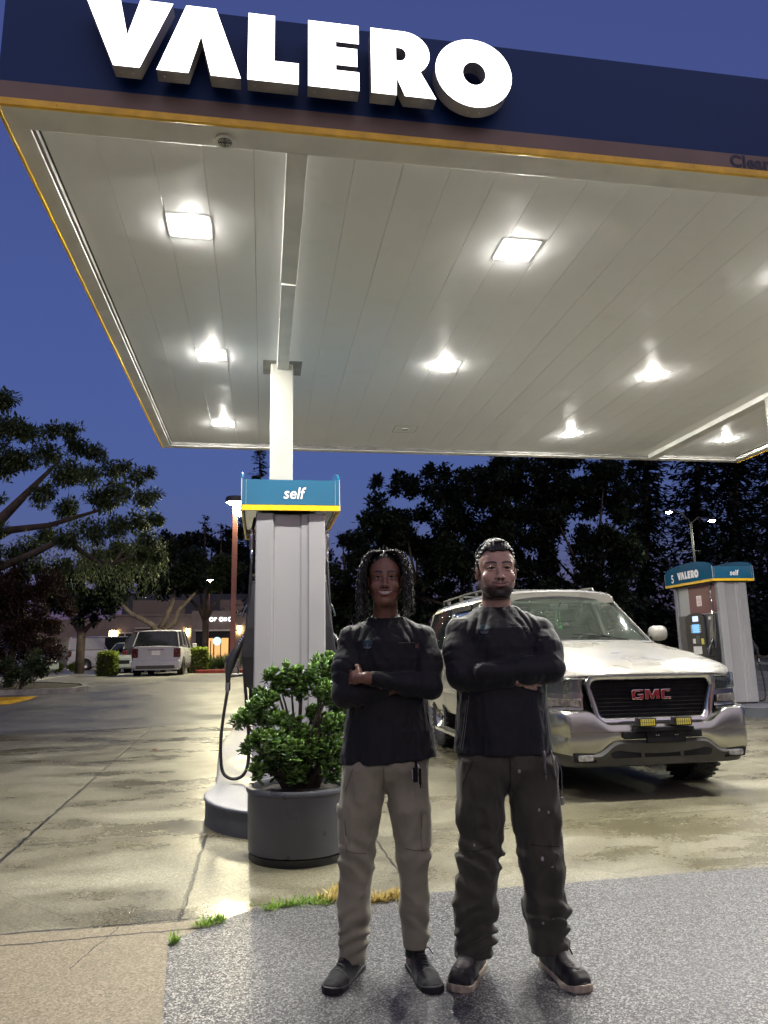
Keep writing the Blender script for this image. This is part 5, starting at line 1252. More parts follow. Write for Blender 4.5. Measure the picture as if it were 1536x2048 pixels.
# ---------------------------------------------------------------- person on the left (long curly locs, khaki trousers)
cL = dict(
 J=dict(sh=[(-.158, .015, 1.372), (.165, .015, 1.370)], el=[(-.186, -.065, 1.130), (.184, -.080, 1.160)], wr=[(.020, -.120, 1.160), (-.085, -.178, 1.205)],
        hip=[(-.10, 0, .84), (.065, 0, .84)], kn=[(-.143, -.015, .48), (.094, -.015, .48)], an=[(-.150, .05, .10), (.085, .05, .11)], toe=[(-.225, -.09, .035), (.135, -.10, .035)]),
 head=dict(c=(-.002, -.010, 1.628), s=1.0, w=.95, jaw=1.0, smile=1.3, open=True, nose=1.18, neck_to=(.0, .050, -.225), nr=.052, skin=(.20, .098, .064), blush=(.25, .108, .075), brow=1.0, browz=.001, eye_open=.0040, lip=(.24, .075, .060), beard=False),
 torso=dict(z=[.78, .90, 1.05, 1.15, 1.26, 1.36, 1.412, 1.450], cx=[0]*8, cy=[0, 0, 0, -.003, -.005, 0, .015, .03], ax=[.214, .198, .172, .165, .164, .156, .122, .074], ay=[.128, .120, .108, .102, .104, .100, .085, .064]),
 hands=[((.040, -.112, 1.165), (.95, .25, .05), (0, 1, 0), .92, .35, 1), ((-.112, -.163, 1.206), (-.60, .80, .02), (.5, 1, -.1), .80, .42, -1)],
 ra=.054, hem=(.856, .065), trap=1.412, collar=(1.449, .0042), nrx=.064, skinmat=M_skinL, shirtmat=M_shirt, pantmat=M_khaki, pwr=1.0,
 legs=dict(mid=-.025, pc=(-.02, 0, .86), pr=(.175, .115, .13), pts=[[(-.095, .0, .84), (-.125, -.008, .66), (-.143, -.015, .48), (-.155, .01, .27), (-.163, .030, .06)], [(.065, 0, .84), (.083, -.008, .66), (.096, -.015, .48), (.100, .01, .27), (.096, .035, .10)]],
           rs=[[.105, .086, .070, .062, .056], [.103, .082, .063, .055, .044]], cuff=(.062, .105)))
pL, shL, poL = person('man with shoulder-length curly locs, wide smile, black long-sleeve shirt and khaki trousers, arms crossed', 0.0, cL)
shirt_marks(shL, -.082, 1.346, .105, 1.342)
def seam(o, pts, mat, name='seam', w=.0022, off=.0025):
    T = []; pts = [np.array(p, float) for p in pts]; S_ = []
    for a, c in zip(pts[:-1], pts[1:]):
        n = max(2, int(np.linalg.norm(c-a)/.012))
        for k in range(n): S_.append(a+(c-a)*k/n)
    S_.append(pts[-1])
    for a, c in zip(S_[:-1], S_[1:]):
        d = (c-a)/np.linalg.norm(c-a); q = np.array([-d[1], d[0]])*w/2; T.append([tuple(a-q), tuple(c-q), tuple(c+q), tuple(a+q)])
    return decal(name, T, bvh_of(o), mat, o, off)
M_dseam = pmat('dark seam', (.06, .052, .038), .8); M_dseam2 = pmat('dark seam on olive', (.008, .008, .006), .8)
seam(shL, [(.150, 1.10), (.172, 1.00), (.198, .875)], M_stitch); seam(shL, [(-.150, 1.08), (-.170, .98), (-.192, .87)], M_dimt)
seam(poL, [(-.150, .835), (-.185, .74)], M_dseam); seam(poL, [(.110, .845), (.142, .75)], M_dseam); seam(poL, [(-.022, .835), (-.022, .76), (-.030, .745)], M_dseam)
seam(poL, [(-.186, .63), (-.180, .50)], M_dseam); seam(poL, [(.128, .66), (.133, .52)], M_dseam); seam(poL, [(-.100, .50), (-.185, .515)], M_dseam); seam(poL, [(.060, .52), (.135, .505)], M_dseam)
foot('sneaker', (-.135, .115), (-.258, -.150), pL); foot('sneaker', (.078, .115), (.160, -.165), pL)
def pocket(P): return smax(ell(P, (-.200, .005, .595), (.030, .075, .095)), -ell(P, (-.15, .005, .595), (.055, .1, .2)), .004)
# cargo pocket: a stitched patch lying over the outer thigh
V, Q = isosurf(lambda P: smax(smax(ell(P, (-.128, -.005, .595), (.092, .094, .30)), np.maximum(np.abs(P[..., 2]-.59)-.085, np.abs(P[..., 1]+.01)-.062), .006), P[..., 0]+.165, .006), (-.26, -.13, .48), (-.13, .12, .70), .005); obj_from('cargo_pocket', V, Q, M_khaki, poL)
V, Q = isosurf(lambda P: smax(smax(ell(P, (-.128, -.005, .640), (.097, .099, .30)), np.maximum(np.abs(P[..., 2]-.665)-.020, np.abs(P[..., 1]+.01)-.066), .006), P[..., 0]+.165, .006), (-.26, -.13, .60), (-.13, .12, .72), .005); obj_from('pocket_flap', V, Q, M_khaki, poL)
V, Q = isosurf(lambda P: smax(smax(ell(P, (.088, -.005, .595), (.088, .090, .30)), np.maximum(np.abs(P[..., 2]-.59)-.085, np.abs(P[..., 1]+.01)-.062), .006), .125-P[..., 0], .006), (.09, -.13, .48), (.22, .12, .70), .005); obj_from('cargo_pocket', V, Q, M_khaki, poL)
b = MB(); b.tube([(.112, -.128, .875), (.112, -.135, .84), (.110, -.136, .815)], .006, 6); b.rbox(.098, .118, -.146, -.130, .785, .842, .004); b.rbox(.122, .132, -.142, -.130, .775, .838, .003); b.tube([(.127, -.136, .78), (.128, -.137, .762)], .003, 6); b.build('keys', M_blackp, pL, bevel=.002)
b = MB(); b.tube([(.118, -.139, .855), (.124, -.14, .842), (.119, -.141, .838)], .002, 6); b.rbox(.0935, .0975, -.146, -.134, .798, .84, .001); b.build('key_ring', M_metal, pL)
# hair: a scalp layer and long curly locs hanging from a centre parting
hc = np.array(cL['head']['c']); rs = np.random.default_rng(3)
def scalp(P):
    Q = P-hc; d = ell(Q*np.array([1/.97, 1, 1]), (0, .018, .040), (.084, .103, .092)); line = np.interp(Q[..., 1], [-.09, -.06, -.02, .03, .08], [.082, .062, .030, -.02, -.07])
    return smax(d+.003*vnoise(P, (70, 70, 70), 5), line-Q[..., 2], .006)
V, Q = isosurf(scalp, hc-np.array([.11, .12, .10]), hc+np.array([.11, .14, .15]), .0035); hair = obj_from('hair', V, Q, M_hair, pL)
b = MB()
for k in range(165):
    side = -1 if k % 2 else 1; back = rs.uniform(0, 1); yy = -.070+.165*back; top = hc+np.array([side*rs.uniform(.002, .03), yy, .122-.45*(yy-.01)**2*14*.12])
    # drape over the side of the head, then fall; coil around the guide line
    out = np.array([side*(.078+rs.uniform(-.004, .032)), yy*.85+rs.uniform(-.02, .02)-(.010 if yy < -.03 else 0), .035+rs.uniform(-.02, .02)])+hc
    if yy < -.045: out[0] = hc[0]+side*(.072+rs.uniform(0, .03))
    L_ = rs.uniform(.12, .205); end = out+np.array([side*rs.uniform(-.006, .024), rs.uniform(-.01, .015), -L_])
    G = [top, top*.62+out*.38+np.array([side*.016, 0, .026]), out+np.array([side*.004, 0, .02]), out*.5+end*.5+np.array([side*.008, 0, 0]), end]
    fr = rs.uniform(60, 95); ph = rs.uniform(0, 6.28); am = rs.uniform(.0035, .0060); pts = []; NN = 44
    for i in range(NN+1):
        t = i/NN*(len(G)-1); j = min(int(t), len(G)-2); u = t-j; g0, g1, g2, g3 = G[max(0, j-1)], G[j], G[j+1], G[min(len(G)-1, j+2)]
        c = .5*((2*g1)+(g2-g0)*u+(2*g0-5*g1+4*g2-g3)*u*u+(3*g1-g0-3*g2+g3)*u**3); a_ = ph+fr*i/NN; am2 = am*min(1, .25+1.2*i/NN)
        pts.append((c[0]+am2*math.cos(a_)+rs.normal()*.0007, c[1]+am2*math.sin(a_), c[2]+rs.normal()*.0012))
    r0 = rs.uniform(.0030, .0044); b.tube(pts, [r0*(1-.45*i/NN) for i in range(NN+1)], 5)
for k in range(150):   # frizz
    side = rs.choice([-1, 1]); th = rs.uniform(0, math.pi*.55); p = hc+np.array([side*math.sin(th)*.098, rs.uniform(-.06, .09), .040+.09*math.cos(th)]); strand(b, p, (side*math.sin(th), rs.normal()*.3, math.cos(th)), 5, .005, .0009, .55, .12, rs)
b.build('locs', M_hair, hair, smooth=True)
# ---------------------------------------------------------------- person on the right (short slicked hair and beard)
cR = dict(
 J=dict(sh=[(-.172, .015, 1.388), (.182, .015, 1.386)], el=[(-.182, -.075, 1.205), (.194, -.095, 1.225)], wr=[(.035, -.135, 1.190), (-.105, -.150, 1.218)],
        hip=[(-.10, 0, .86), (.10, 0, .86)], kn=[(-.133, -.015, .46), (.127, -.015, .46)], an=[(-.150, .05, .11), (.150, .05, .11)], toe=[(-.235, -.08, .04), (.200, -.12, .04)]),
 head=dict(c=(-.003, -.015, 1.657), s=1.075, w=1.02, jaw=1.18, smile=1.2, open=False, nose=1.12, neck_to=(.0, .055, -.225), nr=.062, skin=(.50, .315, .235), blush=(.60, .31, .24), brow=.92, browz=0, eye_open=.0036, lip=(.36, .16, .135), beard=True),
 torso=dict(z=[.80, .95, 1.10, 1.22, 1.32, 1.40, 1.45, 1.490], cx=[-.005]*8, cy=[0, 0, 0, -.005, -.005, 0, .018, .03], ax=[.212, .200, .190, .190, .185, .170, .135, .086], ay=[.142, .136, .128, .122, .122, .112, .092, .072]),
 hands=[((.012, -.120, 1.205), (.97, .05, -.26), (0, 1, 0), .95, .35, 1), ((-.118, -.115, 1.212), (-.70, .75, .05), (0, 1, 0), .90, .30, -1)],
 cuff_ext=(-.150, -.085, 1.212), ra=.065, hem=(.880, -.01), trap=1.445, collar=(1.488, .0045), nrx=.076, skinmat=M_skinR, shirtmat=M_shirt2, pantmat=M_olive, pwr=1.9,
 legs=dict(mid=0, pc=(0, 0, .87), pr=(.195, .13, .16), pts=[[(-.100, .0, .86), (-.117, -.008, .64), (-.135, -.015, .46), (-.155, .01, .27), (-.168, .030, .08)], [(.103, 0, .86), (.118, -.008, .64), (.128, -.015, .46), (.142, .01, .27), (.150, .030, .08)]],
           rs=[[.112, .100, .082, .080, .078], [.112, .100, .080, .076, .076]], cuff=(.075, .082)))
pR, shR, poR = person('bearded man with short slicked-back dark hair, black long-sleeve shirt and paint-splattered dark work trousers', 0.50, cR)
shirt_marks(shR, -.080, 1.400, .080, 1.402)
seam(shR, [(-.155, 1.12), (-.172, 1.0), (-.190, .895)], M_stitch); seam(shR, [(-.165, 1.10), (-.180, 1.0), (-.198, .90)], M_stitch); seam(shR, [(.160, 1.12), (.178, 1.0), (.196, .90)], M_stitch)
seam(poR, [(-.150, .86), (-.195, .76)], M_dseam2, w=.003); seam(poR, [(.150, .86), (.195, .76)], M_dseam2, w=.003); seam(poR, [(0, .865), (0, .74), (-.02, .70)], M_dseam2, w=.003); seam(poR, [(-.20, .50), (-.075, .52)], M_dseam2, w=.003); seam(poR, [(.07, .53), (.195, .51)], M_dseam2, w=.003)
foot('boot', (-.130, .120), (-.262, -.150), pR); foot('boot', (.140, .115), (.232, -.178), pR)
b = MB(); b.tube([(.135, -.150, .90), (.138, -.156, .87), (.134, -.157, .835), (.137, -.158, .81)], .0055, 6); b.tube([(.137, -.158, .805), (.137, -.159, .785)], .0025, 6); b.tube([(.168, -.142, .90), (.170, -.150, .86), (.176, -.152, .80), (.184, -.148, .79), (.188, -.142, .82), (.183, -.142, .88)], .0030, 6); b.build('belt_cord', M_stitch, pR, smooth=True)
b = MB(); b.tube([(.213, -.05, .86), (.226, -.05, .80), (.222, -.05, .70)], .0016, 5); b.rbox(.2145, .2285, -.057, -.043, .668, .70, .004); b.build('hanging_fob', M_metal, pR)
hc2 = np.array(cR['head']['c']); S2 = 1.075
def hcap(P):
    Q = (P-hc2)/S2; Q = Q*np.array([1/1.02, 1, 1]); d = ell(Q, (0, .019, .040), (.0805, .100, .091)); d = smin(d, ell(Q, (0, -.040, .070), (.060, .050, .052)), .03)
    ax = np.abs(Q[..., 0]); line = np.interp(Q[..., 1], [-.09, -.065, -.035, -.015, .01, .035, .07, .1], [.070, .066, .044, .004, .004, .010, -.045, -.055])
    line = line+np.where(Q[..., 1] < -.02, .016*np.exp(-((ax-.046)/.014)**2)+.004*np.exp(-(ax/.012)**2), 0)
    ridg = .0018*np.sin(np.arctan2(Q[..., 0], Q[..., 2]-.0)*44+3.5*vnoise(Q, (14, 10, 14), 8)); return smax((d+ridg*.8+.002*vnoise(Q, (60, 14, 60), 9))*S2, (line-Q[..., 2])*S2+.004*vnoise(Q, (80, 40, 20), 10), .004)
V, Q = isosurf(hcap, hc2-np.array([.12, .14, .10]), hc2+np.array([.12, .15, .17]), .0030); hair2 = obj_from('hair', V, Q, M_hair, pR)
b = MB(); rs = np.random.default_rng(5)
for k in range(420):   # combed-back strands over the crown and the sides
    a = rs.uniform(-1.25, 1.25); x0 = math.sin(a); z0 = math.cos(a)
    pts = []
    y0 = -.080+.085*abs(a/1.25)**1.5
    for i in range(9):
        y = y0+(.13)*i/8; rr = math.sqrt(max(.02, 1-((y-.015)/.103)**2)); lift = 1.0+.03*math.sin(i*.7+a*5)+rs.normal()*.004-.005
        aa = a*(1+.04*i/8)+.02*math.sin(i+k)
        pts.append(tuple(hc2+S2*np.array([math.sin(aa)*.0835*1.02*(.70+.30*rr)*lift, y, .040+math.cos(aa)*.096*(.52+.48*rr)*lift])))
    r0 = rs.uniform(.0007, .0017); b.tube(pts, [r0*.6]+[r0]*7+[r0*.3], 5)
for sgn in (-1, 1):
    for k in range(26):
        p = hc2+S2*np.array([sgn*.079, rs.uniform(-.01, .06), rs.uniform(.0, .045)]); strand(b, p, (sgn*.35, .5, -.9), 5, .0075, .0016, .22, .05, rs, .0006)
b.build('strands', M_hair, hair2, smooth=True)
# ================================================================== FAR THINGS: trees, car park, shops, lamps
def leafm(name, c1, c2): return leaf_mat(name, c1, c2, .6, .25, .2)
M_lfdark = leafm('dark green leaves', (.006, .012, .008), (.022, .035, .018)); M_lfmid = leafm('mid green leaves', (.018, .035, .018), (.07, .10, .04))
M_lfweep = leafm('feathery green leaves', (.030, .046, .026), (.13, .18, .065)); M_lfred = leafm('brown red leaves', (.022, .014, .012), (.075, .045, .032)); M_lfcon = leafm('needles', (.005, .010, .009), (.016, .026, .020))
M_lfhedge = leafm('hedge leaves', (.03, .06, .012), (.20, .26, .03)); M_bark2 = pmat('pale bark', (.20, .17, .13), .85, var=.25, vs=3, bump=.5, bs=12); M_bark3 = pmat('brown bark', (.05, .038, .03), .9, var=.3, vs=3, bump=.5, bs=12)
def quads(P, D, L, Wd):
    D, A, B = frames(D); a = A*Wd[:, None]/2; l = D*L[:, None]
    V = np.stack([P-a*.35, P+l*.45-a, P+l, P+l*.5+a], 1).reshape(-1, 3); F = np.arange(len(V)).reshape(-1, 4); return V, F
rg = np.random.default_rng(11)
def blob_leaves(c, r, n, size, droop=0., flat=.8):
    d = rg.normal(size=(n, 3)); d /= np.linalg.norm(d, axis=1, keepdims=True); rad = rg.uniform(.35, 1, n)**.6
    P = np.asarray(c)+d*rad[:, None]*r*np.array([1, 1, flat]); D = d*.6+rg.normal(size=(n, 3))*.7+np.array([0, 0, -droop]); s = size*rg.uniform(.6, 1.4, n)
    tn = np.clip(rg.normal(.4, .2, n)+rg.uniform(-.15, .15), 0, 1)
    return P, D, s, tn
def tree(name, label, base, trunk, blobs, mat, lsize=.26, dens=1.0, bark=None, group=None, droop=0., limbs=None, aspect=.6, strands=None, cat='tree', core=0):
    t = thing(name, label, cat, tuple(base), group=group); B0 = np.array(base); PP, DD, SS, TN = [], [], [], []
    for c, r in blobs:
        c = np.array(c)-B0
        for q in range(9):
            dd = rg.normal(size=3); dd /= np.linalg.norm(dd); sub = c+dd*r*rg.uniform(.25, .75)*np.array([1, .8, .8]); sr = r*rg.uniform(.35, .6)
            n = int(26*dens*(sr/lsize)**2*.75)+8; a = blob_leaves(sub, sr, n, lsize, droop)
            for L_, x in zip((PP, DD, SS, TN), a): L_.append(x)
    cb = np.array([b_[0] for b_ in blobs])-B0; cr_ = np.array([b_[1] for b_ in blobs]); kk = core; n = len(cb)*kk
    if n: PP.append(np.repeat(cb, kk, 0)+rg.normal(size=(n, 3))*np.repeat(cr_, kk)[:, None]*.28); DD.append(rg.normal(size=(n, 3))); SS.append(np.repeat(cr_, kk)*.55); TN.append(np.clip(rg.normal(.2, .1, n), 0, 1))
    if strands:
        for c, ln in strands:
            c = np.array(c)-B0; n = int(ln/(lsize*.35))
            k = np.arange(n); P = c+np.stack([.10*np.sin(k*.25+c[0]*9)+rg.normal(size=n)*.05, rg.normal(size=n)*.06, -k*ln/n], 1); D = np.stack([rg.normal(size=n)*.5, rg.normal(size=n)*.5, -np.ones(n)*.9], 1)
            PP.append(P); DD.append(D); SS.append(np.full(n, lsize*.8)); TN.append(np.clip(rg.normal(.6, .2, n), 0, 1))
    P, D, S_, T_ = np.concatenate(PP), np.concatenate(DD), np.concatenate(SS), np.concatenate(TN); V, F = quads(P, D, S_, S_*aspect)
    mesh_np('crown', V, F, mat, t, np.repeat(T_, 4))
    b = MB()
    if trunk: b.tube([tuple(np.array(p)-B0) for p, r in trunk], [r for p, r in trunk], 10)
    b2 = MB()
    for lm in (limbs or []): b2.tube([tuple(np.array(p)-B0) for p, r in lm], [r for p, r in lm], 7)
    if not limbs and trunk:
        top = np.array(trunk[-1][0])-B0
        for c, r in blobs[::max(1, len(blobs)//9)]:
            c = np.array(c)-B0; m_ = top*.45+c*.55+np.array([0, 0, -.3]); b2.tube([tuple(top*.92), tuple(m_), tuple(c)], [trunk[-1][1]*.7, trunk[-1][1]*.4, .03], 6)
    if trunk: b.build('trunk', bark or M_bark3, t, smooth=True)
    if b2.v: b2.build('limbs', bark or M_bark3, t, smooth=True)
    return t
def P3(px, py, Y, dy=0): return tuple(ypt(px, py, Y+dy))
def pxm(Y): return Y/1457.0/.986
def blobs_px(L, Y, spread=1.5): return [(P3(x, y, Y, rg.uniform(-spread, spread)), r*pxm(Y)) for x, y, r in L]
def base_at(px, Y): p = ypt(px, 1300, Y); return (p.x, Y, zg(Y))
# --- big feathery tree on the left
Y = 25
L = [(-30, 790, 38), (10, 800, 30), (25, 850, 32), (-20, 860, 45), (60, 870, 28), (110, 862, 26), (145, 862, 22), (150, 890, 28), (100, 905, 34), (50, 915, 38), (0, 925, 42), (190, 905, 26), (180, 945, 36), (130, 950, 38), (225, 940, 26), (245, 930, 18), (270, 955, 24), (295, 945, 16), (240, 985, 36), (200, 1000, 36), (290, 1000, 26), (310, 985, 14), (310, 1035, 22),
     (275, 1045, 32), (235, 1050, 34), (190, 1060, 36), (140, 1020, 34), (90, 990, 30), (140, 1080, 32), (95, 1070, 26), (60, 1090, 24), (300, 1080, 26), (318, 1110, 20), (280, 1110, 26), (240, 1100, 28), (200, 1110, 24), (30, 1110, 26), (-20, 1100, 40), (70, 1130, 26), (-20, 1000, 30), (120, 1130, 22), (-10, 1050, 22)]
st = [(P3(rg.uniform(150, 335), rg.uniform(1070, 1125), Y, rg.uniform(-1.5, 1.5)), rg.uniform(.5, 1.3)) for _ in range(190)]+[(P3(rg.uniform(-20, 180), rg.uniform(1080, 1140), Y, rg.uniform(-1.5, 1.5)), rg.uniform(.4, 1.0)) for _ in range(60)]
bs = (ypt(-130, 1300, Y).x, Y, zg(Y))
tr = [((bs[0], bs[1], bs[2]-.1), .38), (P3(-110, 1200, Y), .32), (P3(-60, 1090, Y), .26)]
lm = [[(P3(-80, 1130, Y), .24), (P3(-10, 1050, Y), .18), (P3(50, 990, Y), .12), (P3(110, 930, Y), .05)], [(P3(-60, 1100, Y), .2), (P3(20, 1060, Y), .13), (P3(100, 1050, Y), .09), (P3(200, 1020, Y), .05)],
      [(P3(-40, 1150, Y, -1), .14), (P3(60, 1110, Y, -1), .12), (P3(130, 1075, Y, -1), .10), (P3(165, 1105, Y, -1), .085), (P3(195, 1123, Y, -1), .075), (P3(228, 1127, Y, -1), .07), (P3(246, 1100, Y, -1), .04)], [(P3(228, 1127, Y, -1), .06), (P3(275, 1108, Y, -1), .03)], [(P3(-60, 1080, Y), .2), (P3(-20, 940, Y), .12), (P3(0, 830, Y), .05)]]
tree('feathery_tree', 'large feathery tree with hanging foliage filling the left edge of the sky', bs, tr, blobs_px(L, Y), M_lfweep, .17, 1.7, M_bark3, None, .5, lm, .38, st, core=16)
# --- reddish shrub under it
Y = 24
L = [(rg.uniform(-30, 120), rg.uniform(1150, 1340), 26) for _ in range(46)]+[(40, 1140, 24), (95, 1165, 26), (125, 1200, 22), (140, 1225, 16), (110, 1250, 22), (120, 1290, 18), (60, 1340, 20), (20, 1345, 20)]
L = [(x, y, r) for x, y, r in L if x < 150-abs(y-1215)*.45]
tree('reddish_shrub', 'wide brown-red leafed shrub on the kerbed bed at the left edge', base_at(20, Y), [(base_at(20, Y), .12), (P3(25, 1300, Y), .09), (P3(40, 1230, Y), .05)], blobs_px(L, Y, .8), M_lfred, .105, 1.0, None, None, 0, None, .5, cat='shrub', core=10)
L = [(x, y, 16) for x, y in ((10, 1330), (30, 1345), (55, 1335), (75, 1325), (50, 1355), (20, 1362), (85, 1340), (68, 1310))]
tree('green_shrub', 'low yellow-green shrub at the foot of the reddish shrub', base_at(45, Y-1), [(base_at(45, Y-1), .05), (P3(45, 1350, Y-1), .03)], blobs_px(L, Y-1, .4), M_lfmid, .10, 1.0, None, None, 0, None, .5, cat='shrub')
# --- trees of the car park
def crownL(x0, x1, y0, y1, r, n): return [(rg.uniform(x0, x1), rg.uniform(y0, y1), r*rg.uniform(.7, 1.2)) for _ in range(n)]
def ellL(cx, cy_, rx, ry, r, n):
    o = []
    while len(o) < n:
        a, b_ = rg.uniform(-1, 1, 2)
        if a*a+b_*b_ < 1: o.append((cx+a*rx, cy_+b_*ry, r*rg.uniform(.7, 1.2)))
    return o
Y = 44
tree('pale_trunk_tree', 'forked tree with pale limbs standing behind the white parked car', base_at(308, Y), [((*base_at(308, Y)[:2], .5), .30), (P3(308, 1300, Y), .27), (P3(318, 1258, Y), .25)], blobs_px(ellL(300, 1135, 105, 50, 20, 60)+ellL(370, 1165, 40, 18, 12, 14), Y, 2), M_lfdark, .24, 1.0, M_bark2, 'trees in the car park', 0,
     [[(P3(318, 1262, Y), .2), (P3(298, 1245, Y), .15), (P3(262, 1228, Y), .13), (P3(247, 1212, Y), .11), (P3(240, 1195, Y), .08)], [(P3(318, 1262, Y), .2), (P3(334, 1232, Y), .16), (P3(345, 1205, Y), .12), (P3(350, 1180, Y), .07)], [(P3(322, 1262, Y), .2), (P3(350, 1245, Y), .15), (P3(356, 1222, Y), .13), (P3(366, 1212, Y), .12), (P3(385, 1192, Y), .10), (P3(400, 1175, Y), .05)]])
Y = 38
tree('round_tree', 'dark round-headed tree in front of the parked van', base_at(161, Y), [((*base_at(161, Y)[:2], .5), .22), (P3(161, 1300, Y), .2), (P3(163, 1262, Y), .2)], blobs_px(ellL(165, 1185, 85, 60, 18, 60), Y, 1.8), M_lfdark, .22, 1.0, None, 'trees in the car park', 0,
     [[(P3(163, 1268, Y), .16), (P3(150, 1250, Y), .1), (P3(140, 1225, Y), .06)], [(P3(163, 1268, Y), .18), (P3(164, 1235, Y), .13), (P3(166, 1200, Y), .07)], [(P3(165, 1265, Y), .14), (P3(180, 1250, Y), .1), (P3(205, 1238, Y), .05)]])
Y = 47
tree('young_street_tree', 'slim branching tree with lamp-lit leaves in front of the glowing shop window', base_at(410, Y), [((*base_at(410, Y)[:2], .5), .20), (P3(410, 1300, Y), .19), (P3(411, 1240, Y), .19)], blobs_px(ellL(375, 1163, 30, 12, 9, 14)+ellL(432, 1160, 14, 22, 9, 12)+ellL(420, 1128, 60, 16, 14, 18), Y, 1.2), M_lfmid, .20, 1.0, None, 'trees in the car park', 0,
     [[(P3(411, 1245, Y), .16), (P3(400, 1220, Y), .11), (P3(372, 1190, Y), .07), (P3(365, 1175, Y), .04)], [(P3(411, 1245, Y), .16), (P3(404, 1205, Y), .1), (P3(398, 1175, Y), .05)], [(P3(412, 1245, Y), .16), (P3(414, 1200, Y), .1), (P3(418, 1150, Y), .05)], [(P3(413, 1238, Y), .14), (P3(425, 1215, Y), .1), (P3(445, 1190, Y), .05)]])
# --- distant tree line on the left
def conifer(label, px, ytop, Y, w, mat=M_lfcon, group='tall conifers against the dusk sky', lay=30, ybot=1300, dens=1.0, ls=.5):
    B0 = base_at(px, Y); top = P3(px, ytop, Y); t = thing('conifer', label, 'tree', B0, group=group); H = top[2]-B0[2]; x0 = top[0]-B0[0]
    PP, DD, SS, TN = [], [], [], []
    for k in range(lay):
        f = k/lay; z = H*(.06+.94*f) if ybot else H*f; R_ = w*(1-f)**.75*rg.uniform(.75, 1.1)+.15
        for j in range(int(7*dens+2)):
            a = rg.uniform(0, 6.283); ln = R_*rg.uniform(.6, 1.1); n = max(3, int(ln/.24*dens)); u = (np.arange(n)+.5)/n
            P = np.stack([x0*f+np.cos(a)*ln*u, np.sin(a)*ln*u, z-.10*ln*u**1.5+.18*ln*u*(u > .8)], 1)+rg.normal(size=(n, 3))*.08; PP.append(P)
            DD.append(np.stack([np.cos(a)+rg.normal(size=n)*.6, np.sin(a)+rg.normal(size=n)*.6, -.35+rg.normal(size=n)*.3], 1)); SS.append(ls*rg.uniform(.6, 1.2, n)); TN.append(rg.uniform(0, .8, n))
    P, D, S_, T_ = map(np.concatenate, (PP, DD, SS, TN)); V, F = quads(P, D, S_, S_*.55); mesh_np('crown', V, F, mat, t, np.repeat(T_, 4))
    b = MB(); b.tube([(0, 0, -.2), (x0*.5, 0, H*.5), (x0, 0, H*.98)], [.35, .22, .04], 8); b.build('trunk', M_bark3, t, smooth=True); return t
conifer('tall narrow conifer rising behind the canopy column', 520, 868, 70, 3.0, lay=44, dens=1.4)
conifer('small pointed conifer on the skyline left of the tall parking lamp', 410, 1024, 80, 2.2, lay=26); conifer('small pointed conifer on the skyline just beside the tall parking lamp', 442, 1040, 82, 2.4, lay=24)
def massL(sky, ybot, step, r, jitter=8):
    o = []; xs_ = [p[0] for p in sky]; ys_ = [p[1] for p in sky]; W_ = xs_[-1]-xs_[0]; ph = rg.uniform(0, 6)
    for k in range(int(W_/step*1.7)):      # lumpy skyline
        x = rg.uniform(xs_[0], xs_[-1]); o.append((x, np.interp(x, xs_, ys_)+r*rg.uniform(.5, 1.0)+9*math.sin(x*.06+ph), r*rg.uniform(.45, 1.0)))
    n = int(W_*(ybot-min(ys_))/(step*step)*1.25)
    for k in range(n):
        x = rg.uniform(xs_[0]-r*.3, xs_[-1]+r*.3); y0 = np.interp(x, xs_, ys_)+r*1.2; y = rg.uniform(y0, ybot); o.append((x, y, r*rg.uniform(.8, 1.3)))
    return o
for lab, sky, Y in (('dark tree mass on the skyline over the shops, left part', [(300, 1085), (330, 1062), (365, 1060), (385, 1085)], 84), ('dark tree mass on the skyline over the shops, middle part', [(372, 1080), (400, 1066), (440, 1070), (470, 1062)], 86), ('dark tree mass on the skyline between the tall lamp and the pump', [(455, 1060), (500, 1030), (545, 1060), (600, 1085)], 88)):
    cx = sum(p[0] for p in sky)/len(sky)
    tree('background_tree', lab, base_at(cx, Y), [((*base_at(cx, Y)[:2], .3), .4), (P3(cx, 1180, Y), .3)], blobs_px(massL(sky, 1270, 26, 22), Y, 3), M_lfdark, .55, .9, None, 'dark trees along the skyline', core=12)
# --- the dark broad trees on the right
RT = [('dark leafy tree on the skyline immediately right of the pump', [(590, 1100), (640, 1095), (690, 1070), (730, 1050), (760, 1060)], 46, 24), ('broad dark tree with an uneven top between the pump and the bearded man', [(735, 1000), (752, 945), (800, 938), (850, 925), (895, 938), (925, 975)], 43, 24),
      ('broad dark tree behind the bearded man', [(905, 960), (935, 930), (985, 915), (1040, 900), (1085, 905)], 41, 25), ('broad dark tree above the windscreen of the beige car', [(1070, 900), (1120, 895), (1180, 895), (1240, 905), (1262, 930)], 42, 25)]
for lab, sky, Y, r in RT:
    cx = sum(p[0] for p in sky)/len(sky)
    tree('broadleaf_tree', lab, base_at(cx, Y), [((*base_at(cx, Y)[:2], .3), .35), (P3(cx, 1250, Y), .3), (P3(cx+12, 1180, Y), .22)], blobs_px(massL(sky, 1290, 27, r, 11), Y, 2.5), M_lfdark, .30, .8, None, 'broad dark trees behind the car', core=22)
for i, (lab, px, yt, Y, w) in enumerate((('tall redwood left of the double-headed street lamp', 1290, 700, 50, 3.6), ('tall redwood behind the double-headed street lamp', 1395, 660, 53, 3.6), ('tall redwood above the pump numbered 5', 1470, 720, 47, 3.2), ('tall redwood at the right edge of the picture', 1550, 690, 51, 3.6))):
    conifer(lab, px, yt, Y, w, lay=70, dens=1.5, ls=.62)
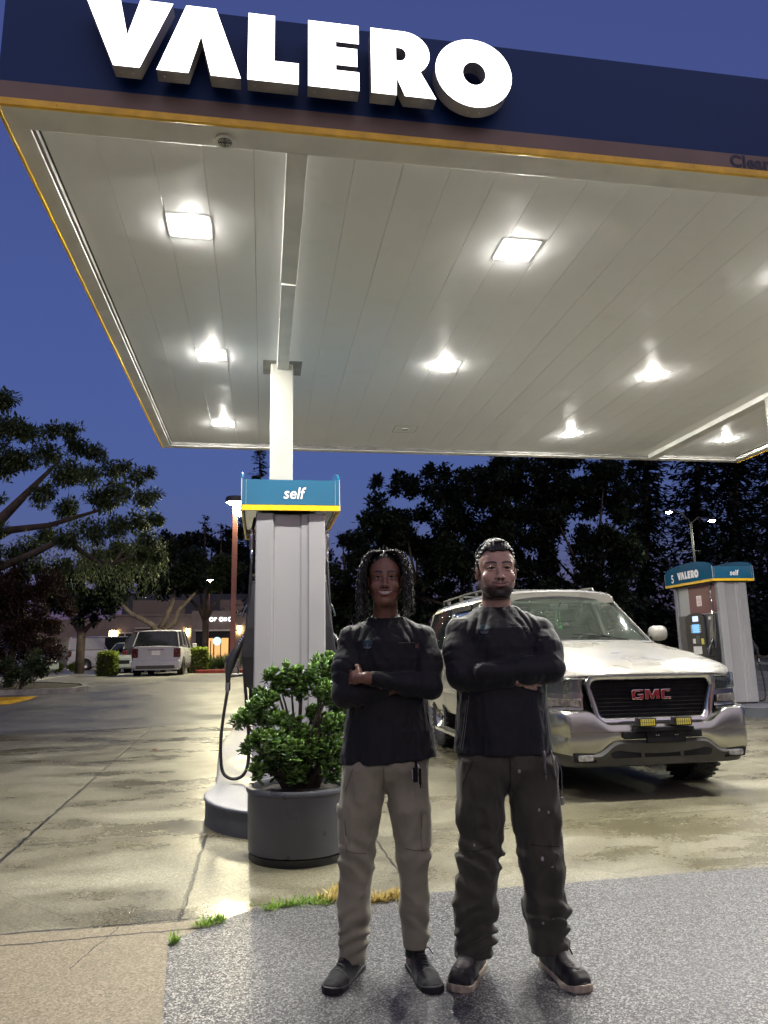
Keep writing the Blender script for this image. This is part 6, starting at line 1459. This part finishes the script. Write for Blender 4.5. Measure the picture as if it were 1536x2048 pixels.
for lab, x0, x1, Y in (('dark undergrowth hedge along the road behind the car', 600, 1100, 56), ('dark undergrowth hedge along the road at the right edge', 1090, 1640, 55)):
    tree('roadside_hedge', lab, base_at((x0+x1)/2, Y), [((*base_at((x0+x1)/2, Y)[:2], .3), .2), (P3((x0+x1)/2, 1270, Y), .1)], blobs_px(massL([(x0, 1215), ((x0+x1)/2, 1205), (x1, 1200)], 1325, 26, 24, 9), Y, 1.5), M_lfdark, .42, .9, None, 'roadside hedges', cat='hedge', core=14)
# --- row of dark trees behind the photographer (they mirror in the glossy pump panels)
for i, (x, y, h) in enumerate(((-48, -40, 9), (-36, -44, 10), (-24, -41, 8.5), (-12, -45, 10.5), (0, -42, 9), (12, -44, 10), (24, -40, 9.5), (36, -43, 10), (48, -40, 9))):
    bl = [((x+rg.uniform(-6.5, 6.5), y+rg.uniform(-2, 2), h*rg.uniform(.12, .92)), 2.2) for _ in range(34)]
    tree('far_side_tree', 'dark tree behind the photographer, '+('first', 'second', 'third', 'fourth', 'fifth', 'sixth', 'seventh', 'eighth', 'ninth')[i]+' of the row across the road', (x, y, 0), [((x, y, -.1), .3), ((x, y, h*.4), .22)], bl, M_lfdark, .7, .9, None, 'trees behind the photographer')
# ------------------------------------------------------------------ hedges, bed, kerbs
def box_hedge(label, x0, x1, y0, y1, Y, depth):
    p0, p1 = ypt(x0, y1, Y), ypt(x1, y0, Y); zb = zg(Y); t = thing('box_hedge', label, 'hedge', ((p0.x+p1.x)/2, Y, zb), group='clipped box hedges'); w = (p1.x-p0.x)/2; h = p1.z-zb
    n = 2600; f = rg.integers(0, 4, n); u, v = rg.uniform(-1, 1, n), rg.uniform(0, 1, n); P = np.zeros((n, 3)); jit = rg.normal(size=(n, 3))*.03
    P[f == 0] = np.stack([u*w, np.zeros(n)-depth/2, v*h], 1)[f == 0]; P[f == 1] = np.stack([u*w, (v-.5)*depth, np.full(n, h)], 1)[f == 1]; P[f == 2] = np.stack([np.full(n, -w), u*depth/2, v*h], 1)[f == 2]; P[f == 3] = np.stack([np.full(n, w), u*depth/2, v*h], 1)[f == 3]
    P += jit; V, F = quads(P, rg.normal(size=(n, 3)), np.full(n, .10), np.full(n, .07)); tn = np.clip(rg.normal(.3, .2, n)+np.where(P[:, 2] > h*.85, .35, 0), 0, 1); mesh_np('foliage', V, F, M_lfhedge, t, np.repeat(tn, 4))
    b = MB(); b.box(-w*.9, w*.9, -depth*.45, depth*.45, 0, h*.93); b.build('stems', M_bark3, t); return t
box_hedge('square clipped hedge with a yellow-green top, left of the white parked car', 199, 233, 1306, 1342, 31, .9); box_hedge('square clipped hedge right of the white parked car', 382, 414, 1298, 1332, 33, .9)
for lab, px, py in (('small round bush, the left one of two beside the clipped hedge', 113, 1345), ('small round bush with orange tips, the right one of two beside the clipped hedge', 147, 1343)):
    g = gpt(px, py); bl = [((g.x+rg.normal()*.12, g.y+rg.normal()*.12, g.z+.25+rg.normal()*.08), .26) for _ in range(7)]; tree('round_bush', lab, tuple(g), [((g.x, g.y, g.z-.02), .04), ((g.x, g.y, g.z+.2), .03)], bl, M_lfhedge, .08, .9, None, 'small round bushes', cat='bush')
M_kerb = pmat('concrete kerb', (.20, .19, .17), .8, var=.2, vs=4); M_kred = pmat('red painted kerb', (.20, .025, .022), .55, var=.2, vs=6); M_mulch = pmat('dark mulch', (.035, .028, .02), .95, var=.3, vs=12, bump=.5); M_ykerb = pmat('yellow painted ramp', (.62, .36, .012), .55, var=.12, vs=6)
def kerbed_bed(name, label, pts, h, mat, top):
    t = thing(name, label, 'kerb', tuple(pts[0])); o = pts[0]; n = len(pts); b = MB(); P = [p-o for p in pts]; cx = sum((p for p in P), Vector())/n
    ins = [p+(cx-p).normalized()*.16 for p in P]
    b.loft([[(p.x, p.y, p.z-.05) for p in P], [(p.x, p.y, p.z+h-.01) for p in P], [(p.x+(cx.x-p.x)*.004, p.y+(cx.y-p.y)*.004, p.z+h) for p in P], [(p.x, p.y, p.z+h) for p in ins], [(p.x, p.y, p.z+h-.04) for p in ins]]); b.build('kerb', mat, t)
    b = MB(); b.add([(p.x, p.y, p.z+h-.03) for p in ins], [tuple(range(n))]); b.build('planting_bed', top, t); return t
kerbed_bed('kerbed_island', 'red painted kerb round the planted island beside the white parked car', [gpt(380, 1346), gpt(395, 1347), gpt(560, 1345), gpt(560, 1333), gpt(430, 1331), gpt(383, 1337)], .14, M_kred, M_mulch)
kerbed_bed('kerbed_bed', 'grey concrete kerb of the bed with the reddish shrub at the left edge', [gpt(-160, 1392), gpt(0, 1391), gpt(150, 1386), gpt(176, 1381), gpt(170, 1376), gpt(100, 1372), gpt(-160, 1372)], .15, M_kerb, M_mulch)
b = MB(); q = [gpt(-60, 1396), gpt(40, 1394), gpt(76, 1393), gpt(58, 1400), gpt(20, 1409), gpt(-60, 1413)]; b.add([(p.x, p.y, p.z+.008) for p in q], [tuple(range(6))]); structure(b.build('yellow_kerb_ramp', M_ykerb, fixn=False))
kerbed_bed('roadside_kerb', 'long pale kerb beyond the pump numbered 5 along the road', [gpt(1380, 1400), gpt(1536, 1404), gpt(1760, 1410), gpt(1760, 1398), gpt(1536, 1391), gpt(1380, 1389)], .12, M_kerb, M_kerb)
b = MB(); rows = [[(x, y, zg(y)+.006) for x in (4, 20, 40, 90)] for y in (24.5, 27, 30, 34, 41)]; b.loft(rows, closed=False); rd = b.build('road', pmat('dark wet road', (.028, .030, .036), .35, var=.2, vs=1), fixn=False)
structure(rd); rd.data.flip_normals() if rd.data.polygons[0].normal.z < 0 else None
n = 2600; P = np.stack([rg.uniform(6, 60, n), rg.uniform(41, 43.5, n), np.full(n, .68)+rg.uniform(0, .10, n)], 1); V, F = quads(P, rg.normal(size=(n, 3)), np.full(n, .14), np.full(n, .10)); o = mesh_np('fallen_leaves', V, F, leafm('fallen brown leaves', (.08, .05, .03), (.30, .20, .12)), None, np.repeat(rg.uniform(0, 1, n), 4)); tag(o, 'strip of fallen brown leaves along the far side of the road', 'leaves', kind='stuff')
# plants on the red-kerbed island
for k, px in enumerate((425, 440, 455, 470)):
    g = ypt(px, 1330, 33.5+.4*(k % 2)); n = 150; zb = zg(g.y); a = rg.uniform(0, 6.283, n); P = np.stack([g.x+rg.normal(size=n)*.10, g.y+rg.normal(size=n)*.1, np.full(n, zb+.1)], 1); D = np.stack([np.cos(a)*.7, np.sin(a)*.7, rg.uniform(.8, 1.8, n)], 1)
    t = tag(mesh_np('lily_clump', *quads(P-np.array([g.x, g.y, zb]), D, rg.uniform(.5, .95, n), np.full(n, .05)), M_lfmid, None, np.repeat(rg.uniform(.2, 1, n), 4)), ['strappy green lily clump next to the clipped hedge', 'second strappy lily clump from the clipped hedge on the island', 'third strappy lily clump from the clipped hedge on the island', 'strappy lily clump nearest the fuel pump'][k], 'plant', 'lily clumps on the kerbed island'); t.location = (g.x, g.y, zb)
# ------------------------------------------------------------------ lamps
M_lot = emat('parking lamp glow', (1.0, .90, .56), 800); M_post = pmat('rust red lamp post', (.20, .075, .060), .5, var=.1, vs=2); M_dkm = pmat('dark metal', (.03, .03, .032), .5); M_street = emat('street lamp glow', (.95, 1.0, .72), 260); M_small = emat('small lamp glow', (1, .97, .85), 420)
def parking_lamp(label, px, ybase, ylamp, Y, heads, em, w=.105, rh=.42):
    B0 = base_at(px, Y); top = ypt(px-1, ylamp, Y); H = top.z-B0[2]; t = thing('parking_lamp', label, 'lamp', B0, group='tall parking lamps'); dx = top.x-B0[0]
    b = MB(); b.box(-w, w, -w, w, 0, H+.1); b.build('post', M_post, t, bevel=.02); b = MB(); b.lathe([(0, 0), (.3, 0), (.3, .55), (0, .55)], 'z', (0, 0, 0), 16); b.build('footing', M_kerb, t)
    for hx, hy, hz in heads:
        b = MB(); b.lathe([(0, .26), (rh*.9, .25), (rh, .20), (rh, .02), (rh*.96, 0), (rh*.9, .03), (0, .06)], 'z', (hx, hy, H+hz), 28); b.tube([(hx, hy, H+hz+.12), (0, 0, H+hz+.10)], .05, 6); hh = b.build('lamp_head', M_dkm, t, smooth=40)
        b = MB(); b.lathe([(0, -.10), (rh*.45, -.085), (rh*.82, .0), (rh*.84, .02), (0, .03)], 'z', (hx, hy, H+hz), 24); b.build('lamp_lens', em, hh, smooth=True)
    return t
parking_lamp('tall rust-red parking lamp with two round heads, left of the pump', 465, 1330, 1006, 31, [(0, -.02, .0), (.22, .9, -.28)], M_lot)
parking_lamp('far small parking lamp shining among the slim tree branches', 414, 1320, 1160, 52, [(0, 0, 0)], M_small, .09, .3)
Y = 40; p0 = base_at(1407, Y); Pt = ypt(1403, 1045, Y); H = Pt.z-p0[2]
t = thing('street_lamp', 'double-armed street lamp with two lit heads above the pump numbered 5', 'street lamp', p0)
b = MB(); b.tube([(0, 0, 0), (0, 0, H)], [.11, .07], 10); b.tube([(-.75, 0, H-1.75), (.5, 0, H-1.75)], .02, 5); b.build('pole', M_dkm, t, smooth=True)
for (xa, ya) in ((1338, 1024), (1424, 1041)):
    e = ypt(xa, ya, Y)-Vector(p0); b = MB(); b.tube([(0, 0, H-.1), (e.x*.35, 0, H+.25+(e.z-H)*.5), (e.x*.7, 0, e.z+.12), (e.x*.9, 0, e.z+.10)], [.05, .045, .04, .035], 8); ar = b.build('arm', M_dkm, t, smooth=True)
    b = MB(); b.lathe([(0, .10), (.16, .08), (.22, .0), (.0, .0)], 'z', (0, 0, 0), 16); h_ = b.build('lamp_head', M_dkm, ar, smooth=True); h_.location = (e.x, 0, e.z); h_.scale = (1.6, .8, 1)
    b = MB(); b.lathe([(0, -.10), (.13, -.06), (.19, -.003), (0, -.002)], 'z', (e.x, 0, e.z), 16); b.build('lamp_lens', M_street, ar, smooth=True)
Y = 62; g = ypt(673, 1251, Y); t = thing('traffic_light', 'distant green traffic light between the pump and the man with locs', 'traffic light', (g.x, Y, zg(Y)))
b = MB(); b.tube([(0, 0, 0), (0, 0, g.z-zg(Y)+1.2)], .07, 8); b.build('pole', M_dkm, t); b = MB(); b.rbox(-.18, .18, -.28, -.08, g.z-zg(Y)-.2, g.z-zg(Y)+.85, .03); b.build('signal_head', M_dkm, t)
b = MB(); b.lathe([(0, -.33), (.10, -.31), (.13, -.285), (0, -.285)], 'y', (0, 0, g.z-zg(Y)), 16); b.build('green_lamp', emat('green signal', (.0, 1.0, .50), 14), t)
# ------------------------------------------------------------------ shops
M_st = pmat('taupe stucco', (.15, .12, .105), .85, var=.08, vs=1.2, bump=.2, bs=20); M_st2 = pmat('blue grey stucco', (.035, .038, .050), .85, var=.1, vs=.6); M_win = pmat('dark shop glass', (.015, .017, .02), .1); M_glow = emat('lit shop window', (1.0, .48, .16), .9); M_sc = emat('wall lamp glow', (1.0, .72, .30), 60); M_sign = emat('lit sign letters', (.95, .97, 1.0), 3.0); M_post2 = emat('window poster', (.5, .75, 1.0), 1.3); M_can = pmat('pale awning trim', (.36, .33, .30), .6)
Y = 60
pl_, pr_ = ypt(222, 1310, Y), ypt(620, 1310, Y); zb = zg(Y); zt_ = ypt(222, 1233, Y).z
sh = thing('shop_building', 'single-storey taupe shop building with lit wall lamps and a glowing window', 'building', (pl_.x, Y, zb)); X = lambda px: ypt(px, 1290, Y).x-pl_.x; Z = lambda py, px=400: ypt(px, py, Y).z-zb
Wd = pr_.x-pl_.x; Ht = zt_-zb
b = MB(); b.box(0, Wd, 0, 14, 0, Ht); b.box(X(382), X(470), -.25, -.001, 0, Ht+.35); b.box(-.08, Wd, -.10, 13.9, Ht, Ht+.14); b.build('wall', M_st, sh)
for (x0, x1, y0, y1, lab) in ((236, 262, 1265, 1308, 'a'), (270, 300, 1262, 1305, 'b'), (335, 372, 1262, 1308, 'c')):
    b = MB(); b.box(X(x0), X(x1), -.035, -.002, .1, Z(y0)); w_ = b.build('window', M_win, sh); b = MB(); b.box(X(x0)-.06, X(x1)+.06, -.06, -.036, Z(y0), Z(y0)+.10); b.box(X((x0+x1)/2)-.03, X((x0+x1)/2)+.03, -.05, -.036, .1, Z(y0)); b.build('window_frame', M_can, w_)
b = MB(); b.box(X(392), X(470), -.32, -.252, .1, Z(1262)); b.build('window', M_win, sh)
for x0, x1, e in ((418, 427, M_glow), (429.5, 441, M_glow), (443, 457, M_glow)):
    b = MB(); b.box(X(x0), X(x1), -.35, -.322, .5, Z(1275)); b.build('window', e, sh)
b = MB(); b.lathe([(0, -.37), (.32, -.37), (.32, -.352), (0, -.352)], 'y', (X(434.5), 0, Z(1283)), 20); b.build('window_poster', M_post2, sh)
b = MB(); b.box(X(417.5), X(457.5), -.36, -.351, Z(1277), Z(1275)); b.box(X(427.3), X(429.2), -.37, -.352, .4, Z(1275)); b.box(X(441.3), X(442.8), -.37, -.352, .4, Z(1275)); b.box(X(421), X(423), -.37, -.352, .5, Z(1282)); b.build('window_frame', M_blackp, sh)
b = MB(); b.box(X(390), X(480), -.55, -.253, Z(1263), Z(1260)); b.box(X(270), X(328), -.4, -.001, Z(1256), Z(1254)); b.build('awning', M_can, sh)
rr = random.Random(4); b = MB(); x = X(418)
while x < X(458):
    w = rr.uniform(.12, .20)*1.15; z0, z1 = Z(1242.6), Z(1236.2); k = rr.randrange(3)
    if k == 0: b.lathe([(.10, -.32), (.17, -.32), (.17, -.27), (.10, -.27)], 'y', (x+.15, 0, (z0+z1)/2), 12)
    elif k == 1: b.box(x, x+.07, -.32, -.27, z0, z1); b.box(x, x+w, -.32, -.27, z1-.08, z1)
    else: b.box(x, x+.07, -.32, -.27, z0, z1); b.box(x+w, x+w+.07, -.32, -.27, z0, z1); b.box(x, x+w, -.32, -.27, z0, z0+.08)
    x += w+.20
b.build('lit_sign', M_sign, sh)
b = MB(); x = X(291)
while x < X(318): b.box(x, x+.05, -.06, -.003, Z(1251.5), Z(1248.5)); b.box(x, x+.16, -.06, -.003, Z(1249.3), Z(1248.5)); x += .26
b.build('unlit_sign', M_can, sh)
for px, py in ((221, 1266), (229, 1266), (374, 1264), (478, 1260)):
    b = MB(); yb_ = -.001 if px < 382 else -.001; b.box(X(px)-.10, X(px)+.10, yb_-.14, yb_-.001, Z(py+7), Z(py-7)); sc_ = b.build('wall_lamp', M_sc, sh)
    b = MB(); b.box(X(px)-.12, X(px)+.12, yb_-.16, yb_-.0005, Z(py-7), Z(py-7)+.05); b.build('lamp_cap', M_dkm, sc_)
t2 = thing('tall_building', 'taller blue-grey building rising behind the taupe shops', 'building', (pl_.x, Y+16, zb)); Y2 = Y+16; X2 = lambda px: ypt(px, 1290, Y2).x-pl_.x; Z2 = lambda py: ypt(400, py, Y2).z-zb
b = MB(); b.box(X2(240), X2(640), 0, 12, 0, Z2(1188)); b.build('wall', M_st2, t2)
for x0, x1 in ((262, 368), (438, 486), (500, 560)):
    b = MB(); b.box(X2(x0), X2(x1), -.06, -.002, Z2(1232), Z2(1200)); b.build('window', M_win, t2)
t3 = thing('low_building', 'low dark building with lit eaves behind the parked van', 'building', (ypt(30, 1290, 70).x, 70, zb)); X3 = lambda px: ypt(px, 1290, 70).x-ypt(30, 1290, 70).x; Z3 = lambda py: ypt(160, py, 70).z-zb
b = MB(); b.box(0, X3(230), 0, 10, 0, Z3(1277)); b.build('wall', M_st2, t3); b = MB(); b.box(-.3, X3(232), -1.2, 11, Z3(1277), Z3(1240)); b.build('roof', M_st, t3)
for px in (153, 168): b = MB(); b.lathe([(0, -.12), (.16, -.06), (.16, .0), (0, 0)], 'z', (X3(px), -.7, Z3(1277)-.002), 12); b.build('eaves_lamp', emat('eaves lamp glow', (1, .85, .6), 150), t3)
b = MB(); b.box(X3(140), X3(218), -1.25, -1.205, Z3(1283), Z3(1280)); b.build('red_trim', pmat('faded red trim', (.28, .08, .06), .6), t3)
# ------------------------------------------------------------------ parked cars
M_wp = pmat('white car paint', (.42, .42, .45), .22, var=.03, coat=.6); M_sp = pmat('silver car paint', (.20, .23, .25), .3, metal=.1, var=.03, coat=.5); M_dp = pmat('dark car paint', (.02, .02, .025), .2, coat=.6); M_tail = pmat('red tail lamp', (.07, .008, .010), .25); M_glass2 = pmat('dark car glass', (.012, .014, .018), .06, var=.02)
def parked_car(name, label, loc, rz, prof, gh, width, paint, kind, group='cars parked beyond the forecourt'):
    # prof: (y, z) of the lower body top line, gh: (y, z, w) greenhouse outline; y from rear 0 to front L
    t = thing(name, label, 'car' if name != 'parked_van' else 'van', loc, rz, group); w = width/2; L_ = prof[-1][0]; b = MB(); rings = []
    for y, z in prof:
        e = .90 if y in (0, L_) else .97 if y < .25 or y > L_-.35 else 1.0; ww = w*e
        half = [(ww*.9, .22), (ww*.97, .30), (ww, .55), (ww*.995, max(.6, z-.18)), (ww*.95, z-.02), (ww*.86, z), (0, z+.02)]; rings.append([(x, y, zz) for x, zz in half]+[(-x, y, zz) for x, zz in reversed(half[:-1])])
    b.loft(rings, cap=True); body = b.build('body', paint, t, smooth=40, bevel=.01)
    b = MB(); rings = []
    for y, z, ww in gh: rings.append([(ww*w, y, z), (ww*w*.86, y, z+.03), (0, y, z+.045), (-ww*w*.86, y, z+.03), (-ww*w, y, z)])
    b.loft(rings[1:-1], closed=False); b.build('roof', paint, t, smooth=40, solid=.04)
    (ya, za, wa), (yb, zb_, wb), (yc, zc, wc), (yd, zd, wd) = gh[0], gh[1], gh[-2], gh[-1]
    b = MB(); b.add([(-wa*w, ya, za), (wa*w, ya, za), (wb*w*.93, yb, zb_), (-wb*w*.93, yb, zb_)], [(0, 1, 2, 3)]); b.build('rear_window', M_glass2, t)
    b = MB(); b.add([(-wd*w, yd, zd), (wd*w, yd, zd), (wc*w*.93, yc, zc), (-wc*w*.93, yc, zc)], [(0, 1, 2, 3)]); b.build('windscreen', M_glass2, t)
    for s in (-1, 1):
        n_ = 2 if kind == 'van' else 3; b = MB(); b.add([(s*wa*w, ya, za), (s*wd*w, yd, zd), (s*wc*w, yc, zc), (s*wb*w, yb, zb_)], [(0, 1, 2, 3)]); sw = b.build('side_window', M_glass2, t)
        b = MB()
        for k in range(0, n_+1):
            f = k/n_; p = Vector((s*(wa*w+(wd-wa)*w*f+.004), ya+(yd-ya)*f, za+(zd-za)*f)); q = Vector((s*(wb*w+(wc-wb)*w*f+.004), yb+(yc-yb)*f, zb_+(zc-zb_)*f)); e = .035 if 0 < k < n_ else .06
            b.add([(p.x, p.y-e, p.z), (p.x, p.y+e, p.z), (q.x, q.y+e, q.z), (q.x, q.y-e, q.z)], [(0, 1, 2, 3)])
        b.build('pillar', paint, t, solid=.02)
        for yy in (L_*.19, L_*.80):
            b = MB(); b.lathe([(.20, -.11), (.31, -.115), (.335, -.09), (.335, .09), (.31, .115), (.20, .11)], 'x', (s*(w-.10), yy, .335), 24); tw = b.build('wheel', M_tyre, t, smooth=40)
            b = MB(); b.lathe([(0, s*.10), (.19, s*.115), (.205, s*.10), (.205, 0), (0, 0)], 'x', (s*(w-.10), yy, .335), 20); b.build('rim', M_chrome, tw, smooth=40)
            b = MB(); b.lathe([(0, s*(w+.001)), (.375, s*(w+.001)), (.375, s*(w-.06)), (0, s*(w-.06))], 'x', (0, yy, .36), 24); b.build('wheel_arch', M_blackp, t)
        b = MB(); a, c = sorted((s*w*.62, s*w*.97)); tz = prof[0][1]
        b.box(a if s < 0 else s*w*.70, c if s > 0 else -w*.70, -.012, .20, tz-.42, tz-.06); b.build('tail_lamp', M_tail, t, bevel=.03)
        b = MB(); fz = prof[-1][1]; b.box(min(s*w*.55, s*w*.93), max(s*w*.55, s*w*.93), L_-.12, L_+.012, fz-.20, fz-.06); b.build('headlight', M_lampg, t, bevel=.03)
        b = MB(); b.rbox(min(s*(w+.02), s*(w+.20)), max(s*(w+.02), s*(w+.20)), yd-.35, yd-.25, zd+.02, zd+.18, .03); b.build('wing_mirror', paint, t)
    b = MB(); b.box(-w*.97, w*.97, -.06, .18, .30, .58); b.build('rear_bumper', paint, t, bevel=.05); b = MB(); b.box(-w*.78, w*.78, -.066, .0, .27, .40); b.build('lower_bumper', M_gr, t, bevel=.02)
    b = MB(); b.box(-w*.95, w*.95, L_-.14, L_+.05, .25, .55); b.build('front_bumper', paint, t, bevel=.05); b = MB(); b.box(-w*.45, w*.45, L_+.0, L_+.056, .42, .60); b.build('front_grille', M_blackp, t, bevel=.02)
    b = MB(); b.box(-.16, .16, -.020, -.001, prof[0][1]-.32, prof[0][1]-.15); pt_ = b.build('number_plate', M_stk, t); b = MB(); b.box(-.30, .30, -.030, -.003, prof[0][1]-.13, prof[0][1]-.10); b.build('tailgate_handle', M_chrome, t)
    b = MB(); b.box(-w*.8, w*.8, .4, L_-.4, .2, .32); b.build('underside', M_blackp, t); return t
P_suv = [(0, 1.10), (.1, 1.12), (1.2, 1.10), (3.4, 1.08), (3.6, 1.02), (4.55, .92), (4.75, .78)]; G_suv = [(.04, 1.12, .93), (.34, 1.68, .80), (1.4, 1.74, .80), (2.5, 1.73, .80), (3.45, 1.08, .92)]
g = gpt(310, 1352)
parked_car('parked_car', 'white sport utility car parked with its back to the camera, left of the pump', (g.x, g.y, g.z), R(-2), P_suv, G_suv, 1.86, M_wp, 'suv')
P_sed = [(0, .92), (.15, .96), (.9, .98), (3.3, .95), (4.4, .82), (4.6, .68)]; G_sed = [(.55, .96, .88), (1.25, 1.38, .72), (1.9, 1.43, .72), (2.4, 1.41, .72), (3.35, .95, .88)]
p = ypt(243, 1318, 36); parked_car('parked_car', 'silver low car facing the camera between the clipped hedge and the white car', (p.x, 40.4, zg(40)), R(180), P_sed, G_sed, 1.78, M_sp, 'sedan')
p = ypt(270, 1318, 33); parked_car('parked_car', 'dark car almost hidden behind the left side of the white parked car', (p.x-.2, 36, zg(35)), R(-4), P_suv, G_suv, 1.85, M_dp, 'suv')
p = ypt(100, 1318, 34); parked_car('parked_car', 'silver small car at the edge of the reddish shrub', (p.x-4.4, 37, zg(37)), R(240), P_sed, G_sed, 1.75, M_sp, 'sedan')
P_van = [(0, 1.25), (.1, 1.28), (3.2, 1.28), (4.3, 1.25), (5.0, 1.02), (5.3, .85)]; G_van = [(.02, 1.28, .96), (.08, 2.05, .90), (2.4, 2.08, .90), (3.5, 2.05, .88), (4.5, 1.22, .94)]
p = ypt(140, 1310, 50); vn = parked_car('parked_van', 'white work van parked side-on in front of the low building', (p.x, 50, zg(50)), R(-82), P_van, G_van, 1.95, M_wp, 'van')
b = MB(); b.box(.88, .99, .1, 2.1, 1.28, 2.0); b.box(-.99, -.88, .1, 2.1, 1.28, 2.0); b.build('cargo_panel', M_wp, vn)
# ------------------------------------------------------------------ weeds at the edge of the asphalt
def tufts(name, label, pts, n, hmin, hmax, c1, c2, matn):
    PP, DD, LL = [], [], []
    for (px, py, sx) in pts:
        g = gpt(px, py)
        for k in range(n): PP.append((g.x+rg.normal()*sx, g.y+rg.normal()*.022, .012)); DD.append((rg.normal()*.9, rg.normal()*.9, rg.uniform(.35, 1.3))); LL.append(rg.uniform(hmin, hmax))
    LL = np.array(LL); V, F = quads(np.array(PP), np.array(DD), LL, LL*.16+.0015); o = mesh_np(name, V, F, leaf_mat(matn, c1, c2, .6, .3, .15), None, np.repeat(rg.uniform(0, 1, len(LL)), 4)); return tag(o, label, 'weeds', kind='stuff')
tufts('weeds', 'bright green weeds in the joint at the edge of the asphalt', [(545, 1822, .035), (562, 1818, .04), (585, 1815, .045), (610, 1812, .04), (632, 1806, .04), (650, 1812, .03), (425, 1853, .03), (405, 1857, .02), (348, 1890, .008), (440, 1848, .01)], 90, .012, .05, (.05, .13, .01), (.22, .36, .03), 'weed green')
tufts('dry_grass', 'dry yellow grass between the feet and the planter', [(665, 1805, .04), (680, 1790, .025), (690, 1802, .04), (740, 1808, .05), (765, 1805, .05), (790, 1800, .03)], 110, .02, .075, (.28, .20, .05), (.60, .48, .16), 'dry grass blades')
for lab, px, py, rz in (('curled orange fallen leaf on the wet concrete', 310, 1502, .4),):
    g = gpt(px, py); b = MB(); b.loft([[(x, yv*(.5-abs(x)/.09), .01+abs(yv)*.4) for yv in (-.03, 0, .03)] for x in (-.04, -.02, 0, .02, .04)], closed=False); o = b.build('fallen_leaf', pmat('orange dry leaf', (.38, .12, .03), .7)); o.location = (g.x, g.y, g.z+.006); o.rotation_euler = (0, 0, rz); tag(o, lab, 'leaf')
# ================================================================== one mesh per countable piece
def split_loose(o):
    me = o.data; n = len(me.vertices); par = list(range(n))
    def find(a):
        while par[a] != a: par[a] = par[par[a]]; a = par[a]
        return a
    for p in me.polygons:
        v = p.vertices; r = find(v[0])
        for k in v[1:]: par[find(k)] = r
    groups = {}
    for p in me.polygons: groups.setdefault(find(p.vertices[0]), []).append(p.index)
    if len(groups) < 2 or len(groups) > 12: return
    kids = list(o.children)
    for gi, polys in enumerate(groups.values()):
        mp = {}; V = []; F = []; MI = []; SM = []
        for pi in polys:
            p = me.polygons[pi]; f = []
            for v in p.vertices:
                if v not in mp: mp[v] = len(V); V.append(me.vertices[v].co[:])
                f.append(mp[v])
            F.append(f); MI.append(p.material_index); SM.append(p.use_smooth)
        m2 = bpy.data.meshes.new(me.name); m2.from_pydata(V, [], F)
        for mt in me.materials: m2.materials.append(mt)
        m2.polygons.foreach_set('material_index', MI); m2.polygons.foreach_set('use_smooth', SM)
        if any(SM): m2.set_sharp_from_angle(angle=R(45))
        c = o.copy(); c.data = m2; C.objects.link(c); c.parent = o.parent
    bpy.data.objects.remove(o)
SPLIT = {'sticker', 'nozzle_collar', 'corner_trim', 'intake_divider', 'drain_screw', 'column_collar', 'chrome_strip', 'button_column', 'boot_bracket', 'awning', 'wiper', 'plate_screws', 'sticker_pair', 'inner_trim', 'unlit_sign', 'roof_rail', 'door_gap', 'stitching', 'window_frame'}
for o in list(bpy.data.objects):
    if o.type == 'MESH' and o.name.split('.')[0] in SPLIT and o.name in C.objects and not o.children: split_loose(o)
for o in bpy.data.objects:
    if o.name.startswith('plate_screws'): o.name = 'screw'
